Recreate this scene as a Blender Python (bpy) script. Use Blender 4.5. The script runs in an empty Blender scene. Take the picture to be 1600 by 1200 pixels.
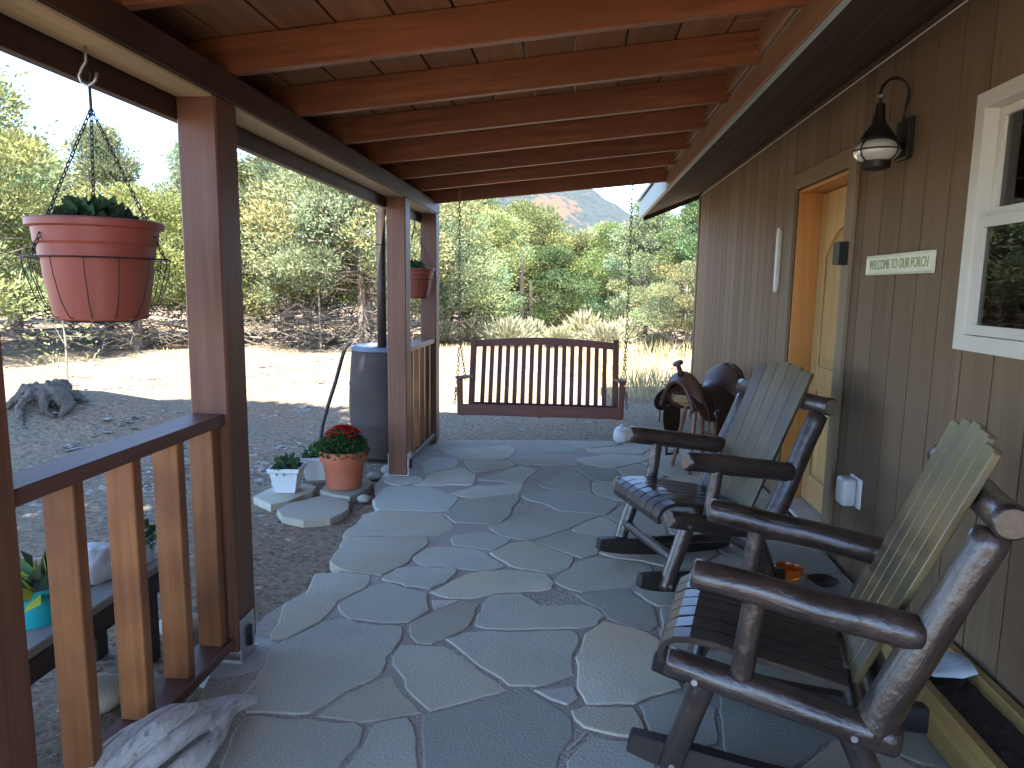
import bpy, bmesh, math, random
import numpy as np
from mathutils import Matrix, Vector, noise as mnoise

# ------------------------------------------------------------------ camera, world, sun
scene = bpy.context.scene
col = scene.collection
CAM_H = 1.42
yaw, pitch, roll = math.radians(5.06), math.radians(7.95), math.radians(0.82)
fwd = Vector((-math.sin(yaw) * math.cos(pitch), math.cos(yaw) * math.cos(pitch), -math.sin(pitch)))
rgt = Vector((math.cos(yaw), math.sin(yaw), 0))
upv = rgt.cross(fwd)
r_ = rgt * math.cos(roll) + upv * math.sin(roll)
u_ = -rgt * math.sin(roll) + upv * math.cos(roll)
cam = bpy.data.cameras.new('camera')
cam.sensor_width = 36
cam.lens = 1090 / 1600 * 36
cam.clip_start, cam.clip_end = 0.05, 3000
camo = bpy.data.objects.new('camera', cam)
col.objects.link(camo)
camo.matrix_world = Matrix(((r_.x, u_.x, -fwd.x, 0), (r_.y, u_.y, -fwd.y, 0), (r_.z, u_.z, -fwd.z, CAM_H), (0, 0, 0, 1)))
scene.camera = camo

SUN = Vector((0.30, -1.65, 2.35)).normalized()          # towards the sun: behind the camera, high
world = bpy.data.worlds.new('World')
scene.world = world
world.use_nodes = True
nt = world.node_tree
sky = nt.nodes.new('ShaderNodeTexSky')
sky.sky_type = 'NISHITA'
sky.sun_disc = False
sky.sun_elevation = math.asin(SUN.z)
sky.sun_rotation = math.atan2(SUN.x, SUN.y)
sky.altitude = 2400
sky.air_density, sky.dust_density, sky.ozone_density = 0.7, 0.15, 0.9
bg = nt.nodes['Background']
bg.inputs['Strength'].default_value = 0.14
nt.links.new(sky.outputs[0], bg.inputs[0])
sl = bpy.data.lights.new('sun', 'SUN')
sl.energy = 3.6
sl.angle = math.radians(0.53)
sl.color = (1.0, 0.95, 0.86)
slo = bpy.data.objects.new('sun', sl)
col.objects.link(slo)
slo.rotation_euler = (-SUN).to_track_quat('-Z', 'Y').to_euler()
vs = scene.view_settings
vs.view_transform, vs.look, vs.exposure, vs.gamma = 'Standard', 'None', 3.15, 1.0
vs.use_curve_mapping = False
scene.render.engine = 'CYCLES'
scene.cycles.max_bounces = 5
scene.cycles.diffuse_bounces = 4
scene.cycles.glossy_bounces = 3
scene.cycles.transmission_bounces = 4
scene.cycles.transparent_max_bounces = 5

rnd = random.Random(11)
V = Vector
XF = Matrix.Identity(4)          # current building frame (world, or a chair's own frame)
WM = {}                          # world matrix of every object made


# ------------------------------------------------------------------ materials
MATS = {}


def _base(name):
    m = bpy.data.materials.new(name)
    m.use_nodes = True
    n = m.node_tree.nodes
    return m, n, m.node_tree.links, n['Principled BSDF']


def mk(name, c1, c2, scale=(4, 4, 4), rough=0.8, bump=0.2, bdist=0.01, detail=6, lo=0.3, hi=0.7, c3=None, blot=1.5,
       metal=0.0, spec=0.4, coat=0.0, fine=None, rdist=0.0, c4=None):
    """two colour procedural surface with grain (object space), blotches and relief"""
    m, n, l, b = _base(name)
    tc = n.new('ShaderNodeTexCoord')
    oi = n.new('ShaderNodeObjectInfo')
    mul = n.new('ShaderNodeMath'); mul.operation = 'MULTIPLY'; mul.inputs[1].default_value = 53.0
    l.new(oi.outputs['Random'], mul.inputs[0])
    add = n.new('ShaderNodeVectorMath'); add.operation = 'ADD'
    l.new(tc.outputs['Object'], add.inputs[0]); l.new(mul.outputs[0], add.inputs[1])
    mp = n.new('ShaderNodeMapping'); mp.inputs['Scale'].default_value = scale
    l.new(add.outputs[0], mp.inputs['Vector'])
    nz = n.new('ShaderNodeTexNoise'); nz.inputs['Scale'].default_value = 1.0; nz.inputs['Detail'].default_value = detail
    nz.inputs['Roughness'].default_value = 0.6; nz.inputs['Distortion'].default_value = rdist
    l.new(mp.outputs[0], nz.inputs['Vector'])
    cr = n.new('ShaderNodeValToRGB')
    cr.color_ramp.elements[0].position, cr.color_ramp.elements[1].position = lo, hi
    cr.color_ramp.elements[0].color = (*c1, 1); cr.color_ramp.elements[1].color = (*c2, 1)
    l.new(nz.outputs['Fac'], cr.inputs['Fac'])
    out = cr.outputs[0]
    if c3 is not None:
        n2 = n.new('ShaderNodeTexNoise'); n2.inputs['Scale'].default_value = blot; n2.inputs['Detail'].default_value = 4
        l.new(add.outputs[0], n2.inputs['Vector'])
        r2 = n.new('ShaderNodeValToRGB'); r2.color_ramp.elements[0].position = 0.42; r2.color_ramp.elements[1].position = 0.68
        l.new(n2.outputs['Fac'], r2.inputs['Fac'])
        mx = n.new('ShaderNodeMix'); mx.data_type = 'RGBA'
        l.new(r2.outputs[0], mx.inputs['Factor']); l.new(out, mx.inputs['A']); mx.inputs['B'].default_value = (*c3, 1)
        out = mx.outputs['Result']
    if c4 is not None:                               # some pieces are of another hue altogether
        r4 = n.new('ShaderNodeMath'); r4.operation = 'FRACT'; m4 = n.new('ShaderNodeMath'); m4.operation = 'MULTIPLY'; m4.inputs[1].default_value = 7.31
        l.new(oi.outputs['Random'], m4.inputs[0]); l.new(m4.outputs[0], r4.inputs[0])
        x4 = n.new('ShaderNodeMix'); x4.data_type = 'RGBA'; l.new(r4.outputs[0], x4.inputs['Factor']); l.new(out, x4.inputs['A']); x4.inputs['B'].default_value = (*c4, 1)
        out = x4.outputs['Result']
    # every piece a little lighter or darker than the next
    hs = n.new('ShaderNodeHueSaturation')
    mr = n.new('ShaderNodeMapRange'); mr.inputs['To Min'].default_value = 0.82; mr.inputs['To Max'].default_value = 1.18
    l.new(oi.outputs['Random'], mr.inputs['Value']); l.new(mr.outputs[0], hs.inputs['Value']); l.new(out, hs.inputs['Color'])
    l.new(hs.outputs[0], b.inputs['Base Color'])
    b.inputs['Roughness'].default_value = rough
    b.inputs['Metallic'].default_value = metal
    b.inputs['Specular IOR Level'].default_value = spec
    b.inputs['Coat Weight'].default_value = coat
    b.inputs['Coat Roughness'].default_value = 0.25
    if bump:
        bp = n.new('ShaderNodeBump'); bp.inputs['Strength'].default_value = bump; bp.inputs['Distance'].default_value = bdist
        hsrc = nz.outputs['Fac']
        if fine:
            n3 = n.new('ShaderNodeTexNoise'); n3.inputs['Scale'].default_value = fine; n3.inputs['Detail'].default_value = 5
            l.new(add.outputs[0], n3.inputs['Vector'])
            ad = n.new('ShaderNodeMath'); ad.operation = 'ADD'
            l.new(nz.outputs['Fac'], ad.inputs[0]); l.new(n3.outputs['Fac'], ad.inputs[1]); hsrc = ad.outputs[0]
        l.new(hsrc, bp.inputs['Height']); l.new(bp.outputs[0], b.inputs['Normal'])
    MATS[name] = m
    return m


def wood(name, c1, c2, c3=None, rough=0.55, coat=0.0, bump=0.25, spec=0.35, blot=2.0, g=(38, 38, 1.6)):
    return mk(name, c1, c2, scale=g, rough=rough, bump=bump, bdist=0.004, detail=7, lo=0.3, hi=0.72, c3=c3, blot=blot, spec=spec,
              coat=coat, rdist=0.6)


def leafy(name, base, rough=0.75, trans=0.3, vary=0.0):
    """foliage: colour of the leaf times a per-leaf tint stored on the mesh"""
    m, n, l, b = _base(name)
    at = n.new('ShaderNodeVertexColor'); at.layer_name = 'tint'
    mx = n.new('ShaderNodeMix'); mx.data_type = 'RGBA'; mx.blend_type = 'MULTIPLY'; mx.inputs['Factor'].default_value = 1
    oi = n.new('ShaderNodeObjectInfo')
    hs = n.new('ShaderNodeHueSaturation'); hs.inputs['Color'].default_value = (*base, 1)
    for k, (lo, hi, f) in enumerate(((0.5 - 0.022 * vary, 0.5 + 0.018 * vary, 1.0), (1 - 0.25 * vary, 1 + 0.1 * vary, 5.7), (1 - 0.2 * vary, 1 + 0.25 * vary, 11.3))):
        fm = n.new('ShaderNodeMath'); fm.operation = 'MULTIPLY'; fm.inputs[1].default_value = f; l.new(oi.outputs['Random'], fm.inputs[0])
        fr = n.new('ShaderNodeMath'); fr.operation = 'FRACT'; l.new(fm.outputs[0], fr.inputs[0])
        mr = n.new('ShaderNodeMapRange'); mr.inputs['To Min'].default_value = lo; mr.inputs['To Max'].default_value = hi
        l.new(fr.outputs[0], mr.inputs['Value']); l.new(mr.outputs[0], hs.inputs[('Hue', 'Saturation', 'Value')[k]])
    l.new(at.outputs[0], mx.inputs['A']); l.new(hs.outputs[0], mx.inputs['B'])
    n.remove(b)
    b = n.new('ShaderNodeBsdfDiffuse'); l.new(mx.outputs['Result'], b.inputs['Color'])
    tr = n.new('ShaderNodeBsdfTranslucent'); l.new(mx.outputs['Result'], tr.inputs['Color'])
    ms = n.new('ShaderNodeMixShader'); ms.inputs[0].default_value = trans
    l.new(b.outputs[0], ms.inputs[1]); l.new(tr.outputs[0], ms.inputs[2])
    l.new(ms.outputs[0], n['Material Output'].inputs['Surface'])
    MATS[name] = m
    return m


M_POST = wood('stained_post', (0.095, 0.038, 0.020), (0.175, 0.073, 0.039), (0.125, 0.048, 0.026), rough=0.5)
M_BEAM = wood('stained_beam', (0.055, 0.021, 0.012), (0.095, 0.037, 0.020), (0.04, 0.016, 0.010), rough=0.55)
M_BEAMRAW_BOUNCE = wood('raw_beam_bounce_lit', (0.38, 0.28, 0.15), (0.52, 0.40, 0.24), (0.44, 0.33, 0.18), rough=0.65)  # raw pine, colour lightened to paint in light bounced off the sunlit ground
M_RAFTER = wood('stained_rafter', (0.100, 0.032, 0.013), (0.245, 0.086, 0.034), (0.14, 0.046, 0.018), rough=0.5, g=(30, 30, 2.2), blot=2.6)
M_DECK = wood('roof_board_wood', (0.17, 0.078, 0.038), (0.31, 0.155, 0.075), (0.23, 0.105, 0.05), rough=0.6, g=(24, 24, 1.2))
M_BAL = wood('orange_baluster', (0.17, 0.062, 0.020), (0.31, 0.125, 0.042), (0.125, 0.04, 0.016), rough=0.42, coat=0.15, blot=3.0)
M_RAIL = wood('rail_wood', (0.10, 0.042, 0.030), (0.17, 0.075, 0.052), (0.14, 0.07, 0.055), rough=0.45)
M_SIDING = mk('brown_siding', (0.128, 0.085, 0.047), (0.175, 0.121, 0.070), scale=(30, 30, 1.4), rough=0.75, bump=0.35, bdist=0.003, c3=(0.155, 0.100, 0.06), blot=1.2, spec=0.3)
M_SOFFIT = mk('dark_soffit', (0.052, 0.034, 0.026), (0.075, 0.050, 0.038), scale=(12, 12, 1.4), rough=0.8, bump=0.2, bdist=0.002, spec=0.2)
M_FASCIA = mk('pale_fascia_paint', (0.36, 0.42, 0.38), (0.44, 0.49, 0.44), scale=(8, 8, 1), rough=0.6, bump=0.1)
M_LEDGER = wood('ledger_wood', (0.17, 0.085, 0.04), (0.28, 0.15, 0.075), rough=0.55)
M_TRIM = mk('casing_paint', (0.145, 0.105, 0.060), (0.195, 0.145, 0.088), scale=(20, 20, 1.4), rough=0.7, bump=0.15, bdist=0.002)
M_DOOR = wood('knotty_alder', (0.34, 0.205, 0.075), (0.52, 0.345, 0.145), (0.42, 0.255, 0.095), rough=0.45, coat=0.2, blot=3.5, g=(22, 22, 1.5))
M_JAMB = wood('door_jamb_wood', (0.36, 0.145, 0.035), (0.50, 0.23, 0.06), (0.40, 0.16, 0.04), rough=0.45, coat=0.15)
M_WHITE = mk('white_vinyl', (0.48, 0.46, 0.39), (0.56, 0.54, 0.46), scale=(3, 3, 3), rough=0.45, bump=0.03)
M_WHITEP = mk('white_plastic', (0.52, 0.54, 0.54), (0.60, 0.62, 0.62), scale=(5, 5, 5), rough=0.4, bump=0.03)
M_LOG = mk('dark_log', (0.014, 0.010, 0.009), (0.040, 0.027, 0.022), scale=(22, 22, 5), rough=0.32, bump=0.8, bdist=0.008, detail=5, c3=(0.055, 0.035, 0.028), blot=9, spec=0.5, coat=0.55, fine=26, rdist=0.8)
M_LOGEND = mk('sawn_log_end', (0.12, 0.088, 0.06), (0.18, 0.13, 0.09), scale=(60, 60, 60), rough=0.8, bump=0.3, bdist=0.002)
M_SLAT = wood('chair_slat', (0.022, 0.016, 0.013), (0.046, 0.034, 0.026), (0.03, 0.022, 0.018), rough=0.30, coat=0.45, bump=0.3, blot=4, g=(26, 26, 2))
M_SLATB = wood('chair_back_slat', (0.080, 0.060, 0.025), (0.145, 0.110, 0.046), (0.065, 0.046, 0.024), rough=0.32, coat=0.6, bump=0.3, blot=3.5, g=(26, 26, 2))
M_ROCKER = wood('rocker_wood', (0.020, 0.015, 0.013), (0.040, 0.029, 0.024), rough=0.5, coat=0.1)
M_SWING = wood('swing_wood', (0.090, 0.028, 0.021), (0.155, 0.052, 0.038), (0.12, 0.038, 0.028), rough=0.5)
M_STONE = mk('sandstone', (0.36, 0.345, 0.265), (0.50, 0.475, 0.375), scale=(3.2, 3.2, 3.2), rough=0.85, bump=0.28, bdist=0.014, detail=5,
             c3=(0.46, 0.385, 0.265), blot=1.3, fine=110, c4=(0.33, 0.335, 0.285), spec=0.25)
M_JOINT = mk('joint_gravel', (0.22, 0.195, 0.165), (0.46, 0.41, 0.35), scale=(90, 90, 90), rough=0.95, bump=0.9, bdist=0.012, detail=4, c3=(0.33, 0.28, 0.23), blot=5, spec=0.15)
M_CONC = mk('concrete', (0.34, 0.33, 0.30), (0.46, 0.45, 0.42), scale=(12, 12, 12), rough=0.9, bump=0.5, bdist=0.006, fine=90)
M_TERRA = mk('terracotta', (0.35, 0.090, 0.042), (0.42, 0.118, 0.056), scale=(6, 6, 6), rough=0.62, bump=0.08, bdist=0.003, c3=(0.39, 0.12, 0.062), blot=5)
M_TERRA2 = mk('dusty_pink_plastic', (0.24, 0.052, 0.034), (0.29, 0.068, 0.045), scale=(5, 5, 5), rough=0.5, bump=0.04, c3=(0.27, 0.075, 0.052), blot=4)
M_SOIL = mk('potting_soil', (0.02, 0.014, 0.01), (0.06, 0.042, 0.03), scale=(60, 60, 60), rough=0.95, bump=0.9, bdist=0.01)
M_WIRE = mk('black_wire', (0.012, 0.012, 0.012), (0.025, 0.023, 0.02), rough=0.5, bump=0)
M_CHAIN = mk('rusty_chain', (0.13, 0.10, 0.075), (0.26, 0.21, 0.16), scale=(60, 60, 60), rough=0.5, metal=0.6, bump=0.1)
M_ZINC = mk('galvanised_steel', (0.42, 0.43, 0.44), (0.58, 0.59, 0.60), scale=(20, 20, 20), rough=0.4, metal=0.9, bump=0.05)
M_BARREL = mk('barrel_plastic', (0.034, 0.027, 0.027), (0.052, 0.040, 0.036), scale=(3, 3, 9), rough=0.62, spec=0.2, bump=0.05, c3=(0.06, 0.046, 0.038), blot=2)
M_BARRELTOP = mk('barrel_lid', (0.10, 0.14, 0.22), (0.15, 0.19, 0.27), scale=(5, 5, 5), rough=0.5, bump=0.05)
M_PIPE = mk('brown_downspout', (0.040, 0.027, 0.020), (0.065, 0.045, 0.034), scale=(9, 9, 1), rough=0.5, bump=0.05)
M_HOSE = mk('black_rubber', (0.010, 0.010, 0.010), (0.02, 0.02, 0.02), rough=0.5, bump=0)
M_LEATHER = mk('saddle_leather', (0.045, 0.017, 0.008), (0.095, 0.036, 0.016), scale=(9, 9, 9), rough=0.42, bump=0.2, bdist=0.004, c3=(0.045, 0.02, 0.012), blot=6, spec=0.5)
M_LEATHERD = mk('dark_leather', (0.020, 0.010, 0.007), (0.045, 0.021, 0.013), scale=(9, 9, 9), rough=0.5, bump=0.2, bdist=0.004)
M_STOOL = wood('stool_wood', (0.13, 0.052, 0.030), (0.24, 0.11, 0.062), rough=0.4, coat=0.2)
M_STOOLT = wood('stool_pale_wood', (0.26, 0.15, 0.065), (0.40, 0.25, 0.12), rough=0.5)
M_IRON = mk('black_iron', (0.014, 0.013, 0.012), (0.028, 0.025, 0.022), scale=(20, 20, 20), rough=0.45, bump=0.1, metal=0.3)
M_GREYW = wood('weathered_grey_wood', (0.20, 0.195, 0.18), (0.34, 0.33, 0.30), (0.26, 0.24, 0.21), rough=0.85)
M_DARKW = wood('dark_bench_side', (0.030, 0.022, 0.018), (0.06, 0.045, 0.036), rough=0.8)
M_DRIFT = mk('driftwood', (0.13, 0.125, 0.115), (0.56, 0.55, 0.52), scale=(40, 9, 40), rough=0.85, bump=1.0, bdist=0.008, detail=6, lo=0.30, hi=0.50, c3=(0.46, 0.43, 0.39), blot=7, rdist=1.2)
M_TURQ = mk('turquoise_plastic', (0.008, 0.22, 0.24), (0.012, 0.29, 0.30), scale=(4, 4, 4), rough=0.4, bump=0.02)
M_BAG = mk('white_sack', (0.50, 0.54, 0.54), (0.66, 0.69, 0.69), scale=(9, 9, 9), rough=0.6, bump=0.5, bdist=0.02)
M_TROUGH = wood('yellow_lumber', (0.24, 0.15, 0.048), (0.36, 0.24, 0.085), (0.29, 0.18, 0.06), rough=0.6)
M_PAPER = mk('printed_paper', (0.52, 0.60, 0.63), (0.68, 0.74, 0.76), scale=(3, 46, 3), rough=0.7, bump=0.05, lo=0.4, hi=0.5)
M_SIGN = mk('cream_sign', (0.52, 0.53, 0.38), (0.64, 0.65, 0.49), scale=(30, 4, 30), rough=0.7, bump=0.15, bdist=0.002)
M_SIGNTXT = mk('faded_green_lettering', (0.20, 0.24, 0.12), (0.31, 0.34, 0.20), scale=(90, 90, 90), rough=0.7, bump=0.05)
M_PLAQUE = mk('weathered_plaque', (0.36, 0.36, 0.31), (0.56, 0.56, 0.50), scale=(60, 60, 8), rough=0.6, bump=0.15, bdist=0.002)
M_BARK = mk('bark', (0.10, 0.078, 0.06), (0.27, 0.225, 0.18), scale=(16, 16, 3), rough=0.95, bump=0.9, bdist=0.03)
M_TWIG = mk('dead_twig', (0.085, 0.07, 0.055), (0.19, 0.16, 0.125), scale=(9, 9, 3), rough=0.9, bump=0.3)
M_DARKTR = mk('burnt_snag', (0.018, 0.015, 0.012), (0.05, 0.04, 0.032), scale=(9, 9, 3), rough=0.95, bump=0.5)
M_STUMP = mk('grey_stump', (0.060, 0.046, 0.036), (0.18, 0.150, 0.118), scale=(18, 18, 5), rough=0.95, bump=0.9, bdist=0.03, c3=(0.11, 0.09, 0.075), blot=4)
M_ROCK = mk('field_stone', (0.24, 0.22, 0.19), (0.42, 0.39, 0.34), scale=(9, 9, 9), rough=0.9, bump=0.6, bdist=0.02)
M_ROOF = mk('metal_roofing', (0.20, 0.21, 0.20), (0.26, 0.27, 0.26), scale=(1, 9, 1), rough=0.4, metal=0.6, bump=0.05)
M_DARKROOM = mk('room_wall', (0.16, 0.12, 0.08), (0.22, 0.17, 0.12), scale=(2, 2, 2), rough=0.9, bump=0)
M_FOL_J = leafy('juniper_foliage', (0.215, 0.245, 0.092), vary=1.0)
M_FOL_P = leafy('pinyon_foliage', (0.180, 0.225, 0.098), vary=1.0)
M_FOL_D = leafy('dark_pinyon_foliage', (0.085, 0.120, 0.046), vary=0.5)
M_FOL_S = leafy('sagebrush_foliage', (0.33, 0.32, 0.19), trans=0.2, vary=1.0)
M_FOL_G = leafy('dry_grass', (0.46, 0.40, 0.21), trans=0.2)
M_FOL_POT = leafy('potted_leaves', (0.060, 0.105, 0.050), trans=0.2)
M_FOL_MUM = leafy('mum_leaves', (0.042, 0.085, 0.028), trans=0.15)
M_PETAL = leafy('mum_petals', (0.55, 0.045, 0.030), trans=0.2)
M_PETALY = leafy('yellow_green_leaves', (0.33, 0.36, 0.05), trans=0.2)


def ground_material():
    m, n, l, b = _base('ground')
    tc = n.new('ShaderNodeTexCoord')

    def nz(s, d, r=0.6):
        a = n.new('ShaderNodeTexNoise'); a.inputs['Scale'].default_value = s; a.inputs['Detail'].default_value = d
        a.inputs['Roughness'].default_value = r
        l.new(tc.outputs['Object'], a.inputs['Vector']); return a

    def ramp(src, stops):
        c = n.new('ShaderNodeValToRGB')
        c.color_ramp.elements[0].position, c.color_ramp.elements[1].position = stops[0][0], stops[-1][0]
        c.color_ramp.elements[0].color, c.color_ramp.elements[1].color = (*stops[0][1], 1), (*stops[-1][1], 1)
        for p, cc in stops[1:-1]:
            e = c.color_ramp.elements.new(p); e.color = (*cc, 1)
        l.new(src, c.inputs['Fac']); return c.outputs[0]
    big = ramp(nz(0.32, 5).outputs['Fac'], [(0.35, (0.27, 0.225, 0.165)), (0.5, (0.29, 0.215, 0.155)), (0.62, (0.31, 0.195, 0.135))])
    fine = ramp(nz(30, 8, 0.75).outputs['Fac'], [(0.34, (0.30, 0.28, 0.25)), (0.47, (0.80, 0.78, 0.74)), (0.66, (1.35, 1.32, 1.22))])
    mx = n.new('ShaderNodeMix'); mx.data_type = 'RGBA'; mx.blend_type = 'MULTIPLY'; mx.inputs['Factor'].default_value = 1
    l.new(big, mx.inputs['A']); l.new(fine, mx.inputs['B'])
    # patches of dry grass-coloured cover
    g = ramp(nz(1.3, 6, 0.7).outputs['Fac'], [(0.47, (0, 0, 0)), (0.62, (1, 1, 1))])
    m2 = n.new('ShaderNodeMix'); m2.data_type = 'RGBA'
    l.new(g, m2.inputs['Factor']); l.new(mx.outputs['Result'], m2.inputs['A'])
    m3 = n.new('ShaderNodeMix'); m3.data_type = 'RGBA'; m3.blend_type = 'MULTIPLY'; m3.inputs['Factor'].default_value = 1
    m3.inputs['A'].default_value = (0.245, 0.215, 0.155, 1); l.new(fine, m3.inputs['B'])
    l.new(m3.outputs['Result'], m2.inputs['B'])
    l.new(m2.outputs['Result'], b.inputs['Base Color'])
    b.inputs['Roughness'].default_value = 0.95
    b.inputs['Specular IOR Level'].default_value = 0.15
    bp = n.new('ShaderNodeBump'); bp.inputs['Strength'].default_value = 0.9; bp.inputs['Distance'].default_value = 0.03
    l.new(nz(22, 8, 0.75).outputs['Fac'], bp.inputs['Height']); l.new(bp.outputs[0], b.inputs['Normal'])
    return m


def hill_material():
    m, n, l, b = _base('hill_cover')
    tc = n.new('ShaderNodeTexCoord')
    a = n.new('ShaderNodeTexNoise'); a.inputs['Scale'].default_value = 0.35; a.inputs['Detail'].default_value = 8; a.inputs['Roughness'].default_value = 0.7
    l.new(tc.outputs['Object'], a.inputs['Vector'])
    c = n.new('ShaderNodeValToRGB'); e = c.color_ramp.elements
    e[0].position, e[1].position = 0.38, 0.62
    e[0].color, e[1].color = (0.015, 0.026, 0.031, 1), (0.034, 0.046, 0.045, 1)
    l.new(a.outputs['Fac'], c.inputs['Fac'])
    at = n.new('ShaderNodeVertexColor'); at.layer_name = 'cliff'
    r = n.new('ShaderNodeTexNoise'); r.inputs['Scale'].default_value = 0.22; r.inputs['Detail'].default_value = 7
    l.new(tc.outputs['Object'], r.inputs['Vector'])
    ad = n.new('ShaderNodeMath'); ad.operation = 'MULTIPLY_ADD'; ad.inputs[1].default_value = 2.4
    l.new(r.outputs['Fac'], ad.inputs[0]); ad.inputs[2].default_value = -1.35
    s = n.new('ShaderNodeMath'); s.operation = 'ADD'; l.new(at.outputs[0], s.inputs[0]); l.new(ad.outputs[0], s.inputs[1])
    k = n.new('ShaderNodeValToRGB'); k.color_ramp.elements[0].position = 0.2; k.color_ramp.elements[1].position = 0.32
    l.new(s.outputs[0], k.inputs['Fac'])
    mx = n.new('ShaderNodeMix'); mx.data_type = 'RGBA'
    l.new(k.outputs[0], mx.inputs['Factor']); l.new(c.outputs[0], mx.inputs['A']); mx.inputs['B'].default_value = (0.082, 0.054, 0.038, 1)
    l.new(mx.outputs['Result'], b.inputs['Base Color']); b.inputs['Roughness'].default_value = 1
    return m


def glass_material(name, tint=(0.9, 0.93, 0.9), refl=0.16, rough=0.02):
    m, n, l, b = _base(name)
    t = n.new('ShaderNodeBsdfTransparent'); t.inputs[0].default_value = (*tint, 1)
    g = n.new('ShaderNodeBsdfGlossy'); g.inputs['Roughness'].default_value = rough
    ms = n.new('ShaderNodeMixShader')
    fr = n.new('ShaderNodeFresnel'); fr.inputs['IOR'].default_value = 1.55
    ad = n.new('ShaderNodeMath'); ad.operation = 'ADD'; ad.inputs[1].default_value = refl; l.new(fr.outputs[0], ad.inputs[0])
    l.new(ad.outputs[0], ms.inputs[0]); l.new(t.outputs[0], ms.inputs[1]); l.new(g.outputs[0], ms.inputs[2])
    l.new(ms.outputs[0], n['Material Output'].inputs['Surface'])
    return m


M_GROUND = ground_material()
M_HILL = hill_material()
M_GLASS = glass_material('window_glass', (0.75, 0.75, 0.7), 0.0)
mg, _n, _l, _b = _base('frosted_lamp_glass')
_b.inputs['Base Color'].default_value = (0.78, 0.76, 0.70, 1); _b.inputs['Roughness'].default_value = 0.12
_b.inputs['Transmission Weight'].default_value = 0.35; _b.inputs['Coat Weight'].default_value = 0.4
M_LAMPGLASS = mg
mg, _n, _l, _b = _base('orange_glass')
_b.inputs['Base Color'].default_value = (0.85, 0.20, 0.012, 1); _b.inputs['Roughness'].default_value = 0.08
_b.inputs['Transmission Weight'].default_value = 0.6; _b.inputs['Coat Weight'].default_value = 0.5
M_ORANGE = mg


# ------------------------------------------------------------------ building helpers
def link(name, me, mat, parent=None, M=None, smooth=False, kind=None):
    if mat is not None and len(me.materials) == 0:
        me.materials.append(mat)
    if smooth:
        me.polygons.foreach_set('use_smooth', np.ones(len(me.polygons), dtype=bool))
    o = bpy.data.objects.new(name, me)
    col.objects.link(o)
    M = XF @ (M if M is not None else Matrix.Identity(4))
    if parent is not None:
        o.parent = parent
        o.matrix_parent_inverse = WM[parent.name].inverted()
    o.matrix_basis = M
    WM[o.name] = M
    if kind:
        o['kind'] = kind
    return o


def thing(name, label, cat, loc=(0, 0, 0), group=None, rotz=0.0):
    o = bpy.data.objects.new(name, None)
    o.empty_display_size = 0.1
    col.objects.link(o)
    M = Matrix.Translation(V(loc)) @ Matrix.Rotation(rotz, 4, 'Z')
    o.matrix_basis = M
    WM[o.name] = M
    return tag(o, label, cat, group)


def tag(o, label, cat, group=None):
    o['label'] = label
    o['category'] = cat
    if group:
        o['group'] = group
    return o


def from_bm(bm, name='mesh'):
    me = bpy.data.meshes.new(name)
    bm.normal_update()
    bm.to_mesh(me)
    bm.free()
    return me


def frame(p0, p1, up=(0, 0, 1)):
    p0, p1 = V(p0), V(p1)
    z = (p1 - p0); L = z.length; z = z / L
    up = V(up)
    if abs(up.normalized().dot(z)) > 0.98:
        up = V((0, 1, 0)) if abs(z.y) < 0.9 else V((1, 0, 0))
    x = up.cross(z).normalized()
    y = z.cross(x)
    return Matrix(((x.x, y.x, z.x, p0.x), (x.y, y.y, z.y, p0.y), (x.z, y.z, z.z, p0.z), (0, 0, 0, 1))), L


def box_bm(bm, c, s, M=None):
    r = bmesh.ops.create_cube(bm, size=1.0)
    T = Matrix.Translation(V(c)) @ Matrix.Diagonal((s[0], s[1], s[2], 1))
    if M is not None:
        T = M @ T
    bmesh.ops.transform(bm, matrix=T, verts=r['verts'])
    return r['verts']


def bevel_all(bm, w, seg=1):
    if w > 0:
        bmesh.ops.bevel(bm, geom=list(bm.edges), offset=w, segments=seg, profile=0.5, affect='EDGES', clamp_overlap=True)


def stick(name, p0, p1, w, h, mat, parent=None, up=(0, 0, 1), bev=0.004, wob=0.0):
    """sawn timber from p0 to p1, w across, h towards 'up'; grain runs along it"""
    M, L = frame(p0, p1, up)
    bm = bmesh.new()
    box_bm(bm, (0, 0, L / 2), (w, h, L))
    if wob:
        bmesh.ops.subdivide_edges(bm, edges=[e for e in bm.edges if abs((e.verts[0].co - e.verts[1].co).z) > L * 0.9], cuts=5)
        s = rnd.uniform(0, 99)
        for v in bm.verts:
            t = v.co.z
            v.co.x += wob * mnoise.noise(V((s, t * 1.7, 0))); v.co.y += wob * mnoise.noise(V((s + 9, t * 1.7, 0)))
        for f in list(bm.faces):
            if len(f.verts) > 4:
                pass
    else:
        bevel_all(bm, bev)
    return link(name, from_bm(bm, name), mat, parent, M)


def block(name, c, s, mat, parent=None, bev=0.003, M=None, seg=1):
    bm = bmesh.new()
    box_bm(bm, (0, 0, 0), s)
    bevel_all(bm, bev, seg)
    T = Matrix.Translation(V(c))
    return link(name, from_bm(bm, name), mat, parent, T if M is None else T @ M)


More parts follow.
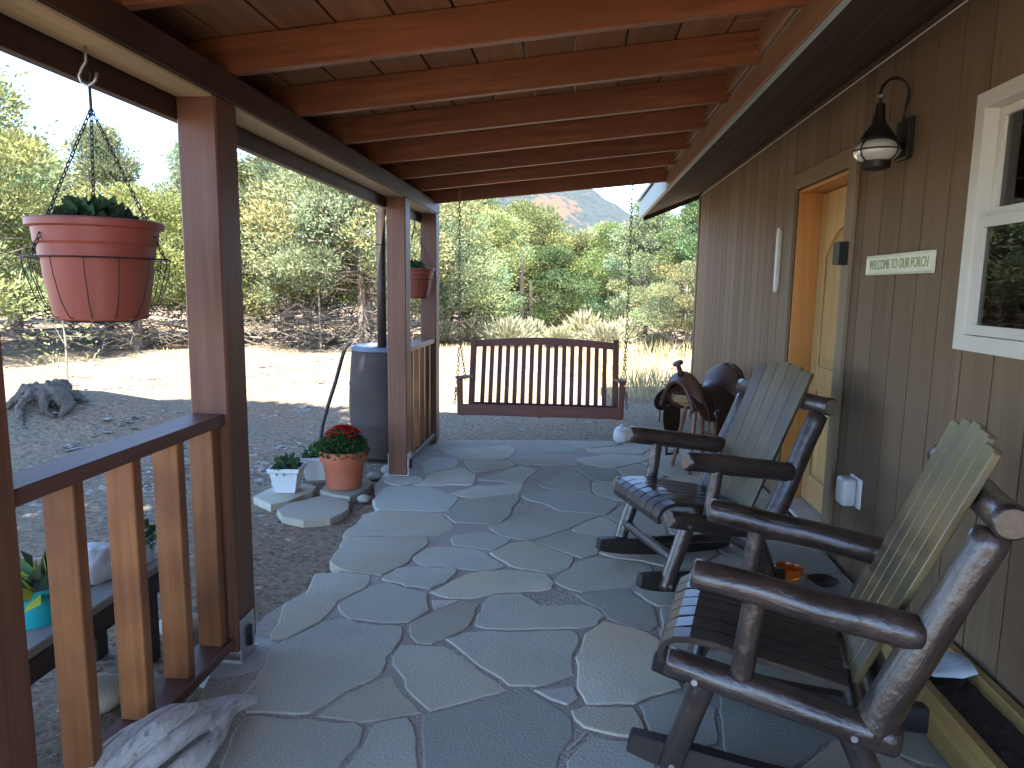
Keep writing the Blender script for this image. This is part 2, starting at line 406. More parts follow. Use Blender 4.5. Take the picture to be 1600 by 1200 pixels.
def log(name, p0, p1, r0, r1, mat, parent=None, n=18, rings=16, rough=0.05, endmat=None, seed=None, dome=0.25):
    """a peeled log: slightly crooked, uneven radius, rounded shoulders at the ends"""
    M, L = frame(p0, p1)
    s = rnd.uniform(0, 99) if seed is None else seed
    ts = [0.0, 0.012] + [i / rings for i in range(1, rings)] + [0.988, 1.0]
    vs_, fs, mi = [], [], []
    for k, t in enumerate(ts):
        r = r0 + (r1 - r0) * t
        if k in (0, len(ts) - 1):
            r *= 1 - dome
        for j in range(n):
            a = 2 * math.pi * j / n
            q = r * (1 + rough * 1.6 * mnoise.noise(V((s + math.cos(a) * 0.8, math.sin(a) * 0.8, t * L * 6))))
            vs_.append((q * math.cos(a) + rough * r * 1.2 * mnoise.noise(V((s, t * L * 3, 7))), q * math.sin(a) + rough * r * 1.2 * mnoise.noise(V((s, t * L * 3, 17))), t * L))
    m = len(ts)
    for k in range(m - 1):
        for j in range(n):
            fs.append((k * n + j, k * n + (j + 1) % n, (k + 1) * n + (j + 1) % n, (k + 1) * n + j)); mi.append(0)
    fs.append(tuple(range(n - 1, -1, -1))); fs.append(tuple((m - 1) * n + j for j in range(n))); mi += [1, 1]
    me = bpy.data.meshes.new(name)
    me.from_pydata(vs_, [], fs)
    me.materials.append(mat); me.materials.append(endmat or mat)
    me.polygons.foreach_set('material_index', mi)
    sm = np.ones(len(fs), dtype=bool); sm[-2:] = False
    me.polygons.foreach_set('use_smooth', sm)
    return link(name, me, None, parent, M)


def tube_data(path, radii, n=8, closed=False):
    """vertices and faces of a tube through points"""
    P = [V(p) for p in path]
    m = len(P)
    if not hasattr(radii, '__len__'):
        radii = [radii] * m
    vs_, fs = [], []
    prev = None
    for i in range(m):
        if closed:
            t = (P[(i + 1) % m] - P[i - 1])
        else:
            t = P[min(i + 1, m - 1)] - P[max(i - 1, 0)]
        t = t.normalized() if t.length > 1e-9 else V((0, 0, 1))
        if prev is None:
            a = V((0, 0, 1)) if abs(t.z) < 0.9 else V((1, 0, 0))
            x = t.cross(a).normalized()
        else:
            x = (prev - t * prev.dot(t)).normalized()
        prev = x
        y = t.cross(x)
        for j in range(n):
            an = 2 * math.pi * j / n
            vs_.append(P[i] + (x * math.cos(an) + y * math.sin(an)) * radii[i])
    for i in range(m if closed else m - 1):
        for j in range(n):
            a, b = i * n + j, i * n + (j + 1) % n
            c, d = ((i + 1) % m) * n + (j + 1) % n, ((i + 1) % m) * n + j
            fs.append((a, b, c, d))
    if not closed:
        fs.append(tuple(range(n - 1, -1, -1))); fs.append(tuple((m - 1) * n + j for j in range(n)))
    return vs_, fs


class MB:
    def __init__(s):
        s.v, s.f = [], []

    def add(s, vf):
        o = len(s.v)
        s.v += [tuple(p) for p in vf[0]]
        s.f += [tuple(i + o for i in f) for f in vf[1]]
        return s

    def tube(s, path, r, n=8, closed=False):
        return s.add(tube_data(path, r, n, closed))

    def box(s, c, z):
        x, y, w = c; a, b, d = z[0] / 2, z[1] / 2, z[2] / 2
        return s.add(([(x - a, y - b, w - d), (x + a, y - b, w - d), (x + a, y + b, w - d), (x - a, y + b, w - d),
                       (x - a, y - b, w + d), (x + a, y - b, w + d), (x + a, y + b, w + d), (x - a, y + b, w + d)],
                      [(3, 2, 1, 0), (4, 5, 6, 7), (0, 1, 5, 4), (1, 2, 6, 5), (2, 3, 7, 6), (3, 0, 4, 7)]))

    def build(s, name, mat, parent=None, M=None, smooth=False, kind=None):
        me = bpy.data.meshes.new(name)
        me.from_pydata(s.v, [], s.f)
        return link(name, me, mat, parent, M, smooth, kind)


def lathe(name, prof, mat, parent=None, at=(0, 0, 0), n=40, smooth=True, jag=0.0, cap=True):
    """prof: (radius, z) from outside bottom round to inside"""
    vs_, fs = [], []
    for (r, z) in prof:
        for j in range(n):
            a = 2 * math.pi * j / n
            vs_.append((r * math.cos(a), r * math.sin(a), z))
    for k in range(len(prof) - 1):
        for j in range(n):
            fs.append((k * n + j, k * n + (j + 1) % n, (k + 1) * n + (j + 1) % n, (k + 1) * n + j))
    if cap:
        fs.append(tuple(range(n - 1, -1, -1))); fs.append(tuple((len(prof) - 1) * n + j for j in range(n)))
    me = bpy.data.meshes.new(name)
    me.from_pydata(vs_, [], fs)
    o = link(name, me, mat, parent, Matrix.Translation(V(at)), smooth)
    if smooth:
        try:
            me.set_sharp_from_angle(angle=math.radians(38))
        except Exception:
            pass
    return o


def leaf_mesh(name, base, direc, length, width, tint, nrm=None, fold=0.0):
    """many small pointed leaves: numpy arrays of base points, directions, lengths, widths, tints"""
    n = len(base)
    rg = np.random.default_rng(n)
    d = direc / np.linalg.norm(direc, axis=1, keepdims=True)
    ref = rg.normal(size=(n, 3)) if nrm is None else nrm
    s = np.cross(d, ref); s /= np.linalg.norm(s, axis=1, keepdims=True) + 1e-9
    L, W = length[:, None], width[:, None]
    up = np.cross(s, d)
    p0 = base
    p1 = base + d * L * 0.5 + s * W * 0.5 + up * W * fold
    p2 = base + d * L
    p3 = base + d * L * 0.5 - s * W * 0.5 + up * W * fold
    co = np.stack([p0, p1, p2, p3], 1).reshape(-1, 3)
    me = bpy.data.meshes.new(name)
    me.vertices.add(4 * n); me.vertices.foreach_set('co', co.astype(np.float32).ravel())
    me.loops.add(4 * n); me.loops.foreach_set('vertex_index', np.arange(4 * n, dtype=np.int32))
    me.polygons.add(n); me.polygons.foreach_set('loop_start', np.arange(0, 4 * n, 4, dtype=np.int32))
    try:
        me.polygons.foreach_set('loop_total', np.full(n, 4, dtype=np.int32))
    except Exception:
        pass
    me.update(calc_edges=True)
    ca = me.color_attributes.new('tint', 'FLOAT_COLOR', 'POINT')
    tt = np.repeat(np.concatenate([tint, np.ones((n, 1))], 1), 4, axis=0)
    ca.data.foreach_set('color', tt.astype(np.float32).ravel())
    return me


# ------------------------------------------------------------------ ground, hill
def gz(x, y):
    z = -0.055
    d = math.hypot(x + 4.95, (y - 6.35))
    z += 0.42 * math.exp(-(d / 0.95) ** 2)
    a = min(1.0, max(0.0, (math.hypot(x, y - 4) - 4.5) / 4))
    z += a * (0.10 * mnoise.noise(V((x * 0.35, y * 0.35, 3.1))) + 0.04 * mnoise.noise(V((x * 1.3, y * 1.3, 8.1))))
    z += 0.02 * mnoise.noise(V((x * 2.1, y * 2.1, 1.1))) * min(1, max(0, (abs(x + 0.1) - 1.6)))
    if y > 24:
        z += 0.012 * (y - 24)
    if y > 300:
        z -= 0.012 * (y - 300)
    return z


def make_ground():
    def axis(lo, hi, c, n):
        t = np.linspace(-1, 1, n)
        s = np.sinh(t * 5.2) / math.sinh(5.2)
        return np.where(s < 0, c + s * (c - lo), c + s * (hi - c))
    xs, ys = axis(-1500, 1500, -3.0, 230), axis(-900, 2000, 7.0, 230)
    vs_ = [(x, y, gz(x, y)) for y in ys for x in xs]
    n = len(xs)
    fs = [(j * n + i, j * n + i + 1, (j + 1) * n + i + 1, (j + 1) * n + i) for j in range(len(ys) - 1) for i in range(n - 1)]
    me = bpy.data.meshes.new('ground')
    me.from_pydata(vs_, [], fs)
    return link('ground', me, M_GROUND, smooth=True, kind='structure')


ground = make_ground()


def make_hill():
    nx, ny = 150, 60
    vs_, fs, cl = [], [], []
    for j in range(ny):
        for i in range(nx):
            x = -420 + 640 * i / (nx - 1)
            y = 300 + 260 * j / (ny - 1)
            k = j / (ny - 1)
            prof = 78 * math.exp(-((x + 34) / 106) ** 2) + 24 * math.exp(-((x + 230) / 90) ** 2) + 12 * math.exp(-((x - 120) / 60) ** 2)
            h = prof * (0.5 - 0.5 * math.cos(math.pi * min(1, k * 1.25)))
            h += (mnoise.fractal(V((x * 0.02, y * 0.02, 0.3)), 1.0, 2.0, 6) * 7 + abs(mnoise.noise(V((x * 0.05, y * 0.012, 4)))) * 9) * min(1, k * 3) * min(1, prof / 14)
            vs_.append((x, y, h - 1.5))
            c = math.exp(-((x + 17) / 15) ** 2) * math.exp(-((h - 48) / 11) ** 2)
            cl.append(c)
    for j in range(ny - 1):
        for i in range(nx - 1):
            fs.append((j * nx + i, j * nx + i + 1, (j + 1) * nx + i + 1, (j + 1) * nx + i))
    me = bpy.data.meshes.new('hill')
    me.from_pydata(vs_, [], fs)
    ca = me.color_attributes.new('cliff', 'FLOAT_COLOR', 'POINT')
    ca.data.foreach_set('color', np.array([(c, c, c, 1) for c in cl], dtype=np.float32).ravel())
    return link('hill', me, M_HILL, smooth=False, kind='structure')


make_hill()

# ------------------------------------------------------------------ porch floor: gravel bed and flagstones
W = 1.42                                     # house wall plane (X)
bed = MB()
pts = [(-1.20, -1.0), (-1.14, 1.6), (-1.30, 2.3), (-1.30, 2.75), (-1.16, 3.2), (-0.98, 3.5), (-1.10, 3.9), (-1.25, 4.3), (-1.40, 4.75), (-1.40, 6.15), (-1.0, 6.32), (-0.3, 6.42), (0.6, 6.5), (1.39, 6.5), (1.39, -1.0)]
bed.add(([(x, y, -0.0045) for x, y in pts] + [(x, y, -0.25) for x, y in pts],
         [tuple(range(len(pts) - 1, -1, -1))] + [(i, (i + 1) % len(pts), len(pts) + (i + 1) % len(pts), len(pts) + i) for i in range(len(pts))]))
for f in range(len(bed.f)):
    bed.f[f] = tuple(reversed(bed.f[f]))
porch_floor = bed.build('porch_floor', M_JOINT, kind='structure')


def slab(name, poly, z, th, mat, parent, seed, inset=0.007, wig=0.012, tilt=0.0, step=9.0):
    """flat stone with a wandering edge and a worn, chamfered rim"""
    P = [V((x, y)) for x, y in poly]
    c = sum(P, V((0, 0))) / len(P)
    ring = []
    for i in range(len(P)):
        a, b = P[i], P[(i + 1) % len(P)]
        n = max(1, int((b - a).length / step))
        for k in range(n):
            p = a + (b - a) * (k / n)
            d = (p - c).normalized()
            w = wig * (mnoise.noise(V((p.x * 9, p.y * 9, seed))) + 0.6 * mnoise.noise(V((p.x * 25, p.y * 25, seed))))
            ring.append(p + d * w)
    n = len(ring)
    ring = [ring[i] * 0.84 + (ring[i - 1] + ring[(i + 1) % n]) * 0.08 for i in range(n)]

    def shrink(rg_, s):
        out = []
        for i in range(n):
            t = (rg_[(i + 1) % n] - rg_[i - 1])
            t = t.normalized() if t.length > 1e-6 else V((1, 0))
            out.append(rg_[i] + V((-t.y, t.x)) * s)
        return out
    tx, ty = rnd.uniform(-tilt, tilt), rnd.uniform(-tilt, tilt)

    def zz(p, dz):
        return z + dz + tx * (p.x - c.x) + ty * (p.y - c.y) + 0.002 * mnoise.noise(V((p.x * 4, p.y * 4, seed)))
    v, f = [], []
    sg_ = 1 if sum(P[i].x * P[(i + 1) % len(P)].y - P[(i + 1) % len(P)].x * P[i].y for i in range(len(P))) > 0 else -1
    q1 = shrink(ring, sg_ * inset * 0.45)
    q2 = shrink(ring, sg_ * inset)
    for lay, dz in ((ring, -th), (ring, -0.0035), (q1, -0.001), (q2, 0.0)):
        v += [(p.x - c.x, p.y - c.y, zz(p, dz)) for p in lay]
    for k in range(3):
        for i in range(n):
            f.append((k * n + i, k * n + (i + 1) % n, (k + 1) * n + (i + 1) % n, (k + 1) * n + i))
    f.append(tuple(3 * n + i for i in range(n)))
    me = bpy.data.meshes.new(name)
    me.from_pydata(v, [], f)
    bm = bmesh.new(); bm.from_mesh(me)
    bmesh.ops.recalc_face_normals(bm, faces=bm.faces)
    bmesh.ops.triangulate(bm, faces=[q for q in bm.faces if len(q.verts) > 4])
    bm.to_mesh(me); bm.free()
    o = link(name, me, mat, parent, Matrix.Translation((c.x, c.y, 0)))
    return o


FLAGS = [[(-1.030,1.844),(-1.013,1.801),(-0.996,1.759),(-0.978,1.716),(-0.961,1.674),(-0.944,1.631),(-0.895,1.636),(-0.846,1.641),(-0.797,1.635),(-0.747,1.633),(-0.686,1.642),(-0.678,1.710),(-0.671,1.766),(-0.666,1.811),(-0.663,1.854),(-0.648,1.899),(-0.636,1.945),(-0.636,1.986),(-0.644,2.028),(-0.683,2.057),(-0.739,2.049),(-0.795,2.057),(-0.850,2.059),(-0.898,2.059),(-0.946,2.058),(-0.994,2.056),(-1.054,2.057),(-1.053,1.995),(-1.048,1.944),(-1.033,1.895)],
[(-0.673,1.648),(-0.611,1.649),(-0.565,1.660),(-0.522,1.676),(-0.475,1.669),(-0.430,1.680),(-0.377,1.687),(-0.402,1.741),(-0.410,1.793),(-0.426,1.843),(-0.438,1.894),(-0.453,1.945),(-0.462,1.997),(-0.485,2.047),(-0.515,2.101),(-0.569,2.079),(-0.620,2.059),(-0.621,2.009),(-0.621,1.963),(-0.625,1.918),(-0.640,1.863),(-0.653,1.807),(-0.653,1.758),(-0.663,1.711)],
[(-0.375,1.686),(-0.320,1.692),(-0.271,1.691),(-0.224,1.708),(-0.176,1.714),(-0.127,1.707),(-0.078,1.715),(-0.023,1.722),(-0.028,1.779),(-0.019,1.828),(-0.015,1.878),(-0.008,1.927),(-0.003,1.973),(0.009,2.019),(0.031,2.062),(0.027,2.111),(0.028,2.167),(-0.026,2.209),(-0.067,2.250),(-0.095,2.275),(-0.127,2.318),(-0.177,2.293),(-0.218,2.275),(-0.252,2.239),(-0.296,2.220),(-0.337,2.195),(-0.378,2.170),(-0.420,2.146),(-0.471,2.126),(-0.468,2.070),(-0.460,2.022),(-0.442,1.976),(-0.430,1.929),(-0.418,1.881),(-0.405,1.835),(-0.395,1.787),(-0.377,1.741)],
[(0.058,2.110),(0.114,2.096),(0.169,2.085),(0.222,2.079),(0.256,2.092),(0.254,2.141),(0.246,2.194),(0.239,2.248),(0.181,2.245),(0.126,2.235),(0.070,2.236),(0.017,2.201),(0.034,2.154)],
[(-0.018,1.725),(0.037,1.729),(0.084,1.718),(0.133,1.723),(0.179,1.736),(0.225,1.755),(0.225,1.805),(0.243,1.849),(0.254,1.895),(0.273,1.939),(0.277,1.988),(0.270,2.030),(0.248,2.060),(0.197,2.072),(0.142,2.069),(0.087,2.079),(0.063,2.035),(0.036,1.994),(0.010,1.953),(0.004,1.897),(-0.003,1.842),(-0.004,1.787)],
[(0.010,1.991),(0.041,2.034),(0.070,2.083),(0.068,2.096),(0.048,2.052),(0.021,2.012)],
[(-1.060,2.066),(-1.001,2.073),(-0.949,2.074),(-0.898,2.076),(-0.845,2.075),(-0.820,2.127),(-0.796,2.177),(-0.771,2.227),(-0.741,2.269),(-0.705,2.306),(-0.666,2.352),(-0.673,2.416),(-0.687,2.462),(-0.683,2.504),(-0.675,2.552),(-0.665,2.603),(-0.667,2.653),(-0.684,2.712),(-0.744,2.720),(-0.787,2.717),(-0.829,2.722),(-0.878,2.722),(-0.922,2.742),(-0.976,2.757),(-1.023,2.716),(-1.048,2.668),(-1.071,2.621),(-1.097,2.577),(-1.129,2.535),(-1.156,2.483),(-1.145,2.426),(-1.128,2.377),(-1.123,2.325),(-1.117,2.274),(-1.112,2.222),(-1.119,2.168),(-1.092,2.118)],
[(-0.666,2.063),(-0.620,2.078),(-0.575,2.093),(-0.532,2.113),(-0.481,2.133),(-0.516,2.182),(-0.555,2.219),(-0.578,2.264),(-0.607,2.306),(-0.628,2.361),(-0.669,2.321),(-0.705,2.288),(-0.731,2.245),(-0.765,2.210),(-0.784,2.163),(-0.804,2.118),(-0.823,2.072),(-0.771,2.073),(-0.718,2.068)],
[(-0.653,2.419),(-0.622,2.367),(-0.587,2.322),(-0.569,2.267),(-0.532,2.224),(-0.493,2.183),(-0.451,2.145),(-0.408,2.176),(-0.362,2.198),(-0.317,2.223),(-0.276,2.254),(-0.229,2.274),(-0.206,2.302),(-0.237,2.342),(-0.276,2.375),(-0.311,2.413),(-0.348,2.447),(-0.376,2.480),(-0.409,2.510),(-0.435,2.547),(-0.475,2.574),(-0.534,2.571),(-0.591,2.565),(-0.659,2.574),(-0.668,2.514),(-0.667,2.467)],
[(-0.343,2.470),(-0.310,2.434),(-0.274,2.399),(-0.237,2.366),(-0.203,2.319),(-0.154,2.329),(-0.109,2.334),(-0.066,2.352),(-0.018,2.386),(0.035,2.426),(0.025,2.483),(0.023,2.530),(0.025,2.576),(0.037,2.622),(0.050,2.667),(0.054,2.719),(0.023,2.769),(-0.034,2.757),(-0.080,2.748),(-0.127,2.740),(-0.172,2.729),(-0.219,2.721),(-0.266,2.718),(-0.316,2.722),(-0.367,2.711),(-0.414,2.692),(-0.449,2.657),(-0.498,2.629),(-0.451,2.589),(-0.421,2.544),(-0.380,2.508)],
[(-0.603,2.584),(-0.530,2.581),(-0.511,2.623),(-0.472,2.656),(-0.437,2.693),(-0.411,2.739),(-0.404,2.792),(-0.406,2.848),(-0.408,2.903),(-0.386,2.962),(-0.440,2.968),(-0.485,2.982),(-0.506,2.937),(-0.537,2.902),(-0.569,2.869),(-0.596,2.831),(-0.630,2.789),(-0.665,2.740),(-0.658,2.681),(-0.641,2.629)],
[(-0.388,2.756),(-0.334,2.734),(-0.286,2.736),(-0.239,2.731),(-0.192,2.746),(-0.144,2.751),(-0.097,2.762),(-0.051,2.772),(-0.003,2.776),(0.046,2.781),(0.091,2.803),(0.136,2.825),(0.139,2.872),(0.167,2.905),(0.136,2.946),(0.116,3.002),(0.060,3.004),(0.013,3.002),(-0.032,2.987),(-0.077,2.977),(-0.123,2.974),(-0.149,3.020),(-0.187,3.056),(-0.226,3.098),(-0.270,3.074),(-0.310,3.059),(-0.356,3.058),(-0.365,3.005),(-0.387,2.956),(-0.380,2.902),(-0.396,2.852),(-0.391,2.810)],
[(0.042,2.440),(0.042,2.392),(0.043,2.341),(0.065,2.295),(0.074,2.245),(0.130,2.256),(0.185,2.263),(0.241,2.266),(0.277,2.303),(0.311,2.332),(0.346,2.340),(0.383,2.363),(0.425,2.380),(0.418,2.429),(0.420,2.475),(0.417,2.521),(0.425,2.568),(0.414,2.614),(0.396,2.674),(0.371,2.734),(0.334,2.770),(0.291,2.794),(0.249,2.818),(0.204,2.835),(0.154,2.857),(0.129,2.810),(0.099,2.774),(0.076,2.731),(0.066,2.684),(0.056,2.638),(0.051,2.591),(0.033,2.547),(0.047,2.494)],
[(0.011,2.226),(0.053,2.278),(0.030,2.349),(-0.045,2.332),(-0.119,2.307),(-0.054,2.262)],
[(0.269,2.137),(0.276,2.081),(0.277,2.027),(0.326,2.043),(0.380,2.046),(0.432,2.058),(0.488,2.076),(0.495,2.127),(0.503,2.173),(0.506,2.220),(0.524,2.269),(0.474,2.311),(0.419,2.359),(0.365,2.336),(0.325,2.316),(0.290,2.288),(0.251,2.263),(0.264,2.221),(0.263,2.178)],
[(0.154,2.974),(0.163,2.933),(0.175,2.886),(0.216,2.855),(0.255,2.830),(0.296,2.806),(0.351,2.791),(0.395,2.858),(0.388,2.919),(0.389,2.977),(0.382,3.037),(0.344,3.085),(0.321,3.138),(0.291,3.197),(0.233,3.189),(0.187,3.171),(0.143,3.149),(0.095,3.139),(0.031,3.111),(0.072,3.048),(0.110,3.006)],
[(-0.923,2.740),(-0.864,2.748),(-0.810,2.732),(-0.762,2.733),(-0.715,2.741),(-0.665,2.754),(-0.644,2.796),(-0.621,2.833),(-0.598,2.871),(-0.620,2.925),(-0.639,2.980),(-0.646,3.039),(-0.691,3.058),(-0.734,3.076),(-0.780,3.087),(-0.825,3.101),(-0.863,3.135),(-0.917,3.106),(-0.946,3.063),(-0.959,3.013),(-0.987,2.971),(-1.005,2.923),(-1.028,2.865),(-0.997,2.810),(-0.959,2.777)],
[(-1.123,2.551),(-1.101,2.609),(-1.071,2.656),(-1.041,2.709),(-1.034,2.766),(-1.034,2.818),(-1.033,2.870),(-1.037,2.914),(-1.007,2.956),(-0.986,3.011),(-0.948,3.060),(-0.946,3.114),(-0.954,3.161),(-0.969,3.214),(-1.031,3.208),(-1.086,3.223),(-1.142,3.221),(-1.196,3.211),(-1.253,3.194),(-1.240,3.146),(-1.232,3.101),(-1.224,3.057),(-1.216,3.012),(-1.208,2.968),(-1.240,2.917),(-1.273,2.866),(-1.259,2.820),(-1.245,2.775),(-1.231,2.729),(-1.216,2.684),(-1.212,2.636),(-1.209,2.587),(-1.185,2.527)],
[(-0.764,3.088),(-0.704,3.091),(-0.642,3.075),(-0.624,3.125),(-0.593,3.165),(-0.572,3.210),(-0.551,3.258),(-0.553,3.316),(-0.590,3.353),(-0.635,3.334),(-0.682,3.332),(-0.728,3.334),(-0.775,3.336),(-0.821,3.323),(-0.869,3.302),(-0.874,3.249),(-0.902,3.208),(-0.906,3.157),(-0.858,3.129),(-0.804,3.124)],
[(-0.547,2.992),(-0.497,3.005),(-0.450,3.005),(-0.406,3.023),(-0.368,3.051),(-0.328,3.072),(-0.281,3.095),(-0.229,3.100),(-0.180,3.119),(-0.127,3.125),(-0.070,3.160),(-0.066,3.229),(-0.090,3.280),(-0.103,3.340),(-0.162,3.337),(-0.213,3.350),(-0.265,3.355),(-0.316,3.349),(-0.366,3.337),(-0.424,3.332),(-0.466,3.298),(-0.507,3.271),(-0.538,3.229),(-0.568,3.187),(-0.593,3.141),(-0.614,3.094),(-0.653,3.051),(-0.598,3.024)],
[(-0.588,2.883),(-0.578,2.879),(-0.548,2.916),(-0.518,2.955),(-0.485,2.993),(-0.526,2.980),(-0.570,2.985),(-0.622,2.979),(-0.602,2.929)],
[(-1.098,3.235),(-1.048,3.230),(-1.002,3.227),(-0.958,3.219),(-0.914,3.204),(-0.900,3.250),(-0.876,3.291),(-0.854,3.332),(-0.826,3.377),(-0.825,3.430),(-0.824,3.481),(-0.811,3.528),(-0.796,3.575),(-0.783,3.624),(-0.777,3.676),(-0.790,3.750),(-0.863,3.755),(-0.912,3.750),(-0.960,3.744),(-1.007,3.737),(-1.055,3.731),(-1.102,3.725),(-1.150,3.717),(-1.198,3.711),(-1.260,3.706),(-1.259,3.642),(-1.253,3.592),(-1.240,3.544),(-1.239,3.495),(-1.238,3.446),(-1.236,3.396),(-1.237,3.346),(-1.194,3.306),(-1.148,3.270)],
[(-0.728,3.803),(-0.701,3.857),(-0.674,3.907),(-0.692,3.962),(-0.705,4.009),(-0.729,4.054),(-0.762,4.091),(-0.781,4.136),(-0.794,4.186),(-0.847,4.198),(-0.899,4.200),(-0.950,4.195),(-1.000,4.194),(-1.051,4.192),(-1.102,4.190),(-1.153,4.190),(-1.213,4.186),(-1.255,4.145),(-1.290,4.103),(-1.280,4.047),(-1.279,3.995),(-1.278,3.942),(-1.278,3.890),(-1.289,3.838),(-1.300,3.785),(-1.294,3.711),(-1.224,3.719),(-1.176,3.733),(-1.127,3.738),(-1.079,3.745),(-1.031,3.751),(-0.982,3.757),(-0.934,3.763),(-0.885,3.770),(-0.837,3.780),(-0.789,3.789)],
[(-0.722,3.338),(-0.667,3.357),(-0.616,3.353),(-0.565,3.346),(-0.514,3.330),(-0.461,3.334),(-0.409,3.340),(-0.358,3.360),(-0.312,3.409),(-0.355,3.447),(-0.387,3.491),(-0.422,3.532),(-0.453,3.577),(-0.498,3.609),(-0.541,3.646),(-0.587,3.627),(-0.634,3.636),(-0.682,3.636),(-0.731,3.628),(-0.780,3.601),(-0.789,3.547),(-0.795,3.500),(-0.824,3.461),(-0.800,3.415),(-0.769,3.372)],
[(-1.235,4.209),(-1.172,4.201),(-1.121,4.206),(-1.071,4.208),(-1.021,4.210),(-0.972,4.212),(-0.922,4.214),(-0.871,4.211),(-0.822,4.227),(-0.766,4.233),(-0.773,4.290),(-0.759,4.340),(-0.754,4.390),(-0.748,4.441),(-0.748,4.492),(-0.759,4.551),(-0.808,4.586),(-0.844,4.622),(-0.884,4.652),(-0.915,4.693),(-0.953,4.728),(-0.996,4.756),(-1.043,4.781),(-1.091,4.756),(-1.143,4.753),(-1.195,4.747),(-1.248,4.743),(-1.307,4.716),(-1.307,4.652),(-1.300,4.600),(-1.304,4.548),(-1.309,4.496),(-1.314,4.444),(-1.319,4.392),(-1.294,4.352),(-1.274,4.309),(-1.260,4.264)],
[(-0.683,4.016),(-0.622,4.026),(-0.572,4.032),(-0.520,4.033),(-0.468,4.044),(-0.410,4.058),(-0.398,4.113),(-0.374,4.156),(-0.367,4.205),(-0.369,4.252),(-0.372,4.298),(-0.370,4.344),(-0.368,4.396),(-0.355,4.447),(-0.341,4.498),(-0.340,4.551),(-0.338,4.604),(-0.350,4.665),(-0.405,4.648),(-0.445,4.620),(-0.487,4.598),(-0.528,4.574),(-0.568,4.548),(-0.612,4.530),(-0.657,4.514),(-0.712,4.491),(-0.732,4.435),(-0.738,4.387),(-0.747,4.340),(-0.746,4.292),(-0.767,4.248),(-0.767,4.200),(-0.790,4.153),(-0.747,4.116),(-0.727,4.064)],
[(-0.636,3.643),(-0.577,3.654),(-0.526,3.639),(-0.475,3.632),(-0.415,3.615),(-0.387,3.666),(-0.354,3.701),(-0.333,3.745),(-0.317,3.800),(-0.373,3.815),(-0.413,3.842),(-0.452,3.873),(-0.507,3.896),(-0.561,3.861),(-0.610,3.839),(-0.669,3.813),(-0.673,3.749),(-0.654,3.699)],
[(-0.301,3.402),(-0.247,3.378),(-0.193,3.360),(-0.139,3.347),(-0.078,3.332),(-0.031,3.373),(0.004,3.414),(0.011,3.463),(0.021,3.514),(0.030,3.573),(-0.021,3.604),(-0.062,3.640),(-0.104,3.673),(-0.147,3.705),(-0.191,3.735),(-0.232,3.778),(-0.278,3.752),(-0.319,3.727),(-0.349,3.690),(-0.374,3.650),(-0.403,3.615),(-0.434,3.575),(-0.400,3.530),(-0.365,3.490),(-0.329,3.451)],
[(-0.400,3.841),(-0.344,3.823),(-0.291,3.804),(-0.230,3.777),(-0.189,3.820),(-0.150,3.847),(-0.121,3.886),(-0.090,3.922),(-0.052,3.951),(-0.018,3.985),(0.015,4.026),(0.038,4.072),(0.067,4.114),(0.099,4.154),(0.124,4.199),(0.162,4.233),(0.196,4.274),(0.145,4.292),(0.094,4.294),(0.043,4.301),(-0.007,4.306),(-0.058,4.314),(-0.110,4.312),(-0.161,4.305),(-0.212,4.294),(-0.244,4.255),(-0.283,4.226),(-0.321,4.195),(-0.358,4.157),(-0.377,4.109),(-0.406,4.070),(-0.439,4.034),(-0.489,3.989),(-0.468,3.923),(-0.431,3.884)],
[(0.073,3.552),(0.122,3.586),(0.156,3.626),(0.162,3.672),(0.177,3.716),(0.198,3.759),(0.207,3.808),(0.199,3.855),(0.189,3.909),(0.128,3.910),(0.075,3.924),(0.022,3.937),(-0.032,3.955),(-0.068,3.918),(-0.101,3.881),(-0.138,3.848),(-0.163,3.805),(-0.193,3.754),(-0.139,3.723),(-0.099,3.688),(-0.058,3.655),(-0.014,3.625),(0.025,3.589)],
[(-0.069,3.240),(-0.024,3.193),(0.016,3.163),(0.067,3.133),(0.119,3.162),(0.166,3.180),(0.214,3.196),(0.262,3.213),(0.309,3.234),(0.346,3.270),(0.394,3.299),(0.407,3.357),(0.433,3.407),(0.428,3.463),(0.429,3.526),(0.367,3.533),(0.315,3.552),(0.263,3.567),(0.210,3.579),(0.148,3.587),(0.095,3.554),(0.060,3.514),(0.024,3.476),(0.025,3.426),(-0.002,3.385),(-0.031,3.347),(-0.054,3.302)],
[(-0.069,4.330),(-0.006,4.321),(0.049,4.317),(0.104,4.312),(0.158,4.299),(0.226,4.291),(0.257,4.347),(0.272,4.394),(0.291,4.439),(0.308,4.484),(0.320,4.532),(0.328,4.592),(0.276,4.636),(0.226,4.666),(0.192,4.714),(0.140,4.727),(0.095,4.751),(0.043,4.757),(-0.006,4.770),(-0.055,4.781),(-0.112,4.800),(-0.156,4.764),(-0.190,4.733),(-0.226,4.707),(-0.270,4.690),(-0.307,4.659),(-0.352,4.617),(-0.311,4.569),(-0.279,4.533),(-0.236,4.509),(-0.194,4.486),(-0.160,4.453),(-0.133,4.414),(-0.106,4.374)],
[(-0.635,4.525),(-0.590,4.561),(-0.545,4.582),(-0.501,4.607),(-0.459,4.634),(-0.414,4.655),(-0.360,4.683),(-0.352,4.744),(-0.349,4.795),(-0.344,4.845),(-0.335,4.916),(-0.410,4.915),(-0.463,4.896),(-0.510,4.873),(-0.555,4.849),(-0.605,4.841),(-0.665,4.837),(-0.706,4.793),(-0.730,4.746),(-0.762,4.708),(-0.793,4.667),(-0.835,4.618),(-0.779,4.585),(-0.739,4.553),(-0.689,4.540)],
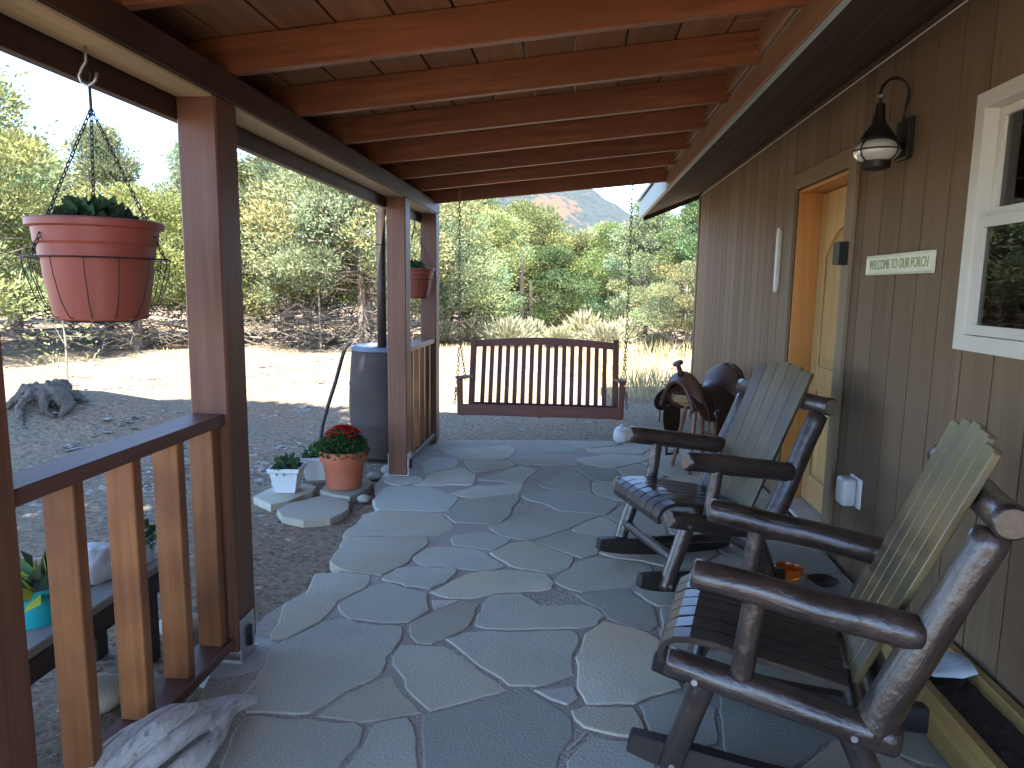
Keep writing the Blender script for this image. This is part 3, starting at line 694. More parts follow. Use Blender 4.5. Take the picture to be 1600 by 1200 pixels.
[(-0.704,4.841),(-0.696,4.911),(-0.700,4.962),(-0.702,5.012),(-0.702,5.062),(-0.713,5.118),(-0.746,5.160),(-0.773,5.196),(-0.793,5.237),(-0.815,5.280),(-0.864,5.316),(-0.907,5.276),(-0.936,5.239),(-0.972,5.208),(-1.012,5.184),(-1.034,5.141),(-1.066,5.102),(-1.086,5.054),(-1.088,5.003),(-1.084,4.953),(-1.077,4.902),(-1.100,4.857),(-1.112,4.810),(-1.131,4.763),(-1.080,4.786),(-1.027,4.780),(-0.974,4.783),(-0.922,4.794),(-0.875,4.817),(-0.826,4.831),(-0.774,4.831)],
[(-1.216,4.743),(-1.166,4.782),(-1.134,4.820),(-1.103,4.858),(-1.078,4.894),(-1.093,4.945),(-1.122,4.994),(-1.157,5.047),(-1.212,5.049),(-1.258,5.052),(-1.304,5.063),(-1.349,5.074),(-1.360,5.085),(-1.360,5.038),(-1.360,4.991),(-1.360,4.944),(-1.360,4.897),(-1.360,4.850),(-1.342,4.822),(-1.309,4.791),(-1.269,4.768)],
[(-1.100,5.090),(-1.050,5.145),(-1.022,5.186),(-0.989,5.223),(-0.950,5.254),(-0.905,5.280),(-0.905,5.334),(-0.900,5.386),(-0.909,5.436),(-0.914,5.487),(-0.931,5.536),(-0.947,5.599),(-1.013,5.604),(-1.066,5.610),(-1.119,5.604),(-1.171,5.603),(-1.179,5.551),(-1.187,5.498),(-1.194,5.446),(-1.202,5.394),(-1.184,5.348),(-1.166,5.303),(-1.148,5.257),(-1.142,5.208),(-1.135,5.157)],
[(-0.730,5.150),(-0.678,5.197),(-0.642,5.234),(-0.608,5.272),(-0.565,5.298),(-0.521,5.327),(-0.480,5.361),(-0.433,5.413),(-0.454,5.472),(-0.473,5.511),(-0.494,5.563),(-0.555,5.568),(-0.606,5.568),(-0.656,5.561),(-0.705,5.553),(-0.754,5.546),(-0.806,5.538),(-0.874,5.509),(-0.850,5.442),(-0.833,5.397),(-0.822,5.350),(-0.809,5.301),(-0.786,5.255),(-0.761,5.211)],
[(-0.341,4.930),(-0.326,4.998),(-0.322,5.049),(-0.315,5.099),(-0.301,5.147),(-0.287,5.196),(-0.272,5.245),(-0.258,5.293),(-0.244,5.342),(-0.293,5.360),(-0.338,5.389),(-0.397,5.419),(-0.448,5.377),(-0.478,5.334),(-0.504,5.289),(-0.522,5.242),(-0.540,5.196),(-0.563,5.152),(-0.596,5.116),(-0.633,5.083),(-0.668,5.044),(-0.700,4.978),(-0.625,4.970),(-0.572,4.966),(-0.521,4.956),(-0.470,4.940),(-0.415,4.927)],
[(-0.118,4.809),(-0.064,4.802),(-0.014,4.790),(0.035,4.779),(0.084,4.761),(0.146,4.755),(0.152,4.816),(0.143,4.866),(0.145,4.915),(0.141,4.965),(0.148,5.014),(0.154,5.067),(0.141,5.118),(0.121,5.160),(0.103,5.203),(0.084,5.246),(0.066,5.288),(0.045,5.334),(-0.009,5.382),(-0.038,5.316),(-0.048,5.265),(-0.070,5.218),(-0.091,5.172),(-0.113,5.125),(-0.135,5.078),(-0.156,5.032),(-0.178,4.985),(-0.199,4.939),(-0.223,4.892),(-0.192,4.860),(-0.157,4.834)],
[(-0.920,5.557),(-0.857,5.553),(-0.806,5.558),(-0.756,5.565),(-0.706,5.573),(-0.657,5.580),(-0.606,5.587),(-0.537,5.606),(-0.520,5.677),(-0.516,5.732),(-0.508,5.784),(-0.500,5.835),(-0.494,5.887),(-0.487,5.946),(-0.499,6.004),(-0.516,6.056),(-0.535,6.105),(-0.559,6.155),(-0.608,6.134),(-0.655,6.114),(-0.703,6.095),(-0.751,6.076),(-0.798,6.056),(-0.846,6.037),(-0.894,6.018),(-0.942,5.999),(-0.989,5.979),(-1.037,5.960),(-1.085,5.941),(-1.132,5.921),(-1.180,5.902),(-1.146,5.862),(-1.113,5.821),(-1.079,5.781),(-1.049,5.738),(-1.025,5.691),(-0.993,5.649),(-0.963,5.605)],
[(-0.445,5.839),(-0.374,5.846),(-0.324,5.857),(-0.275,5.865),(-0.225,5.877),(-0.177,5.893),(-0.132,5.915),(-0.087,5.935),(-0.041,5.952),(0.008,5.962),(0.066,5.966),(0.051,6.022),(0.038,6.068),(0.014,6.111),(0.004,6.158),(-0.009,6.204),(-0.024,6.250),(-0.036,6.308),(-0.089,6.276),(-0.133,6.248),(-0.168,6.210),(-0.210,6.181),(-0.253,6.152),(-0.296,6.124),(-0.338,6.095),(-0.385,6.074),(-0.432,6.054),(-0.488,6.020),(-0.480,5.956),(-0.470,5.906)],
[(-0.463,5.510),(-0.409,5.495),(-0.363,5.488),(-0.317,5.490),(-0.271,5.487),(-0.226,5.478),(-0.177,5.490),(-0.128,5.502),(-0.078,5.506),(-0.028,5.506),(0.025,5.507),(0.090,5.537),(0.067,5.602),(0.041,5.645),(0.022,5.690),(0.013,5.739),(-0.007,5.785),(-0.029,5.836),(-0.087,5.831),(-0.137,5.840),(-0.189,5.849),(-0.243,5.849),(-0.295,5.844),(-0.348,5.838),(-0.412,5.830),(-0.445,5.782),(-0.469,5.745),(-0.490,5.706),(-0.519,5.656),(-0.499,5.603),(-0.481,5.561)],
[(0.079,5.591),(0.127,5.562),(0.171,5.538),(0.214,5.518),(0.255,5.489),(0.304,5.473),(0.358,5.456),(0.387,5.503),(0.424,5.535),(0.457,5.570),(0.494,5.602),(0.525,5.639),(0.556,5.676),(0.587,5.713),(0.619,5.749),(0.653,5.785),(0.670,5.833),(0.701,5.884),(0.643,5.902),(0.600,5.926),(0.552,5.939),(0.504,5.946),(0.456,5.950),(0.408,5.950),(0.353,5.961),(0.301,5.935),(0.259,5.907),(0.225,5.871),(0.192,5.835),(0.153,5.807),(0.106,5.791),(0.066,5.762),(0.018,5.732),(0.048,5.685),(0.063,5.641)],
[(0.169,5.972),(0.223,5.963),(0.274,5.957),(0.325,5.962),(0.375,5.968),(0.424,5.968),(0.474,5.964),(0.526,5.963),(0.575,5.977),(0.631,5.992),(0.633,6.050),(0.658,6.094),(0.675,6.140),(0.701,6.188),(0.653,6.214),(0.612,6.240),(0.571,6.265),(0.530,6.292),(0.486,6.314),(0.442,6.288),(0.400,6.259),(0.354,6.235),(0.311,6.208),(0.267,6.183),(0.222,6.158),(0.179,6.130),(0.125,6.108),(0.137,6.057),(0.149,6.016)],
[(0.180,5.066),(0.238,5.052),(0.283,5.046),(0.328,5.040),(0.373,5.029),(0.440,5.022),(0.426,5.091),(0.405,5.138),(0.384,5.184),(0.379,5.234),(0.372,5.284),(0.364,5.334),(0.362,5.391),(0.309,5.420),(0.258,5.438),(0.206,5.441),(0.158,5.450),(0.111,5.469),(0.033,5.484),(0.039,5.404),(0.058,5.355),(0.076,5.309),(0.096,5.263),(0.115,5.217),(0.135,5.171),(0.152,5.124)],
[(0.178,4.722),(0.224,4.701),(0.261,4.666),(0.299,4.633),(0.343,4.597),(0.399,4.589),(0.447,4.603),(0.500,4.617),(0.499,4.675),(0.510,4.724),(0.515,4.773),(0.521,4.823),(0.535,4.872),(0.531,4.923),(0.540,4.985),(0.476,4.994),(0.426,5.011),(0.373,5.014),(0.322,5.022),(0.271,5.034),(0.218,5.035),(0.157,5.035),(0.162,4.975),(0.160,4.924),(0.163,4.874),(0.159,4.822),(0.173,4.773)],
[(0.336,3.965),(0.388,3.969),(0.433,3.957),(0.479,3.968),(0.524,3.959),(0.568,3.962),(0.571,4.011),(0.571,4.061),(0.575,4.110),(0.575,4.160),(0.576,4.210),(0.577,4.260),(0.574,4.310),(0.585,4.359),(0.580,4.409),(0.584,4.466),(0.527,4.481),(0.486,4.513),(0.440,4.538),(0.371,4.564),(0.333,4.503),(0.315,4.459),(0.299,4.416),(0.282,4.373),(0.262,4.330),(0.247,4.278),(0.266,4.222),(0.286,4.173),(0.301,4.123),(0.312,4.072),(0.332,4.023)],
[(1.105,5.161),(1.075,5.205),(1.046,5.247),(1.015,5.291),(0.961,5.287),(0.909,5.283),(0.857,5.278),(0.805,5.274),(0.751,5.269),(0.719,5.228),(0.690,5.188),(0.659,5.149),(0.632,5.107),(0.595,5.073),(0.570,5.030),(0.541,4.988),(0.543,4.956),(0.586,4.934),(0.626,4.906),(0.673,4.894),(0.714,4.869),(0.758,4.849),(0.801,4.828),(0.844,4.807),(0.887,4.786),(0.931,4.763),(0.988,4.765),(1.005,4.817),(1.017,4.866),(1.032,4.915),(1.046,4.964),(1.061,5.012),(1.075,5.061),(1.090,5.110)],
[(1.395,6.052),(1.394,6.088),(1.367,6.119),(1.327,6.146),(1.291,6.178),(1.254,6.208),(1.216,6.238),(1.179,6.268),(1.142,6.298),(1.104,6.328),(1.063,6.360),(1.027,6.316),(0.995,6.275),(0.963,6.233),(0.930,6.192),(0.898,6.148),(0.914,6.097),(0.932,6.049),(0.949,6.001),(0.965,5.952),(0.983,5.904),(0.998,5.855),(1.019,5.804),(1.066,5.831),(1.107,5.861),(1.150,5.888),(1.192,5.915),(1.234,5.943),(1.276,5.970),(1.318,5.999),(1.361,6.025)],
[(1.395,4.333),(1.395,4.390),(1.395,4.438),(1.395,4.486),(1.395,4.534),(1.395,4.582),(1.395,4.630),(1.395,4.678),(1.395,4.726),(1.395,4.783),(1.349,4.772),(1.299,4.771),(1.248,4.766),(1.198,4.761),(1.148,4.757),(1.097,4.751),(1.047,4.751),(0.995,4.745),(0.978,4.731),(0.982,4.681),(0.980,4.633),(0.981,4.585),(0.979,4.537),(0.979,4.487),(1.012,4.444),(1.045,4.402),(1.077,4.360),(1.111,4.317),(1.161,4.319),(1.209,4.324),(1.257,4.327),(1.305,4.330),(1.352,4.335)],
[(1.395,1.629),(1.395,1.690),(1.395,1.743),(1.395,1.796),(1.395,1.849),(1.395,1.903),(1.395,1.956),(1.395,2.009),(1.395,2.071),(1.349,2.058),(1.299,2.053),(1.249,2.045),(1.199,2.038),(1.148,2.031),(1.096,2.022),(1.084,1.968),(1.075,1.916),(1.065,1.864),(1.054,1.812),(1.044,1.757),(1.082,1.724),(1.119,1.693),(1.155,1.662),(1.192,1.631),(1.230,1.599),(1.288,1.609),(1.344,1.624)],
[(1.003,2.544),(0.980,2.594),(0.955,2.641),(0.932,2.689),(0.907,2.738),(0.855,2.756),(0.804,2.772),(0.756,2.749),(0.710,2.726),(0.665,2.703),(0.619,2.679),(0.573,2.657),(0.529,2.632),(0.483,2.610),(0.437,2.584),(0.435,2.536),(0.435,2.488),(0.440,2.440),(0.431,2.388),(0.485,2.376),(0.533,2.361),(0.583,2.362),(0.631,2.352),(0.680,2.343),(0.728,2.333),(0.777,2.325),(0.825,2.315),(0.877,2.307),(0.904,2.355),(0.929,2.402),(0.953,2.449),(0.979,2.495)],
[(1.097,4.305),(1.065,4.348),(1.033,4.389),(1.002,4.431),(0.968,4.474),(0.918,4.459),(0.873,4.443),(0.826,4.430),(0.781,4.412),(0.734,4.400),(0.686,4.394),(0.640,4.377),(0.589,4.355),(0.597,4.300),(0.592,4.252),(0.592,4.204),(0.592,4.156),(0.590,4.108),(0.592,4.060),(0.582,4.006),(0.630,3.974),(0.673,3.946),(0.723,3.929),(0.765,3.894),(0.811,3.894),(0.858,3.894),(0.894,3.933),(0.935,3.959),(0.975,3.989),(1.016,4.018),(1.030,4.067),(1.043,4.114),(1.057,4.161),(1.070,4.209),(1.084,4.256)],
[(0.636,1.902),(0.642,1.843),(0.648,1.785),(0.655,1.726),(0.695,1.698),(0.736,1.673),(0.786,1.687),(0.834,1.702),(0.881,1.716),(0.929,1.731),(0.977,1.745),(1.026,1.761),(1.038,1.815),(1.048,1.868),(1.058,1.920),(1.069,1.973),(1.078,2.027),(1.034,2.064),(0.991,2.098),(0.950,2.135),(0.904,2.171),(0.862,2.131),(0.825,2.093),(0.787,2.055),(0.750,2.018),(0.712,1.980),(0.674,1.942)],
[(1.395,5.534),(1.395,5.592),(1.395,5.640),(1.395,5.689),(1.395,5.737),(1.395,5.785),(1.395,5.833),(1.395,5.881),(1.395,5.930),(1.395,5.978),(1.395,6.037),(1.357,6.001),(1.315,5.976),(1.274,5.949),(1.233,5.922),(1.192,5.895),(1.151,5.868),(1.110,5.842),(1.068,5.815),(1.025,5.785),(1.045,5.741),(1.066,5.701),(1.085,5.660),(1.105,5.620),(1.126,5.577),(1.182,5.569),(1.236,5.562),(1.290,5.554),(1.345,5.548)],
[(1.395,2.509),(1.395,2.566),(1.395,2.615),(1.395,2.663),(1.395,2.712),(1.395,2.760),(1.395,2.809),(1.395,2.857),(1.395,2.906),(1.395,2.962),(1.347,2.970),(1.294,2.985),(1.241,2.997),(1.188,3.010),(1.132,3.022),(1.100,2.982),(1.071,2.942),(1.042,2.903),(1.012,2.864),(0.983,2.825),(0.953,2.786),(0.924,2.744),(0.947,2.695),(0.971,2.648),(0.994,2.601),(1.019,2.552),(1.069,2.546),(1.116,2.542),(1.163,2.537),(1.211,2.533),(1.258,2.528),(1.305,2.523),(1.353,2.520)],
[(0.471,2.616),(0.518,2.649),(0.564,2.669),(0.608,2.692),(0.653,2.715),(0.697,2.737),(0.742,2.759),(0.789,2.785),(0.764,2.831),(0.737,2.871),(0.712,2.912),(0.686,2.952),(0.661,2.993),(0.634,3.035),(0.580,3.032),(0.528,3.026),(0.477,3.020),(0.419,3.021),(0.409,2.968),(0.406,2.921),(0.404,2.873),(0.391,2.827),(0.379,2.780),(0.386,2.732),(0.383,2.680),(0.430,2.654)],
[(1.395,3.534),(1.395,3.589),(1.395,3.635),(1.395,3.680),(1.395,3.726),(1.395,3.778),(1.361,3.800),(1.318,3.824),(1.277,3.851),(1.235,3.876),(1.194,3.901),(1.152,3.926),(1.110,3.951),(1.068,3.977),(1.024,4.003),(0.982,3.973),(0.943,3.945),(0.905,3.915),(0.865,3.887),(0.826,3.857),(0.823,3.809),(0.823,3.763),(0.824,3.714),(0.868,3.685),(0.912,3.659),(0.955,3.632),(0.998,3.605),(1.041,3.578),(1.084,3.551),(1.127,3.525),(1.169,3.497),(1.215,3.471),(1.264,3.486),(1.308,3.508),(1.357,3.517)],
[(0.806,3.857),(0.749,3.888),(0.699,3.926),(0.645,3.941),(0.592,3.949),(0.538,3.949),(0.485,3.940),(0.429,3.958),(0.389,3.920),(0.342,3.895),(0.310,3.855),(0.272,3.822),(0.239,3.784),(0.206,3.744),(0.187,3.694),(0.168,3.647),(0.160,3.646),(0.199,3.616),(0.240,3.585),(0.290,3.575),(0.337,3.561),(0.386,3.552),(0.430,3.528),(0.475,3.508),(0.521,3.489),(0.571,3.480),(0.643,3.485),(0.673,3.521),(0.699,3.560),(0.726,3.597),(0.752,3.635),(0.779,3.673),(0.806,3.712),(0.807,3.760),(0.807,3.808)],
[(0.846,1.240),(0.900,1.239),(0.946,1.226),(0.993,1.236),(1.046,1.237),(1.064,1.290),(1.085,1.332),(1.107,1.374),(1.128,1.416),(1.151,1.458),(1.171,1.500),(1.195,1.541),(1.216,1.587),(1.179,1.621),(1.142,1.651),(1.106,1.682),(1.070,1.713),(1.032,1.744),(0.983,1.730),(0.936,1.715),(0.889,1.701),(0.842,1.687),(0.795,1.674),(0.745,1.656),(0.758,1.602),(0.772,1.552),(0.784,1.501),(0.798,1.451),(0.811,1.400),(0.823,1.350),(0.839,1.300)],
[(1.056,1.245),(1.114,1.240),(1.163,1.238),(1.210,1.250),(1.257,1.250),(1.305,1.250),(1.352,1.250),(1.395,1.250),(1.395,1.302),(1.395,1.353),(1.395,1.405),(1.395,1.456),(1.395,1.508),(1.395,1.559),(1.395,1.621),(1.345,1.602),(1.290,1.594),(1.234,1.581),(1.208,1.533),(1.184,1.486),(1.159,1.440),(1.136,1.392),(1.110,1.346),(1.090,1.297)],
[(1.110,5.569),(1.090,5.612),(1.070,5.652),(1.050,5.693),(1.031,5.734),(1.009,5.778),(0.959,5.765),(0.910,5.763),(0.860,5.762),(0.809,5.760),(0.763,5.742),(0.718,5.732),(0.670,5.728),(0.620,5.715),(0.566,5.688),(0.595,5.638),(0.613,5.593),(0.632,5.550),(0.652,5.506),(0.672,5.463),(0.691,5.419),(0.711,5.376),(0.730,5.332),(0.752,5.287),(0.806,5.290),(0.857,5.295),(0.908,5.300),(0.959,5.303),(1.013,5.309),(1.034,5.362),(1.053,5.414),(1.072,5.465),(1.091,5.516)],
[(1.201,3.457),(1.157,3.487),(1.114,3.512),(1.072,3.539),(1.030,3.565),(0.988,3.591),(0.946,3.617),(0.904,3.643),(0.863,3.670),(0.817,3.697),(0.783,3.651),(0.753,3.606),(0.722,3.562),(0.690,3.519),(0.658,3.473),(0.679,3.422),(0.701,3.376),(0.721,3.328),(0.743,3.279),(0.791,3.268),(0.837,3.260),(0.882,3.249),(0.928,3.241),(0.974,3.231),(1.019,3.222),(1.068,3.214),(1.097,3.263),(1.122,3.311),(1.148,3.359),(1.175,3.406)],
[(0.963,4.729),(0.918,4.752),(0.874,4.774),(0.831,4.796),(0.787,4.817),(0.743,4.838),(0.699,4.860),(0.653,4.878),(0.611,4.907),(0.556,4.905),(0.538,4.848),(0.537,4.794),(0.527,4.742),(0.524,4.688),(0.506,4.638),(0.497,4.585),(0.484,4.522),(0.540,4.502),(0.577,4.471),(0.614,4.441),(0.655,4.417),(0.706,4.400),(0.756,4.427),(0.808,4.439),(0.859,4.457),(0.909,4.472),(0.962,4.491),(0.963,4.541),(0.963,4.587),(0.964,4.634),(0.963,4.680)],
[(0.231,1.250),(0.281,1.250),(0.331,1.250),(0.380,1.250),(0.430,1.250),(0.480,1.250),(0.529,1.250),(0.579,1.250),(0.629,1.250),(0.679,1.250),(0.728,1.238),(0.778,1.239),(0.839,1.242),(0.818,1.301),(0.807,1.352),(0.794,1.403),(0.780,1.453),(0.767,1.504),(0.754,1.554),(0.742,1.605),(0.727,1.657),(0.687,1.685),(0.645,1.710),(0.597,1.689),(0.551,1.667),(0.505,1.646),(0.459,1.625),(0.413,1.603),(0.367,1.583),(0.321,1.560),(0.275,1.540),(0.218,1.522),(0.216,1.461),(0.219,1.407),(0.231,1.356),(0.231,1.303)],
[(1.066,3.196),(1.011,3.207),(0.958,3.218),(0.905,3.228),(0.852,3.239),(0.799,3.250),(0.743,3.260),(0.722,3.216),(0.704,3.174),(0.686,3.132),(0.667,3.090),(0.649,3.046),(0.675,3.001),(0.702,2.959),(0.728,2.916),(0.754,2.874),(0.781,2.832),(0.808,2.789),(0.858,2.771),(0.909,2.756),(0.942,2.797),(0.970,2.837),(1.000,2.876),(1.029,2.915),(1.058,2.954),(1.088,2.993),(1.118,3.034),(1.101,3.089),(1.084,3.141)],
[(1.395,2.971),(1.395,3.034),(1.395,3.086),(1.395,3.138),(1.395,3.191),(1.395,3.244),(1.395,3.296),(1.395,3.348),(1.395,3.401),(1.395,3.454),(1.395,3.513),(1.371,3.514),(1.322,3.488),(1.270,3.474),(1.220,3.453),(1.195,3.411),(1.173,3.369),(1.150,3.328),(1.128,3.287),(1.105,3.246),(1.083,3.202),(1.100,3.148),(1.117,3.095),(1.135,3.040),(1.189,3.026),(1.242,3.014),(1.294,3.001),(1.347,2.990)],
[(1.395,2.081),(1.395,2.139),(1.395,2.190),(1.395,2.240),(1.395,2.290),(1.395,2.341),(1.395,2.391),(1.395,2.442),(1.395,2.500),(1.353,2.499),(1.306,2.506),(1.258,2.511),(1.211,2.515),(1.164,2.520),(1.116,2.525),(1.069,2.530),(1.019,2.534),(0.991,2.485),(0.967,2.438),(0.941,2.391),(0.916,2.344),(0.891,2.295),(0.900,2.241),(0.911,2.188),(0.948,2.157),(0.983,2.128),(1.018,2.099),(1.053,2.069),(1.091,2.040),(1.144,2.047),(1.195,2.055),(1.247,2.062),(1.298,2.069),(1.349,2.078)],
[(1.395,6.106),(1.395,6.165),(1.395,6.212),(1.395,6.259),(1.395,6.306),(1.395,6.353),(1.395,6.400),(1.353,6.400),(1.307,6.400),(1.260,6.400),(1.213,6.404),(1.168,6.416),(1.120,6.418),(1.065,6.413),(1.070,6.376),(1.112,6.343),(1.152,6.310),(1.193,6.278),(1.234,6.245),(1.275,6.212),(1.315,6.179),(1.357,6.148)],
[(0.368,5.462),(0.376,5.408),(0.374,5.356),(0.386,5.306),(0.391,5.255),(0.404,5.205),(0.398,5.152),(0.437,5.120),(0.473,5.082),(0.526,5.073),(0.581,5.062),(0.609,5.113),(0.643,5.152),(0.673,5.194),(0.704,5.235),(0.735,5.278),(0.716,5.325),(0.695,5.368),(0.676,5.412),(0.656,5.456),(0.636,5.500),(0.617,5.544),(0.596,5.588),(0.575,5.641),(0.524,5.607),(0.482,5.575),(0.446,5.536),(0.413,5.495)],
[(0.127,1.534),(0.195,1.528),(0.244,1.538),(0.285,1.567),(0.330,1.583),(0.374,1.604),(0.417,1.624),(0.461,1.644),(0.504,1.664),(0.548,1.684),(0.591,1.704),(0.637,1.726),(0.631,1.786),(0.625,1.843),(0.618,1.901),(0.575,1.937),(0.530,1.968),(0.491,2.006),(0.445,2.040),(0.382,2.032),(0.319,2.024),(0.300,1.973),(0.279,1.927),(0.269,1.878),(0.256,1.829),(0.239,1.782),(0.212,1.739),(0.185,1.696),(0.164,1.650),(0.147,1.603)],
[(1.053,6.413),(0.998,6.414),(0.949,6.412),(0.901,6.400),(0.853,6.400),(0.805,6.400),(0.757,6.400),(0.709,6.400),(0.661,6.400),(0.613,6.400),(0.565,6.412),(0.516,6.410),(0.456,6.409),(0.472,6.346),(0.511,6.318),(0.553,6.296),(0.593,6.271),(0.633,6.247),(0.673,6.222),(0.714,6.200),(0.754,6.174),(0.797,6.170),(0.838,6.163),(0.883,6.159),(0.919,6.203),(0.951,6.246),(0.986,6.288),(1.018,6.331),(1.053,6.375)],
[(0.454,6.307),(0.446,6.354),(0.452,6.411),(0.394,6.410),(0.346,6.412),(0.299,6.400),(0.251,6.400),(0.204,6.400),(0.156,6.400),(0.108,6.400),(0.060,6.400),(0.013,6.402),(-0.045,6.410),(-0.038,6.352),(-0.027,6.306),(-0.006,6.263),(0.004,6.218),(0.016,6.173),(0.033,6.129),(0.038,6.075),(0.089,6.103),(0.139,6.122),(0.180,6.156),(0.227,6.179),(0.272,6.206),(0.317,6.232),(0.363,6.257),(0.407,6.287)],
[(1.395,5.146),(1.395,5.207),(1.395,5.258),(1.395,5.310),(1.395,5.362),(1.395,5.414),(1.395,5.465),(1.395,5.525),(1.346,5.528),(1.292,5.537),(1.237,5.544),(1.183,5.553),(1.125,5.559),(1.104,5.506),(1.086,5.455),(1.067,5.405),(1.048,5.354),(1.029,5.302),(1.059,5.257),(1.088,5.215),(1.119,5.171),(1.167,5.167),(1.214,5.164),(1.260,5.160),(1.307,5.157),(1.353,5.155)],
[(0.641,3.463),(0.587,3.467),(0.528,3.475),(0.482,3.438),(0.445,3.399),(0.426,3.348),(0.399,3.305),(0.365,3.265),(0.334,3.223),(0.304,3.175),(0.345,3.131),(0.367,3.079),(0.402,3.032),(0.451,3.033),(0.495,3.042),(0.540,3.043),(0.585,3.048),(0.633,3.053),(0.653,3.098),(0.671,3.141),(0.690,3.184),(0.709,3.226),(0.727,3.271),(0.706,3.320),(0.685,3.367),(0.666,3.416)],
[(1.395,3.790),(1.395,3.852),(1.395,3.904),(1.395,3.955),(1.395,4.007),(1.395,4.058),(1.395,4.109),(1.395,4.161),(1.395,4.212),(1.395,4.264),(1.395,4.324),(1.353,4.315),(1.305,4.313),(1.258,4.310),(1.211,4.306),(1.164,4.303),(1.114,4.298),(1.099,4.250),(1.087,4.204),(1.074,4.158),(1.060,4.112),(1.047,4.066),(1.034,4.017),(1.081,3.987),(1.127,3.961),(1.172,3.933),(1.217,3.906),(1.262,3.879),(1.307,3.851),(1.354,3.826)],
[(0.899,5.766),(0.949,5.785),(1.002,5.794),(0.985,5.847),(0.967,5.896),(0.951,5.944),(0.934,5.993),(0.916,6.041),(0.900,6.090),(0.881,6.141),(0.819,6.147),(0.757,6.164),(0.712,6.133),(0.662,6.112),(0.664,6.051),(0.635,5.999),(0.628,5.937),(0.671,5.898),(0.715,5.870),(0.751,5.833),(0.795,5.800),(0.847,5.786)],
[(0.042,3.937),(0.092,3.940),(0.142,3.930),(0.191,3.914),(0.240,3.899),(0.293,3.891),(0.351,3.908),(0.328,3.961),(0.311,4.009),(0.303,4.058),(0.287,4.106),(0.272,4.154),(0.262,4.204),(0.235,4.249),(0.176,4.247),(0.157,4.201),(0.123,4.163),(0.094,4.122),(0.067,4.080),(0.034,4.041),(0.016,3.994)],
[(0.874,2.288),(0.826,2.299),(0.779,2.307),(0.733,2.316),(0.687,2.324),(0.640,2.334),(0.593,2.338),(0.540,2.355),(0.536,2.300),(0.524,2.253),(0.528,2.205),(0.516,2.159),(0.509,2.113),(0.505,2.065),(0.498,2.016),(0.542,1.985),(0.581,1.950),(0.625,1.918),(0.667,1.957),(0.704,1.995),(0.742,2.033),(0.779,2.070),(0.817,2.108),(0.855,2.146),(0.893,2.186),(0.885,2.237)],
[(1.395,4.792),(1.395,4.847),(1.395,4.894),(1.395,4.941),(1.395,4.988),(1.395,5.035),(1.395,5.082),(1.395,5.137),(1.354,5.135),(1.308,5.140),(1.262,5.143),(1.216,5.146),(1.170,5.151),(1.121,5.153),(1.104,5.102),(1.091,5.054),(1.077,5.006),(1.063,4.958),(1.048,4.911),(1.035,4.863),(1.020,4.815),(1.008,4.764),(1.059,4.766),(1.108,4.771),(1.157,4.774),(1.205,4.778),(1.254,4.782),(1.303,4.786),(1.352,4.793)]]

for i, p in enumerate(FLAGS):
    slab('flagstone', p, rnd.uniform(-0.0012, 0.004), 0.05, M_STONE, porch_floor, i * 1.37, tilt=0.002)

# ------------------------------------------------------------------ house
house = thing('house', 'brown board-sided house with knotty wooden door and white window along the porch', 'house', (W, 3.0, 0))
Y0, Y1, ZT = -2.0, 8.5, 2.50
DOOR = (3.886, 4.79, 0.0, 2.06)
WIN = (1.70, 2.73, 1.215, 2.115)


def cut(ya, yb, za, zb, holes):
    """rectangles of a strip left after the openings are taken out"""
    ys = sorted({ya, yb, *[h for H in holes for h in H[:2] if ya < h < yb]})
    out = []
    for a, b in zip(ys[:-1], ys[1:]):
        seg = [(za, zb)]
        for H in holes:
            if H[0] <= (a + b) / 2 <= H[1]:
                ns = []
                for s in seg:
                    if H[2] > s[0]: ns.append((s[0], min(s[1], H[2])))
                    if H[3] < s[1]: ns.append((max(s[0], H[3]), s[1]))
                seg = ns
        out += [(a, b, *s) for s in seg if s[1] - s[0] > 0.01]
    # join neighbours of equal height
    return out


mb = MB()
for a, b, c, d in cut(Y0, Y1, -0.2, 2.62, [DOOR, WIN]):
    mb.box((W + 0.045, (a + b) / 2, (c + d) / 2), (0.06, b - a, d - c))
mb.box((4.4, Y1 - 0.03, 1.2), (5.9, 0.055, 2.8))
mb.box((4.4, Y0 + 0.03, 1.2), (5.9, 0.055, 2.8))
mb.box((7.4, 3.25, 1.2), (0.06, 10.4, 2.8))
mb.box((4.4, 3.25, -0.1), (5.9, 10.4, 0.06))
mb.box((4.4, 3.25, 2.60), (5.7, 10.3, 0.03))
mb.box((3.2, 3.2, 1.2), (0.06, 10.2, 2.6))
wall = mb.build('wall', M_SIDING, house)
y = Y1
k = 0
while y > Y0 + 0.2:
    for a, b, c, d in cut(y - 0.1985, y - 0.0085, -0.03, ZT, [(DOOR[0] - 0.09, DOOR[1] + 0.09, -1, DOOR[3] + 0.09), (WIN[0], WIN[1], WIN[2], WIN[3])]):
        if b - a > 0.012:
            stick('siding_board', (W + 0.007, (a + b) / 2, c), (W + 0.007, (a + b) / 2, d), b - a, 0.014, M_SIDING, wall, up=(1, 0, 0), bev=0.0015)
    y -= 0.20
stick('corner_board', (W - 0.004, Y1 - 0.02, -0.03), (W - 0.004, Y1 - 0.02, ZT), 0.06, 0.02, M_TRIM, house, up=(1, 0, 0))
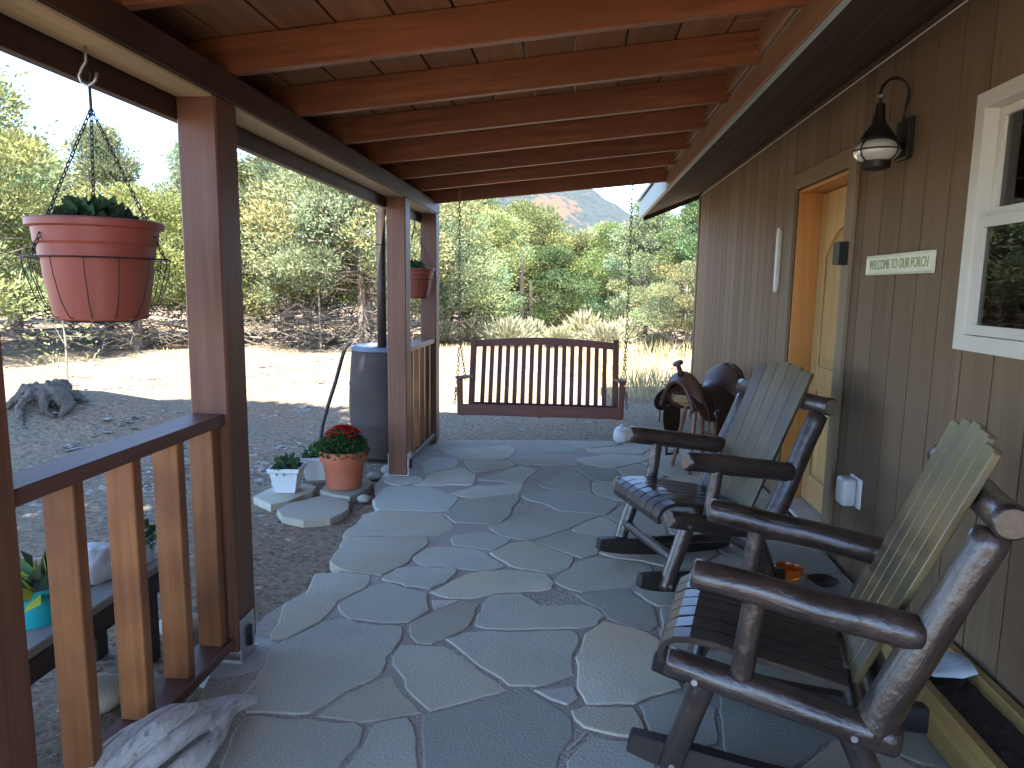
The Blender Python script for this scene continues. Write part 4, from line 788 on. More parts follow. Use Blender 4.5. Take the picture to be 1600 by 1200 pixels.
# eave: sloping soffit, thin pale line against the wall, fascia, roof
EX, EZ = 0.775, 2.25
ns = 5
for i in range(ns):
    a, b = i / ns, (i + 1) / ns
    xa, xb = EX + (W - EX) * a, EX + (W - EX) * b
    za, zb = EZ + 0.02 + (2.51 - EZ) * a, EZ + 0.02 + (2.51 - EZ) * b
    xm, zm = (xa + xb) / 2, (za + zb) / 2
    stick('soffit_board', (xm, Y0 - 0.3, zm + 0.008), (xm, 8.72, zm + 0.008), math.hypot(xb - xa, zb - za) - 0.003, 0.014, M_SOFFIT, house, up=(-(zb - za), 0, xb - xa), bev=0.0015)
stick('wall_trim', (W - 0.004, Y0, 2.494), (W - 0.004, Y1, 2.494), 0.007, 0.008, M_PLAQUE, house)
stick('fascia', (EX - 0.02, Y0 - 0.3, EZ + 0.095), (EX - 0.02, 8.76, EZ + 0.095), 0.036, 0.19, M_FASCIA, house)
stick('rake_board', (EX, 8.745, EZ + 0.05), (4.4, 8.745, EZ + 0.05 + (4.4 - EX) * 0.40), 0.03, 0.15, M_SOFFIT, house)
rf = MB()
sl_ = 0.40
for (xa, xb, za, zb) in ((EX - 0.06, 4.4, EZ + 0.20, EZ + 0.20 + (4.46 - EX) * sl_), (4.4, 8.04, EZ + 0.20 + (4.46 - EX) * sl_, EZ + 0.2)):
    o = len(rf.v)
    rf.v += [(xa, Y0 - 0.35, za), (xb, Y0 - 0.35, zb), (xb, 8.78, zb), (xa, 8.78, za)]
    rf.v += [(xa, Y0 - 0.35, za + 0.03), (xb, Y0 - 0.35, zb + 0.03), (xb, 8.78, zb + 0.03), (xa, 8.78, za + 0.03)]
    rf.f += [tuple(o + q for q in t) for t in ((3, 2, 1, 0), (4, 5, 6, 7), (0, 1, 5, 4), (1, 2, 6, 5), (2, 3, 7, 6), (3, 0, 4, 7))]
rf.build('roof', M_ROOF, house)
gb = MB()
for yy in (Y0 + 0.03, Y1 - 0.03):
    gb.add(([(W, yy, 2.5), (7.4, yy, 2.5), (4.4, yy, 3.75)], [(0, 1, 2)]))
    gb.add(([(W, yy + 0.05, 2.5), (7.4, yy + 0.05, 2.5), (4.4, yy + 0.05, 3.75)], [(2, 1, 0)]))
gb.build('gable', M_SIDING, house)

# door: casing, jamb, leaf with raised panels
d0, d1, dz0, dz1 = DOOR
XD = 1.575
stick('door_casing', (W - 0.012, d1 + 0.045, -0.02), (W - 0.012, d1 + 0.045, dz1 + 0.10), 0.10, 0.026, M_TRIM, house, up=(1, 0, 0))
stick('door_casing', (W - 0.012, d0 - 0.045, -0.02), (W - 0.012, d0 - 0.045, dz1 + 0.10), 0.10, 0.026, M_TRIM, house, up=(1, 0, 0))
stick('door_casing', (W - 0.012, d0 + 0.006, dz1 + 0.052), (W - 0.012, d1 - 0.006, dz1 + 0.052), 0.096, 0.025, M_TRIM, house, up=(1, 0, 0))
jx0, jx1 = W + 0.004, XD + 0.05
stick('door_jamb', ((jx0 + jx1) / 2, d1 - 0.010, 0.0), ((jx0 + jx1) / 2, d1 - 0.010, dz1), 0.02, jx1 - jx0, M_JAMB, house, up=(1, 0, 0), bev=0.002)
stick('door_jamb', ((jx0 + jx1) / 2, d0 + 0.010, 0.0), ((jx0 + jx1) / 2, d0 + 0.010, dz1), 0.02, jx1 - jx0, M_JAMB, house, up=(1, 0, 0), bev=0.002)
stick('door_jamb', ((jx0 + jx1) / 2, d0 + 0.021, dz1 - 0.010), ((jx0 + jx1) / 2, d1 - 0.021, dz1 - 0.010), 0.02, jx1 - jx0, M_JAMB, house, up=(1, 0, 0), bev=0.002)
stick('threshold', ((jx0 + jx1) / 2 - 0.01, d0 + 0.021, 0.012), ((jx0 + jx1) / 2 - 0.01, d1 - 0.021, 0.012), jx1 - jx0, 0.024, M_CONC, house)
la, lb = d0 + 0.024, d1 - 0.028
door = block('door', (XD + 0.022, (la + lb) / 2, (0.03 + dz1 - 0.024) / 2), (0.040, lb - la, dz1 - 0.024 - 0.03), M_DOOR, house, bev=0.003)
mid = (la + lb) / 2


def rail(name, y0, y1, z0, z1):
    return block(name, (XD - 0.004, (y0 + y1) / 2, (z0 + z1) / 2), (0.014, y1 - y0, z1 - z0), M_DOOR, door, bev=0.003)


rail('door_stile', la + 0.002, la + 0.125, 0.034, dz1 - 0.028)
rail('door_stile', lb - 0.125, lb - 0.002, 0.034, dz1 - 0.028)
rail('door_rail', la + 0.127, lb - 0.127, 0.034, 0.22)
rail('door_rail', la + 0.127, lb - 0.127, 0.78, 0.94)
# arched head rail of the upper panel
ab = bmesh.new()
hw = (lb - la) / 2 - 0.127
vs1 = []
for i in range(17):
    t = -1 + 2 * i / 16
    vs1.append((t * hw, 1.80 - 0.17 * t * t))
loop = [(-hw, dz1 - 0.028)] + vs1 + [(hw, dz1 - 0.028)]
fv = [ab.verts.new((XD - 0.011, mid + a, b)) for a, b in loop]
bk = [ab.verts.new((XD + 0.003, mid + a, b)) for a, b in loop]
ab.faces.new(fv); ab.faces.new(list(reversed(bk)))
for i in range(len(fv)):
    j = (i + 1) % len(fv)
    ab.faces.new((fv[j], fv[i], bk[i], bk[j]))
bmesh.ops.recalc_face_normals(ab, faces=ab.faces)
link('door_head_rail', from_bm(ab, 'door_head_rail'), M_DOOR, door)


def raised(name, loop):
    """raised panel: sloping margin to a flat field"""
    bm = bmesh.new()
    cy = sum(p[0] for p in loop) / len(loop); cz = sum(p[1] for p in loop) / len(loop)

    def sh(p, s):
        d = V((p[0] - cy, p[1] - cz)); L = d.length
        return (p[0] - d.x / L * s, p[1] - d.y / L * s)
    rings = []
    for s, x in ((0.0, XD + 0.001), (0.012, XD - 0.002), (0.055, XD - 0.010)):
        rings.append([bm.verts.new((x, *sh(p, s))) for p in loop])
    for a, b in zip(rings[:-1], rings[1:]):
        for i in range(len(loop)):
            j = (i + 1) % len(loop)
            bm.faces.new((a[i], a[j], b[j], b[i]))
    bm.faces.new(rings[-1])
    bmesh.ops.recalc_face_normals(bm, faces=bm.faces)
    bmesh.ops.triangulate(bm, faces=[f for f in bm.faces if len(f.verts) > 4])
    return link(name, from_bm(bm, name), M_DOOR, door)


g_ = 0.012
raised('door_panel', [(mid - hw + g_, 0.94 + g_)] + [(mid + a * 0.97, b - g_) for a, b in vs1] + [(mid + hw - g_, 0.94 + g_)])
raised('door_panel', [(mid - hw + g_, 0.22 + g_), (mid - hw + g_, 0.78 - g_), (mid + hw - g_, 0.78 - g_), (mid + hw - g_, 0.22 + g_)])
lathe('door_knob', [(0.030, 0.0), (0.030, 0.006), (0.012, 0.008), (0.012, 0.03), (0.026, 0.04), (0.028, 0.055), (0.018, 0.066), (0.0, 0.068)], M_IRON, door, n=18, cap=False).matrix_basis = Matrix.Translation((XD - 0.012, la + 0.065, 0.98)) @ Matrix.Rotation(-math.pi / 2, 4, 'Y')

# window: vinyl frame, two sashes, panes
w0, w1, wz0, wz1 = WIN
win = MB()
fw = 0.055
for (a, b, c, d) in ((w0, w1, wz0, wz0 + fw), (w0, w1, wz1 - fw, wz1), (w0, w0 + fw, wz0 + fw, wz1 - fw), (w1 - fw, w1, wz0 + fw, wz1 - fw)):
    win.box((W + 0.02, (a + b) / 2, (c + d) / 2), (0.075, b - a, d - c))
window = win.build('window', M_WHITE, house)
zm = 1.665


def sash(z0, z1, x, t):
    s = MB()
    a0, a1 = w0 + fw + 0.002, w1 - fw - 0.002
    for (a, b, c, d) in ((a0, a1, z0, z0 + t), (a0, a1, z1 - t, z1), (a0, a0 + t, z0 + t, z1 - t), (a1 - t, a1, z0 + t, z1 - t)):
        s.box((x, (a + b) / 2, (c + d) / 2), (0.03, b - a, d - c))
    o = s.build('sash', M_WHITE, window)
    p = MB().box((x, (a0 + a1) / 2, (z0 + z1) / 2), (0.004, a1 - a0 - 2 * t - 0.002, z1 - z0 - 2 * t - 0.002))
    p.build('pane', M_GLASS, window)


sash(wz0 + fw + 0.002, zm + 0.02, W + 0.012, 0.036)
sash(zm + 0.022, wz1 - fw - 0.002, W + 0.048, 0.030)
inn = MB()  # white bars added inside stand for the frames' reflection in the glass
for (a, b, c, d) in ((w0, w1, zm - 0.22, zm - 0.17), (w0, w1, wz1 - 0.22, wz1 - 0.17), (w1 - 0.16, w1 - 0.11, wz0, wz1)):
    inn.box((W + 0.22, (a + b) / 2, (c + d) / 2), (0.03, b - a, d - c))
inn.build('frame_reflection_bars', M_WHITE, window)

# ------------------------------------------------------------------ porch roof on posts
porch = thing('porch_roof', 'reddish stained timber porch roof with rafters, plank ceiling, long beam and square posts', 'porch', (-1.29, 3.8, 0))


def zr(x):                                   # underside of the rafters
    return 2.150 + (x + 1.2) * (2.345 - 2.150) / 1.94


PX = -1.29
PB = 2.045                                   # underside of the beam
for i, (yc, ht) in enumerate(((1.315, 0), (2.42, 0), (5.06, 0), (6.17, 0))):
    po = stick('post', (PX, yc, 0.045 if i == 1 else 0.01), (PX, yc, PB - 0.002), 0.14, 0.15, M_POST, porch, up=(0, 1, 0), bev=0.006)
    if i in (1, 2):
        m = MB()
        m.box((PX + 0.075, yc - 0.01, 0.085), (0.005, 0.11, 0.17)); m.box((PX, yc, 0.006), (0.15, 0.13, 0.012)); m.box((PX - 0.075, yc - 0.01, 0.085), (0.005, 0.11, 0.17))
        m.build('post_bracket', M_ZINC, po)
        sl0 = MB(); sl0.tube([(PX + 0.0785, yc - 0.01, 0.05), (PX + 0.0785, yc - 0.01, 0.125)], 0.016, 10)
        sl0.build('bracket_slot', M_IRON, po)
        ft = lathe('footing', [(0.16, -0.2), (0.165, -0.02), (0.15, -0.004), (0.10, 0.0), (0.0, 0.0)], M_CONC, porch, (PX + 0.03, yc, 0.0), n=26, cap=False)
beam = stick('beam', (PX, -1.2, PB + 0.05), (PX, 6.26, PB + 0.05), 0.14, 0.10, M_BEAM, porch, bev=0.004)
stick('beam_bounce_strip', (PX, -1.2, PB - 0.0055), (PX, 1.235, PB - 0.0055), 0.126, 0.009, M_BEAMRAW_BOUNCE, porch, bev=0.001)  # added pale strips carry the painted bounce light under the beam
stick('beam_bounce_strip', (PX, 1.395, PB - 0.0055), (PX, 2.34, PB - 0.0055), 0.126, 0.009, M_BEAMRAW_BOUNCE, porch, bev=0.001)
stick('beam_bounce_strip', (PX, 2.50, PB - 0.0055), (PX, 4.98, PB - 0.0055), 0.126, 0.009, M_BEAMRAW_BOUNCE, porch, bev=0.001)
stick('beam_bounce_strip', (PX, 5.14, PB - 0.0055), (PX, 6.09, PB - 0.0055), 0.126, 0.009, M_BEAMRAW_BOUNCE, porch, bev=0.001)
stick('fascia_board', (PX - 0.092, -1.3, 2.13), (PX - 0.092, 6.30, 2.13), 0.038, 0.33, M_BEAM, porch, bev=0.003)
RX0, RX1 = -1.360, EX - 0.042
RD = 0.125
rys = [1.30, 1.90, 2.50, 3.10, 3.70, 4.30, 4.90, 5.50]
for yy in rys:
    ra = stick('rafter', (RX0, yy, zr(RX0) + RD / 2), (RX1, yy, zr(RX1) + RD / 2), 0.042, RD, M_RAFTER, porch, bev=0.003)
    m = MB()
    for dz in (0.035, 0.075):
        m.tube([(RX1 - 0.022, yy - 0.0215, zr(RX1) + dz), (RX1 - 0.022, yy - 0.025, zr(RX1) + dz)], 0.0045, 8)
    m.build('bolt', M_ZINC, ra)
stick('end_rafter', (RX0, 6.08, zr(RX0) - 0.03 + 0.10), (RX1, 6.08, zr(RX1) - 0.04 + 0.10), 0.042, 0.20, M_RAFTER, porch, bev=0.003)
# ceiling planks run along the porch on top of the rafters
slope = (2.345 - 2.150) / 1.94
x = RX0 - 0.10
i = 0
while x < RX1 + 0.02:
    xb = min(x + 0.205, RX1 + 0.02)
    xm = (x + xb - 0.007) / 2
    za = zr(xm) + RD + 0.0125
    cuts = [-1.3, rnd.uniform(1.9, 3.4), 6.24] if i % 3 else [-1.3, 3.7, 6.24]
    for a, b in zip(cuts[:-1], cuts[1:]):
        stick('ceiling_plank', (xm, a + 0.002, za), (xm, b - 0.002, za), xb - x - 0.008, 0.02, M_DECK, porch, up=(-slope, 0, 1), bev=0.002)
    x += 0.205
    i += 1
m = MB()
xa, xb = RX0 - 0.16, EX - 0.08
m.v = [(xa, -1.35, zr(xa) + RD + 0.030), (xb, -1.35, zr(xb) + RD + 0.030), (xb, 6.30, zr(xb) + RD + 0.030), (xa, 6.30, zr(xa) + RD + 0.030)]
m.v += [(a, b, c + 0.012) for a, b, c in m.v]
m.f = [(3, 2, 1, 0), (4, 5, 6, 7), (0, 1, 5, 4), (1, 2, 6, 5), (2, 3, 7, 6), (3, 0, 4, 7)]
m.build('roof_sheet', M_ROOF, porch)
stick('ledger', (EX - 0.020 - 0.024, -1.3, EZ + 0.048), (EX - 0.020 - 0.024, 6.06, EZ + 0.048), 0.012, 0.115, M_LEDGER, porch, bev=0.002)
for k, (a, b) in enumerate(zip([-1.2] + rys, rys + [6.08])):
    stick('blocking', (RX1 - 0.012, a + 0.024, zr(RX1) + RD / 2 + 0.01), (RX1 - 0.012, b - 0.024, zr(RX1) + RD / 2 + 0.01), 0.02, RD - 0.03, M_LEDGER, porch, bev=0.002)
hk = MB()
hx, hy = -1.31, 1.84
hk.tube([(hx, hy, PB - 0.006), (hx, hy, PB - 0.05), (hx - 0.012, hy, PB - 0.065), (hx - 0.022, hy, PB - 0.085), (hx - 0.014, hy, PB - 0.105), (hx + 0.004, hy, PB - 0.112), (hx + 0.022, hy, PB - 0.10), (hx + 0.030, hy, PB - 0.078)], 0.0042, 8)
hk.build('hook', M_ZINC, porch, smooth=True)


# railings
def railing(label, ya, yb, ys, rails=True):
    t = thing('porch_railing', label, 'railing', (PX, (ya + yb) / 2, 0), 'porch railings')
    stick('top_rail', (PX, ya, 0.935), (PX, yb, 0.935), 0.115, 0.042, M_RAIL, t, bev=0.004)
    stick('bottom_rail', (PX, ya, 0.085), (PX, yb, 0.085), 0.115, 0.042, M_RAIL, t, bev=0.004)
    for yy in ys:
        stick('baluster', (PX, yy, 0.107), (PX, yy, 0.913), 0.088, 0.040, M_BAL, t, up=(0, 1, 0), bev=0.003)
    return t


railing('reddish wooden railing with orange balusters in the left foreground', 1.392, 2.343, [1.615, 1.855, 2.08, 2.295])
railing('narrow wooden railing between the two far posts beside the rain barrel', 5.137, 6.093, [5.32, 5.53, 5.74, 5.95])


# ------------------------------------------------------------------ chains
def chain_mb(p0, p1, ll=0.034, r=0.0026, mb=None, ww=0.011, sag=0.0):
    mb = mb or MB()
    p0, p1 = V(p0), V(p1)
    d = p1 - p0
    n = max(1, int(d.length / (ll * 0.80)))
    z = d.normalized()
    a = V((1, 0, 0)) if abs(z.x) < 0.8 else V((0, 1, 0))
    x = z.cross(a).normalized(); y = z.cross(x)
    for i in range(n):
        c = p0 + d * ((i + 0.5) / n)
        s = x if i % 2 else y
        path = []
        for k in range(8):
            an = 2 * math.pi * k / 8
            path.append(c + s * (ww / 2 * math.cos(an)) + z * (ll / 2 * math.sin(an)))
        mb.tube(path, r, 5, closed=True)
    return mb


# ------------------------------------------------------------------ porch swing
swing = thing('porch_swing', 'dark red slatted wooden porch swing hanging on two chains at the far end', 'porch swing', (-0.26, 5.6, 0.45))
sx0, sx1 = -0.895, 0.385


def sw(a, b, w, h, name, up=(0, 0, 1), bev=0.003):
    return stick(name, a, b, w, h, M_SWING, swing, up=up, bev=bev)


sf, sr = V((0, 5.36, 0.475)), V((0, 5.82, 0.385))        # seat plane, reclined
for x in (sx0 + 0.025, (sx0 + sx1) / 2, sx1 - 0.025):
    sw((x, sf.y, sf.z - 0.03), (x, sr.y + 0.03, sr.z - 0.03), 0.045, 0.07, 'seat_bearer')
for i in range(7):
    t = (i + 0.5) / 7
    p = sf.lerp(sr, t)
    sw((sx0 + 0.004, p.y, p.z + 0.015), (sx1 - 0.004, p.y, p.z + 0.015), 0.052, 0.016, 'seat_slat', up=(0, 0.19, 1))
sw((sx0 + 0.002, sf.y - 0.012, sf.z - 0.015), (sx1 - 0.002, sf.y - 0.012, sf.z - 0.015), 0.022, 0.085, 'seat_apron')
bb, bt = V((0, 5.835, 0.40)), V((0, 5.985, 0.945))
bup = (0, -(bt.z - bb.z), bt.y - bb.y)
for x in (sx0 + 0.03, sx1 - 0.03):
    sw((x, bb.y, bb.z - 0.05), (x, bt.y + 0.008, bt.z + 0.035), 0.05, 0.035, 'back_post', up=(0, 1, 0))
nsl = 16
for i in range(nsl):
    t = (i + 1) / (nsl + 1)
    x = sx0 + 0.055 + (sx1 - sx0 - 0.11) * t
    arch = 0.028 * math.sin(math.pi * t)
    sw((x, bb.y, bb.z + 0.03), (x, bt.y - 0.006, bt.z - 0.035 + arch), 0.036, 0.014, 'back_slat', up=(0, 1, 0), bev=0.002)
cr = bmesh.new()
N = 16
fr, bk_ = [], []
for i in range(N + 1):
    t = i / N
    x = sx0 + 0.056 + (sx1 - sx0 - 0.112) * t
    arch = 0.028 * math.sin(math.pi * t)
    fr.append([(x, bt.y - 0.018 - 0.0, bt.z - 0.045 + arch), (x, bt.y - 0.006, bt.z + 0.012 + arch * 1.15)])
    bk_.append([(x, bt.y + 0.010, bt.z - 0.045 + arch), (x, bt.y + 0.022, bt.z + 0.012 + arch * 1.15)])
g4 = [[cr.verts.new(p) for p in (a[0], a[1], b[1], b[0])] for a, b in zip(fr, bk_)]
for i in range(N):
    for k in range(4):
        cr.faces.new((g4[i][k], g4[i + 1][k], g4[i + 1][(k + 1) % 4], g4[i][(k + 1) % 4]))
cr.faces.new(g4[0]); cr.faces.new(list(reversed(g4[-1])))
bmesh.ops.recalc_face_normals(cr, faces=cr.faces)
link('back_top_rail', from_bm(cr, 'back_top_rail'), M_SWING, swing)
sw((sx0 + 0.056, bb.y, bb.z + 0.015), (sx1 - 0.056, bb.y, bb.z + 0.015), 0.03, 0.05, 'back_bottom_rail')
for s, x in ((-1, sx0 + 0.012), (1, sx1 - 0.012)):
    sw((x, sf.y + 0.01, sf.z - 0.055), (x, sf.y - 0.01, 0.70), 0.04, 0.05, 'arm_post', up=(0, 1, 0))
    sw((x, sf.y - 0.05, 0.715), (x, bb.y + 0.05, 0.655), 0.062, 0.022, 'arm_rest')
for s, x in ((-1, sx0 - 0.022), (1, sx1 + 0.022)):
    top = (x, 5.50, 2.23); mid_ = (x, 5.52, 1.03)
    m = chain_mb(top, mid_, ll=0.042, r=0.0034, ww=0.020)
    chain_mb(mid_, (x - 0.01 * s, 5.37, 0.62), ll=0.042, r=0.0034, mb=m, ww=0.020)
    chain_mb(mid_, (x + 0.0 * s, 5.86, 0.62), ll=0.042, r=0.0034, mb=m, ww=0.020)
    chain_mb((x, 5.37, 0.60), (x + 0.01 * s, 5.36, 0.50), ll=0.042, r=0.0034, mb=m, ww=0.020)
    m.build('chain', M_CHAIN, swing, smooth=True)
    e = MB()
    e.tube([(x - s * 0.035, 5.37, 0.61), (x, 5.37, 0.61)], 0.005, 6)
    ring = [(x + s * 0.002, 5.37 + 0.02 * math.cos(a), 0.61 + 0.02 * math.sin(a)) for a in [k * math.pi / 5 for k in range(10)]]
    e.tube(ring, 0.004, 5, closed=True)
    e.build('eye_bolt', M_CHAIN, swing, smooth=True)


# ------------------------------------------------------------------ log rocking chairs
def rocker_mesh(tail):
    bm = bmesh.new()
    N = 18
    rows = []
    for i in range(N + 1):
        t = i / N
        x = 0.42 - (0.42 + tail) * t
        zc = 0.048 + 0.13 * (x + 0.06) ** 2
        hh = 0.044 * (1 - 0.35 * (abs(2 * t - 1)) ** 6)
        dz = 2 * 0.13 * (x + 0.06)
        nx, nz = -dz, 1.0
        rows.append([bm.verts.new((x - nx * hh, y_, zc - nz * hh)) for y_ in (-0.024, 0.024)] + [bm.verts.new((x + nx * hh, y_, zc + nz * hh)) for y_ in (0.024, -0.024)])
    for a, b in zip(rows[:-1], rows[1:]):
        for k in range(4):
            bm.faces.new((a[k], a[(k + 1) % 4], b[(k + 1) % 4], b[k]))
    bm.faces.new(rows[0]); bm.faces.new(list(reversed(rows[-1])))
    bmesh.ops.recalc_face_normals(bm, faces=bm.faces)
    bmesh.ops.bevel(bm, geom=[e for e in bm.edges if len(e.link_faces) == 2 and e.calc_face_angle() > 0.7], offset=0.005, segments=1, affect='EDGES')
    return from_bm(bm, 'rocker')


def rocking_chair(label, loc, rotz, tilt, seed, tail):
    global XF
    t = thing('rocking_chair', label, 'rocking chair', loc, 'log rocking chairs on the porch', rotz)
    XF = WM[t.name] @ Matrix.Rotation(-tilt, 4, 'Y')
    w = 0.293
    rs = random.Random(seed)
    lg = lambda name, a, b, r0, r1, rough=0.085, **k: log(name, a, b, r0, r1, M_LOG, t, rough=rough, endmat=k.get('end', M_LOGEND), seed=rs.uniform(0, 99), dome=k.get('dome', 0.18))
    for s in (1, -1):
        lg('arm', (0.262, s * w, 0.652), (-0.30, s * w, 0.580), 0.043, 0.047)
        ra_ = lg('seat_rail', (0.318, s * w, 0.382), (-0.275, s * w, 0.289), 0.041, 0.044)
        lg('arm_post', (0.118, s * w, 0.36), (0.092, s * w, 0.625), 0.032, 0.030)
        bl = lg('back_leg', (-0.200, s * (w - 0.005), 0.285), (-0.425, s * (w - 0.005), 0.865), 0.049, 0.042, dome=0.35)
        lg('front_leg', (0.208, s * (w - 0.03), 0.345), (0.297, s * (w - 0.03), 0.035), 0.037, 0.033, dome=0.3)
        lg('rear_leg', (-0.155, s * (w - 0.03), 0.285), (-0.275, s * (w - 0.03), 0.045), 0.037, 0.033, dome=0.3)
        ro = link('rocker', rocker_mesh(tail), M_ROCKER, t, Matrix.Translation((0, s * (w - 0.055), 0)))
        for px_, pz_ in ((0.285, 0.062), (-0.262, 0.058)):
            m = MB(); m.tube([(px_, s * (w - 0.030), pz_), (px_, s * (w - 0.027) + s * 0.032, pz_)], 0.009, 8); m.build('bolt', M_ZINC, ro)
        for px_ in (0.235, -0.165):
            zc = 0.382 + (px_ - 0.318) * (0.093 / 0.593)
            m = MB(); m.tube([(px_, s * (w + 0.034), zc - 0.012), (px_, s * (w + 0.047), zc - 0.012)], 0.009, 8); m.build('bolt', M_ZINC, ra_)
    lg('top_cross_log', (-0.440, -0.352, 0.905), (-0.440, 0.352, 0.905), 0.044, 0.042)
    lg('lower_cross_log', (-0.250, -0.262, 0.335), (-0.250, 0.262, 0.335), 0.032, 0.032)
    lg('front_stretcher', (0.256, -0.245, 0.175), (0.256, 0.245, 0.175), 0.025, 0.024)
    lg('rear_stretcher', (-0.215, -0.245, 0.165), (-0.215, 0.245, 0.165), 0.025, 0.024)
    lg('side_stretcher', (0.24, 0.0, 0.172), (-0.20, 0.0, 0.163), 0.022, 0.022)
    # seat slats run front to back and roll over the front edge
    cen = [(0.335, 0.345), (0.343, 0.375), (0.332, 0.402), (0.305, 0.420), (0.262, 0.430), (0.19, 0.427), (0.08, 0.410), (-0.04, 0.391), (-0.15, 0.374)]
    ns_ = 7
    pw = (2 * w - 0.094) / ns_
    for k in range(ns_):
        y0, y1 = -(w - 0.047) + pw * k + 0.0022, -(w - 0.047) + pw * (k + 1) - 0.0022
        bm = bmesh.new()
        rows = []
        for i, (x, z) in enumerate(cen):
            p, q = cen[max(0, i - 1)], cen[min(len(cen) - 1, i + 1)]
            tx, tz = q[0] - p[0], q[1] - p[1]; L = math.hypot(tx, tz)
            nx, nz = tz / L, -tx / L
            if nz < 0 and i > 3: nx, nz = -nx, -nz
            th = 0.009
            jz = 0.0015 * rs.uniform(-1, 1)
            rows.append([bm.verts.new((x + nx * th * a_, y_, z + nz * th * a_ + jz)) for y_, a_ in ((y0, -1), (y1, -1), (y1, 0.7), (y1 - 0.003, 1), (y0 + 0.003, 1), (y0, 0.7))])
        for A, B in zip(rows[:-1], rows[1:]):
            for i in range(6):
                bm.faces.new((A[i], A[(i + 1) % 6], B[(i + 1) % 6], B[i]))
        bm.faces.new(rows[0]); bm.faces.new(list(reversed(rows[-1])))
        bmesh.ops.recalc_face_normals(bm, faces=bm.faces)
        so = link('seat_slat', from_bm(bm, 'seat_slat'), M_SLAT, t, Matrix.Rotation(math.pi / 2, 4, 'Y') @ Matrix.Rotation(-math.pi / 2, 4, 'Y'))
    # back: five slats, rounded tops stepping down to the sides
    nb = 5
    B, T = V((-0.178, 0, 0.365)), V((-0.445, 0, 1.075))
    d = (T - B).normalized(); nrm = V((d.z, 0, -d.x))
    for i in range(nb):
        f = (i - (nb - 1) / 2) / ((nb - 1) / 2)
        yb, yt = f * 0.150, f * 0.175
        drop = 0.030 * f * f
        top = T - d * drop
        M, L = frame((B.x, yb, B.z), (top.x, yt, top.z), nrm)
        bm = bmesh.new()
        hw0, hw1, th = 0.0365, 0.0426, 0.010
        outline = [(-hw0, 0), (hw0, 0), (hw1, L - 0.009), (hw1 * 0.82, L - 0.001), (0, L), (-hw1 * 0.82, L - 0.001), (-hw1, L - 0.009)]
        a_ = [bm.verts.new((p[0], -th, p[1])) for p in outline]; b_ = [bm.verts.new((p[0], th, p[1])) for p in outline]
        bm.faces.new(a_); bm.faces.new(list(reversed(b_)))
        for k in range(7):
            bm.faces.new((a_[(k + 1) % 7], a_[k], b_[k], b_[(k + 1) % 7]))
        bmesh.ops.recalc_face_normals(bm, faces=bm.faces)
        bevel_all(bm, 0.002)
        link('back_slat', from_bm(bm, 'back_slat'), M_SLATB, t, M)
    XF = Matrix.Identity(4)
    return t


rocking_chair('near dark log rocking chair in the right foreground', (0.66, 2.074, 0.0), 2.883, 0.009, 3, 0.62)
rocking_chair('farther dark log rocking chair in front of the wooden door', (0.625, 3.459, 0.0), 3.51, 0.036, 8, 0.36)


# ------------------------------------------------------------------ plants in pots
def tuft(name, mat, parent, at, n, rad, h, leaf, width, seed, flat=0.5, dome=True, zb=0.0, sat=(0.7, 1.3)):
    rg = np.random.default_rng(seed)
    u = rg.normal(size=(n, 3)); u /= np.linalg.norm(u, axis=1, keepdims=True)
    u[:, 2] = np.abs(u[:, 2])
    rr = rg.uniform(0.35, 1.0, (n, 1)) ** 0.5
    b = u * rr * np.array([rad, rad, h])
    b += np.array(at) + np.array([0, 0, zb])
    d = u + rg.normal(size=(n, 3)) * 0.6 + np.array([0, 0, flat])
    k = rg.uniform(*sat, (n, 1))
    tint = np.clip(k * np.array([[1, 1, 1]]) * (1 + rg.normal(size=(n, 3)) * 0.08), 0, 2)
    me = leaf_mesh(name, b, d, leaf * rg.uniform(0.6, 1.3, n), width * rg.uniform(0.7, 1.3, n), tint, fold=0.15)
    return link(name, me, mat, parent)


POT_PROF = lambda rt, rb, h, rim: [(0, 0), (rb, 0), (rb + (rt - rb) * (1 - rim / h) * 0.80, h - rim), (rt * 0.968, h - rim), (rt * 0.972, h - rim + 0.004), (rt, h - 0.006), (rt, h), (rt * 0.93, h), (rt * 0.90, h - 0.03), (rt * 0.86, h - 0.05)]


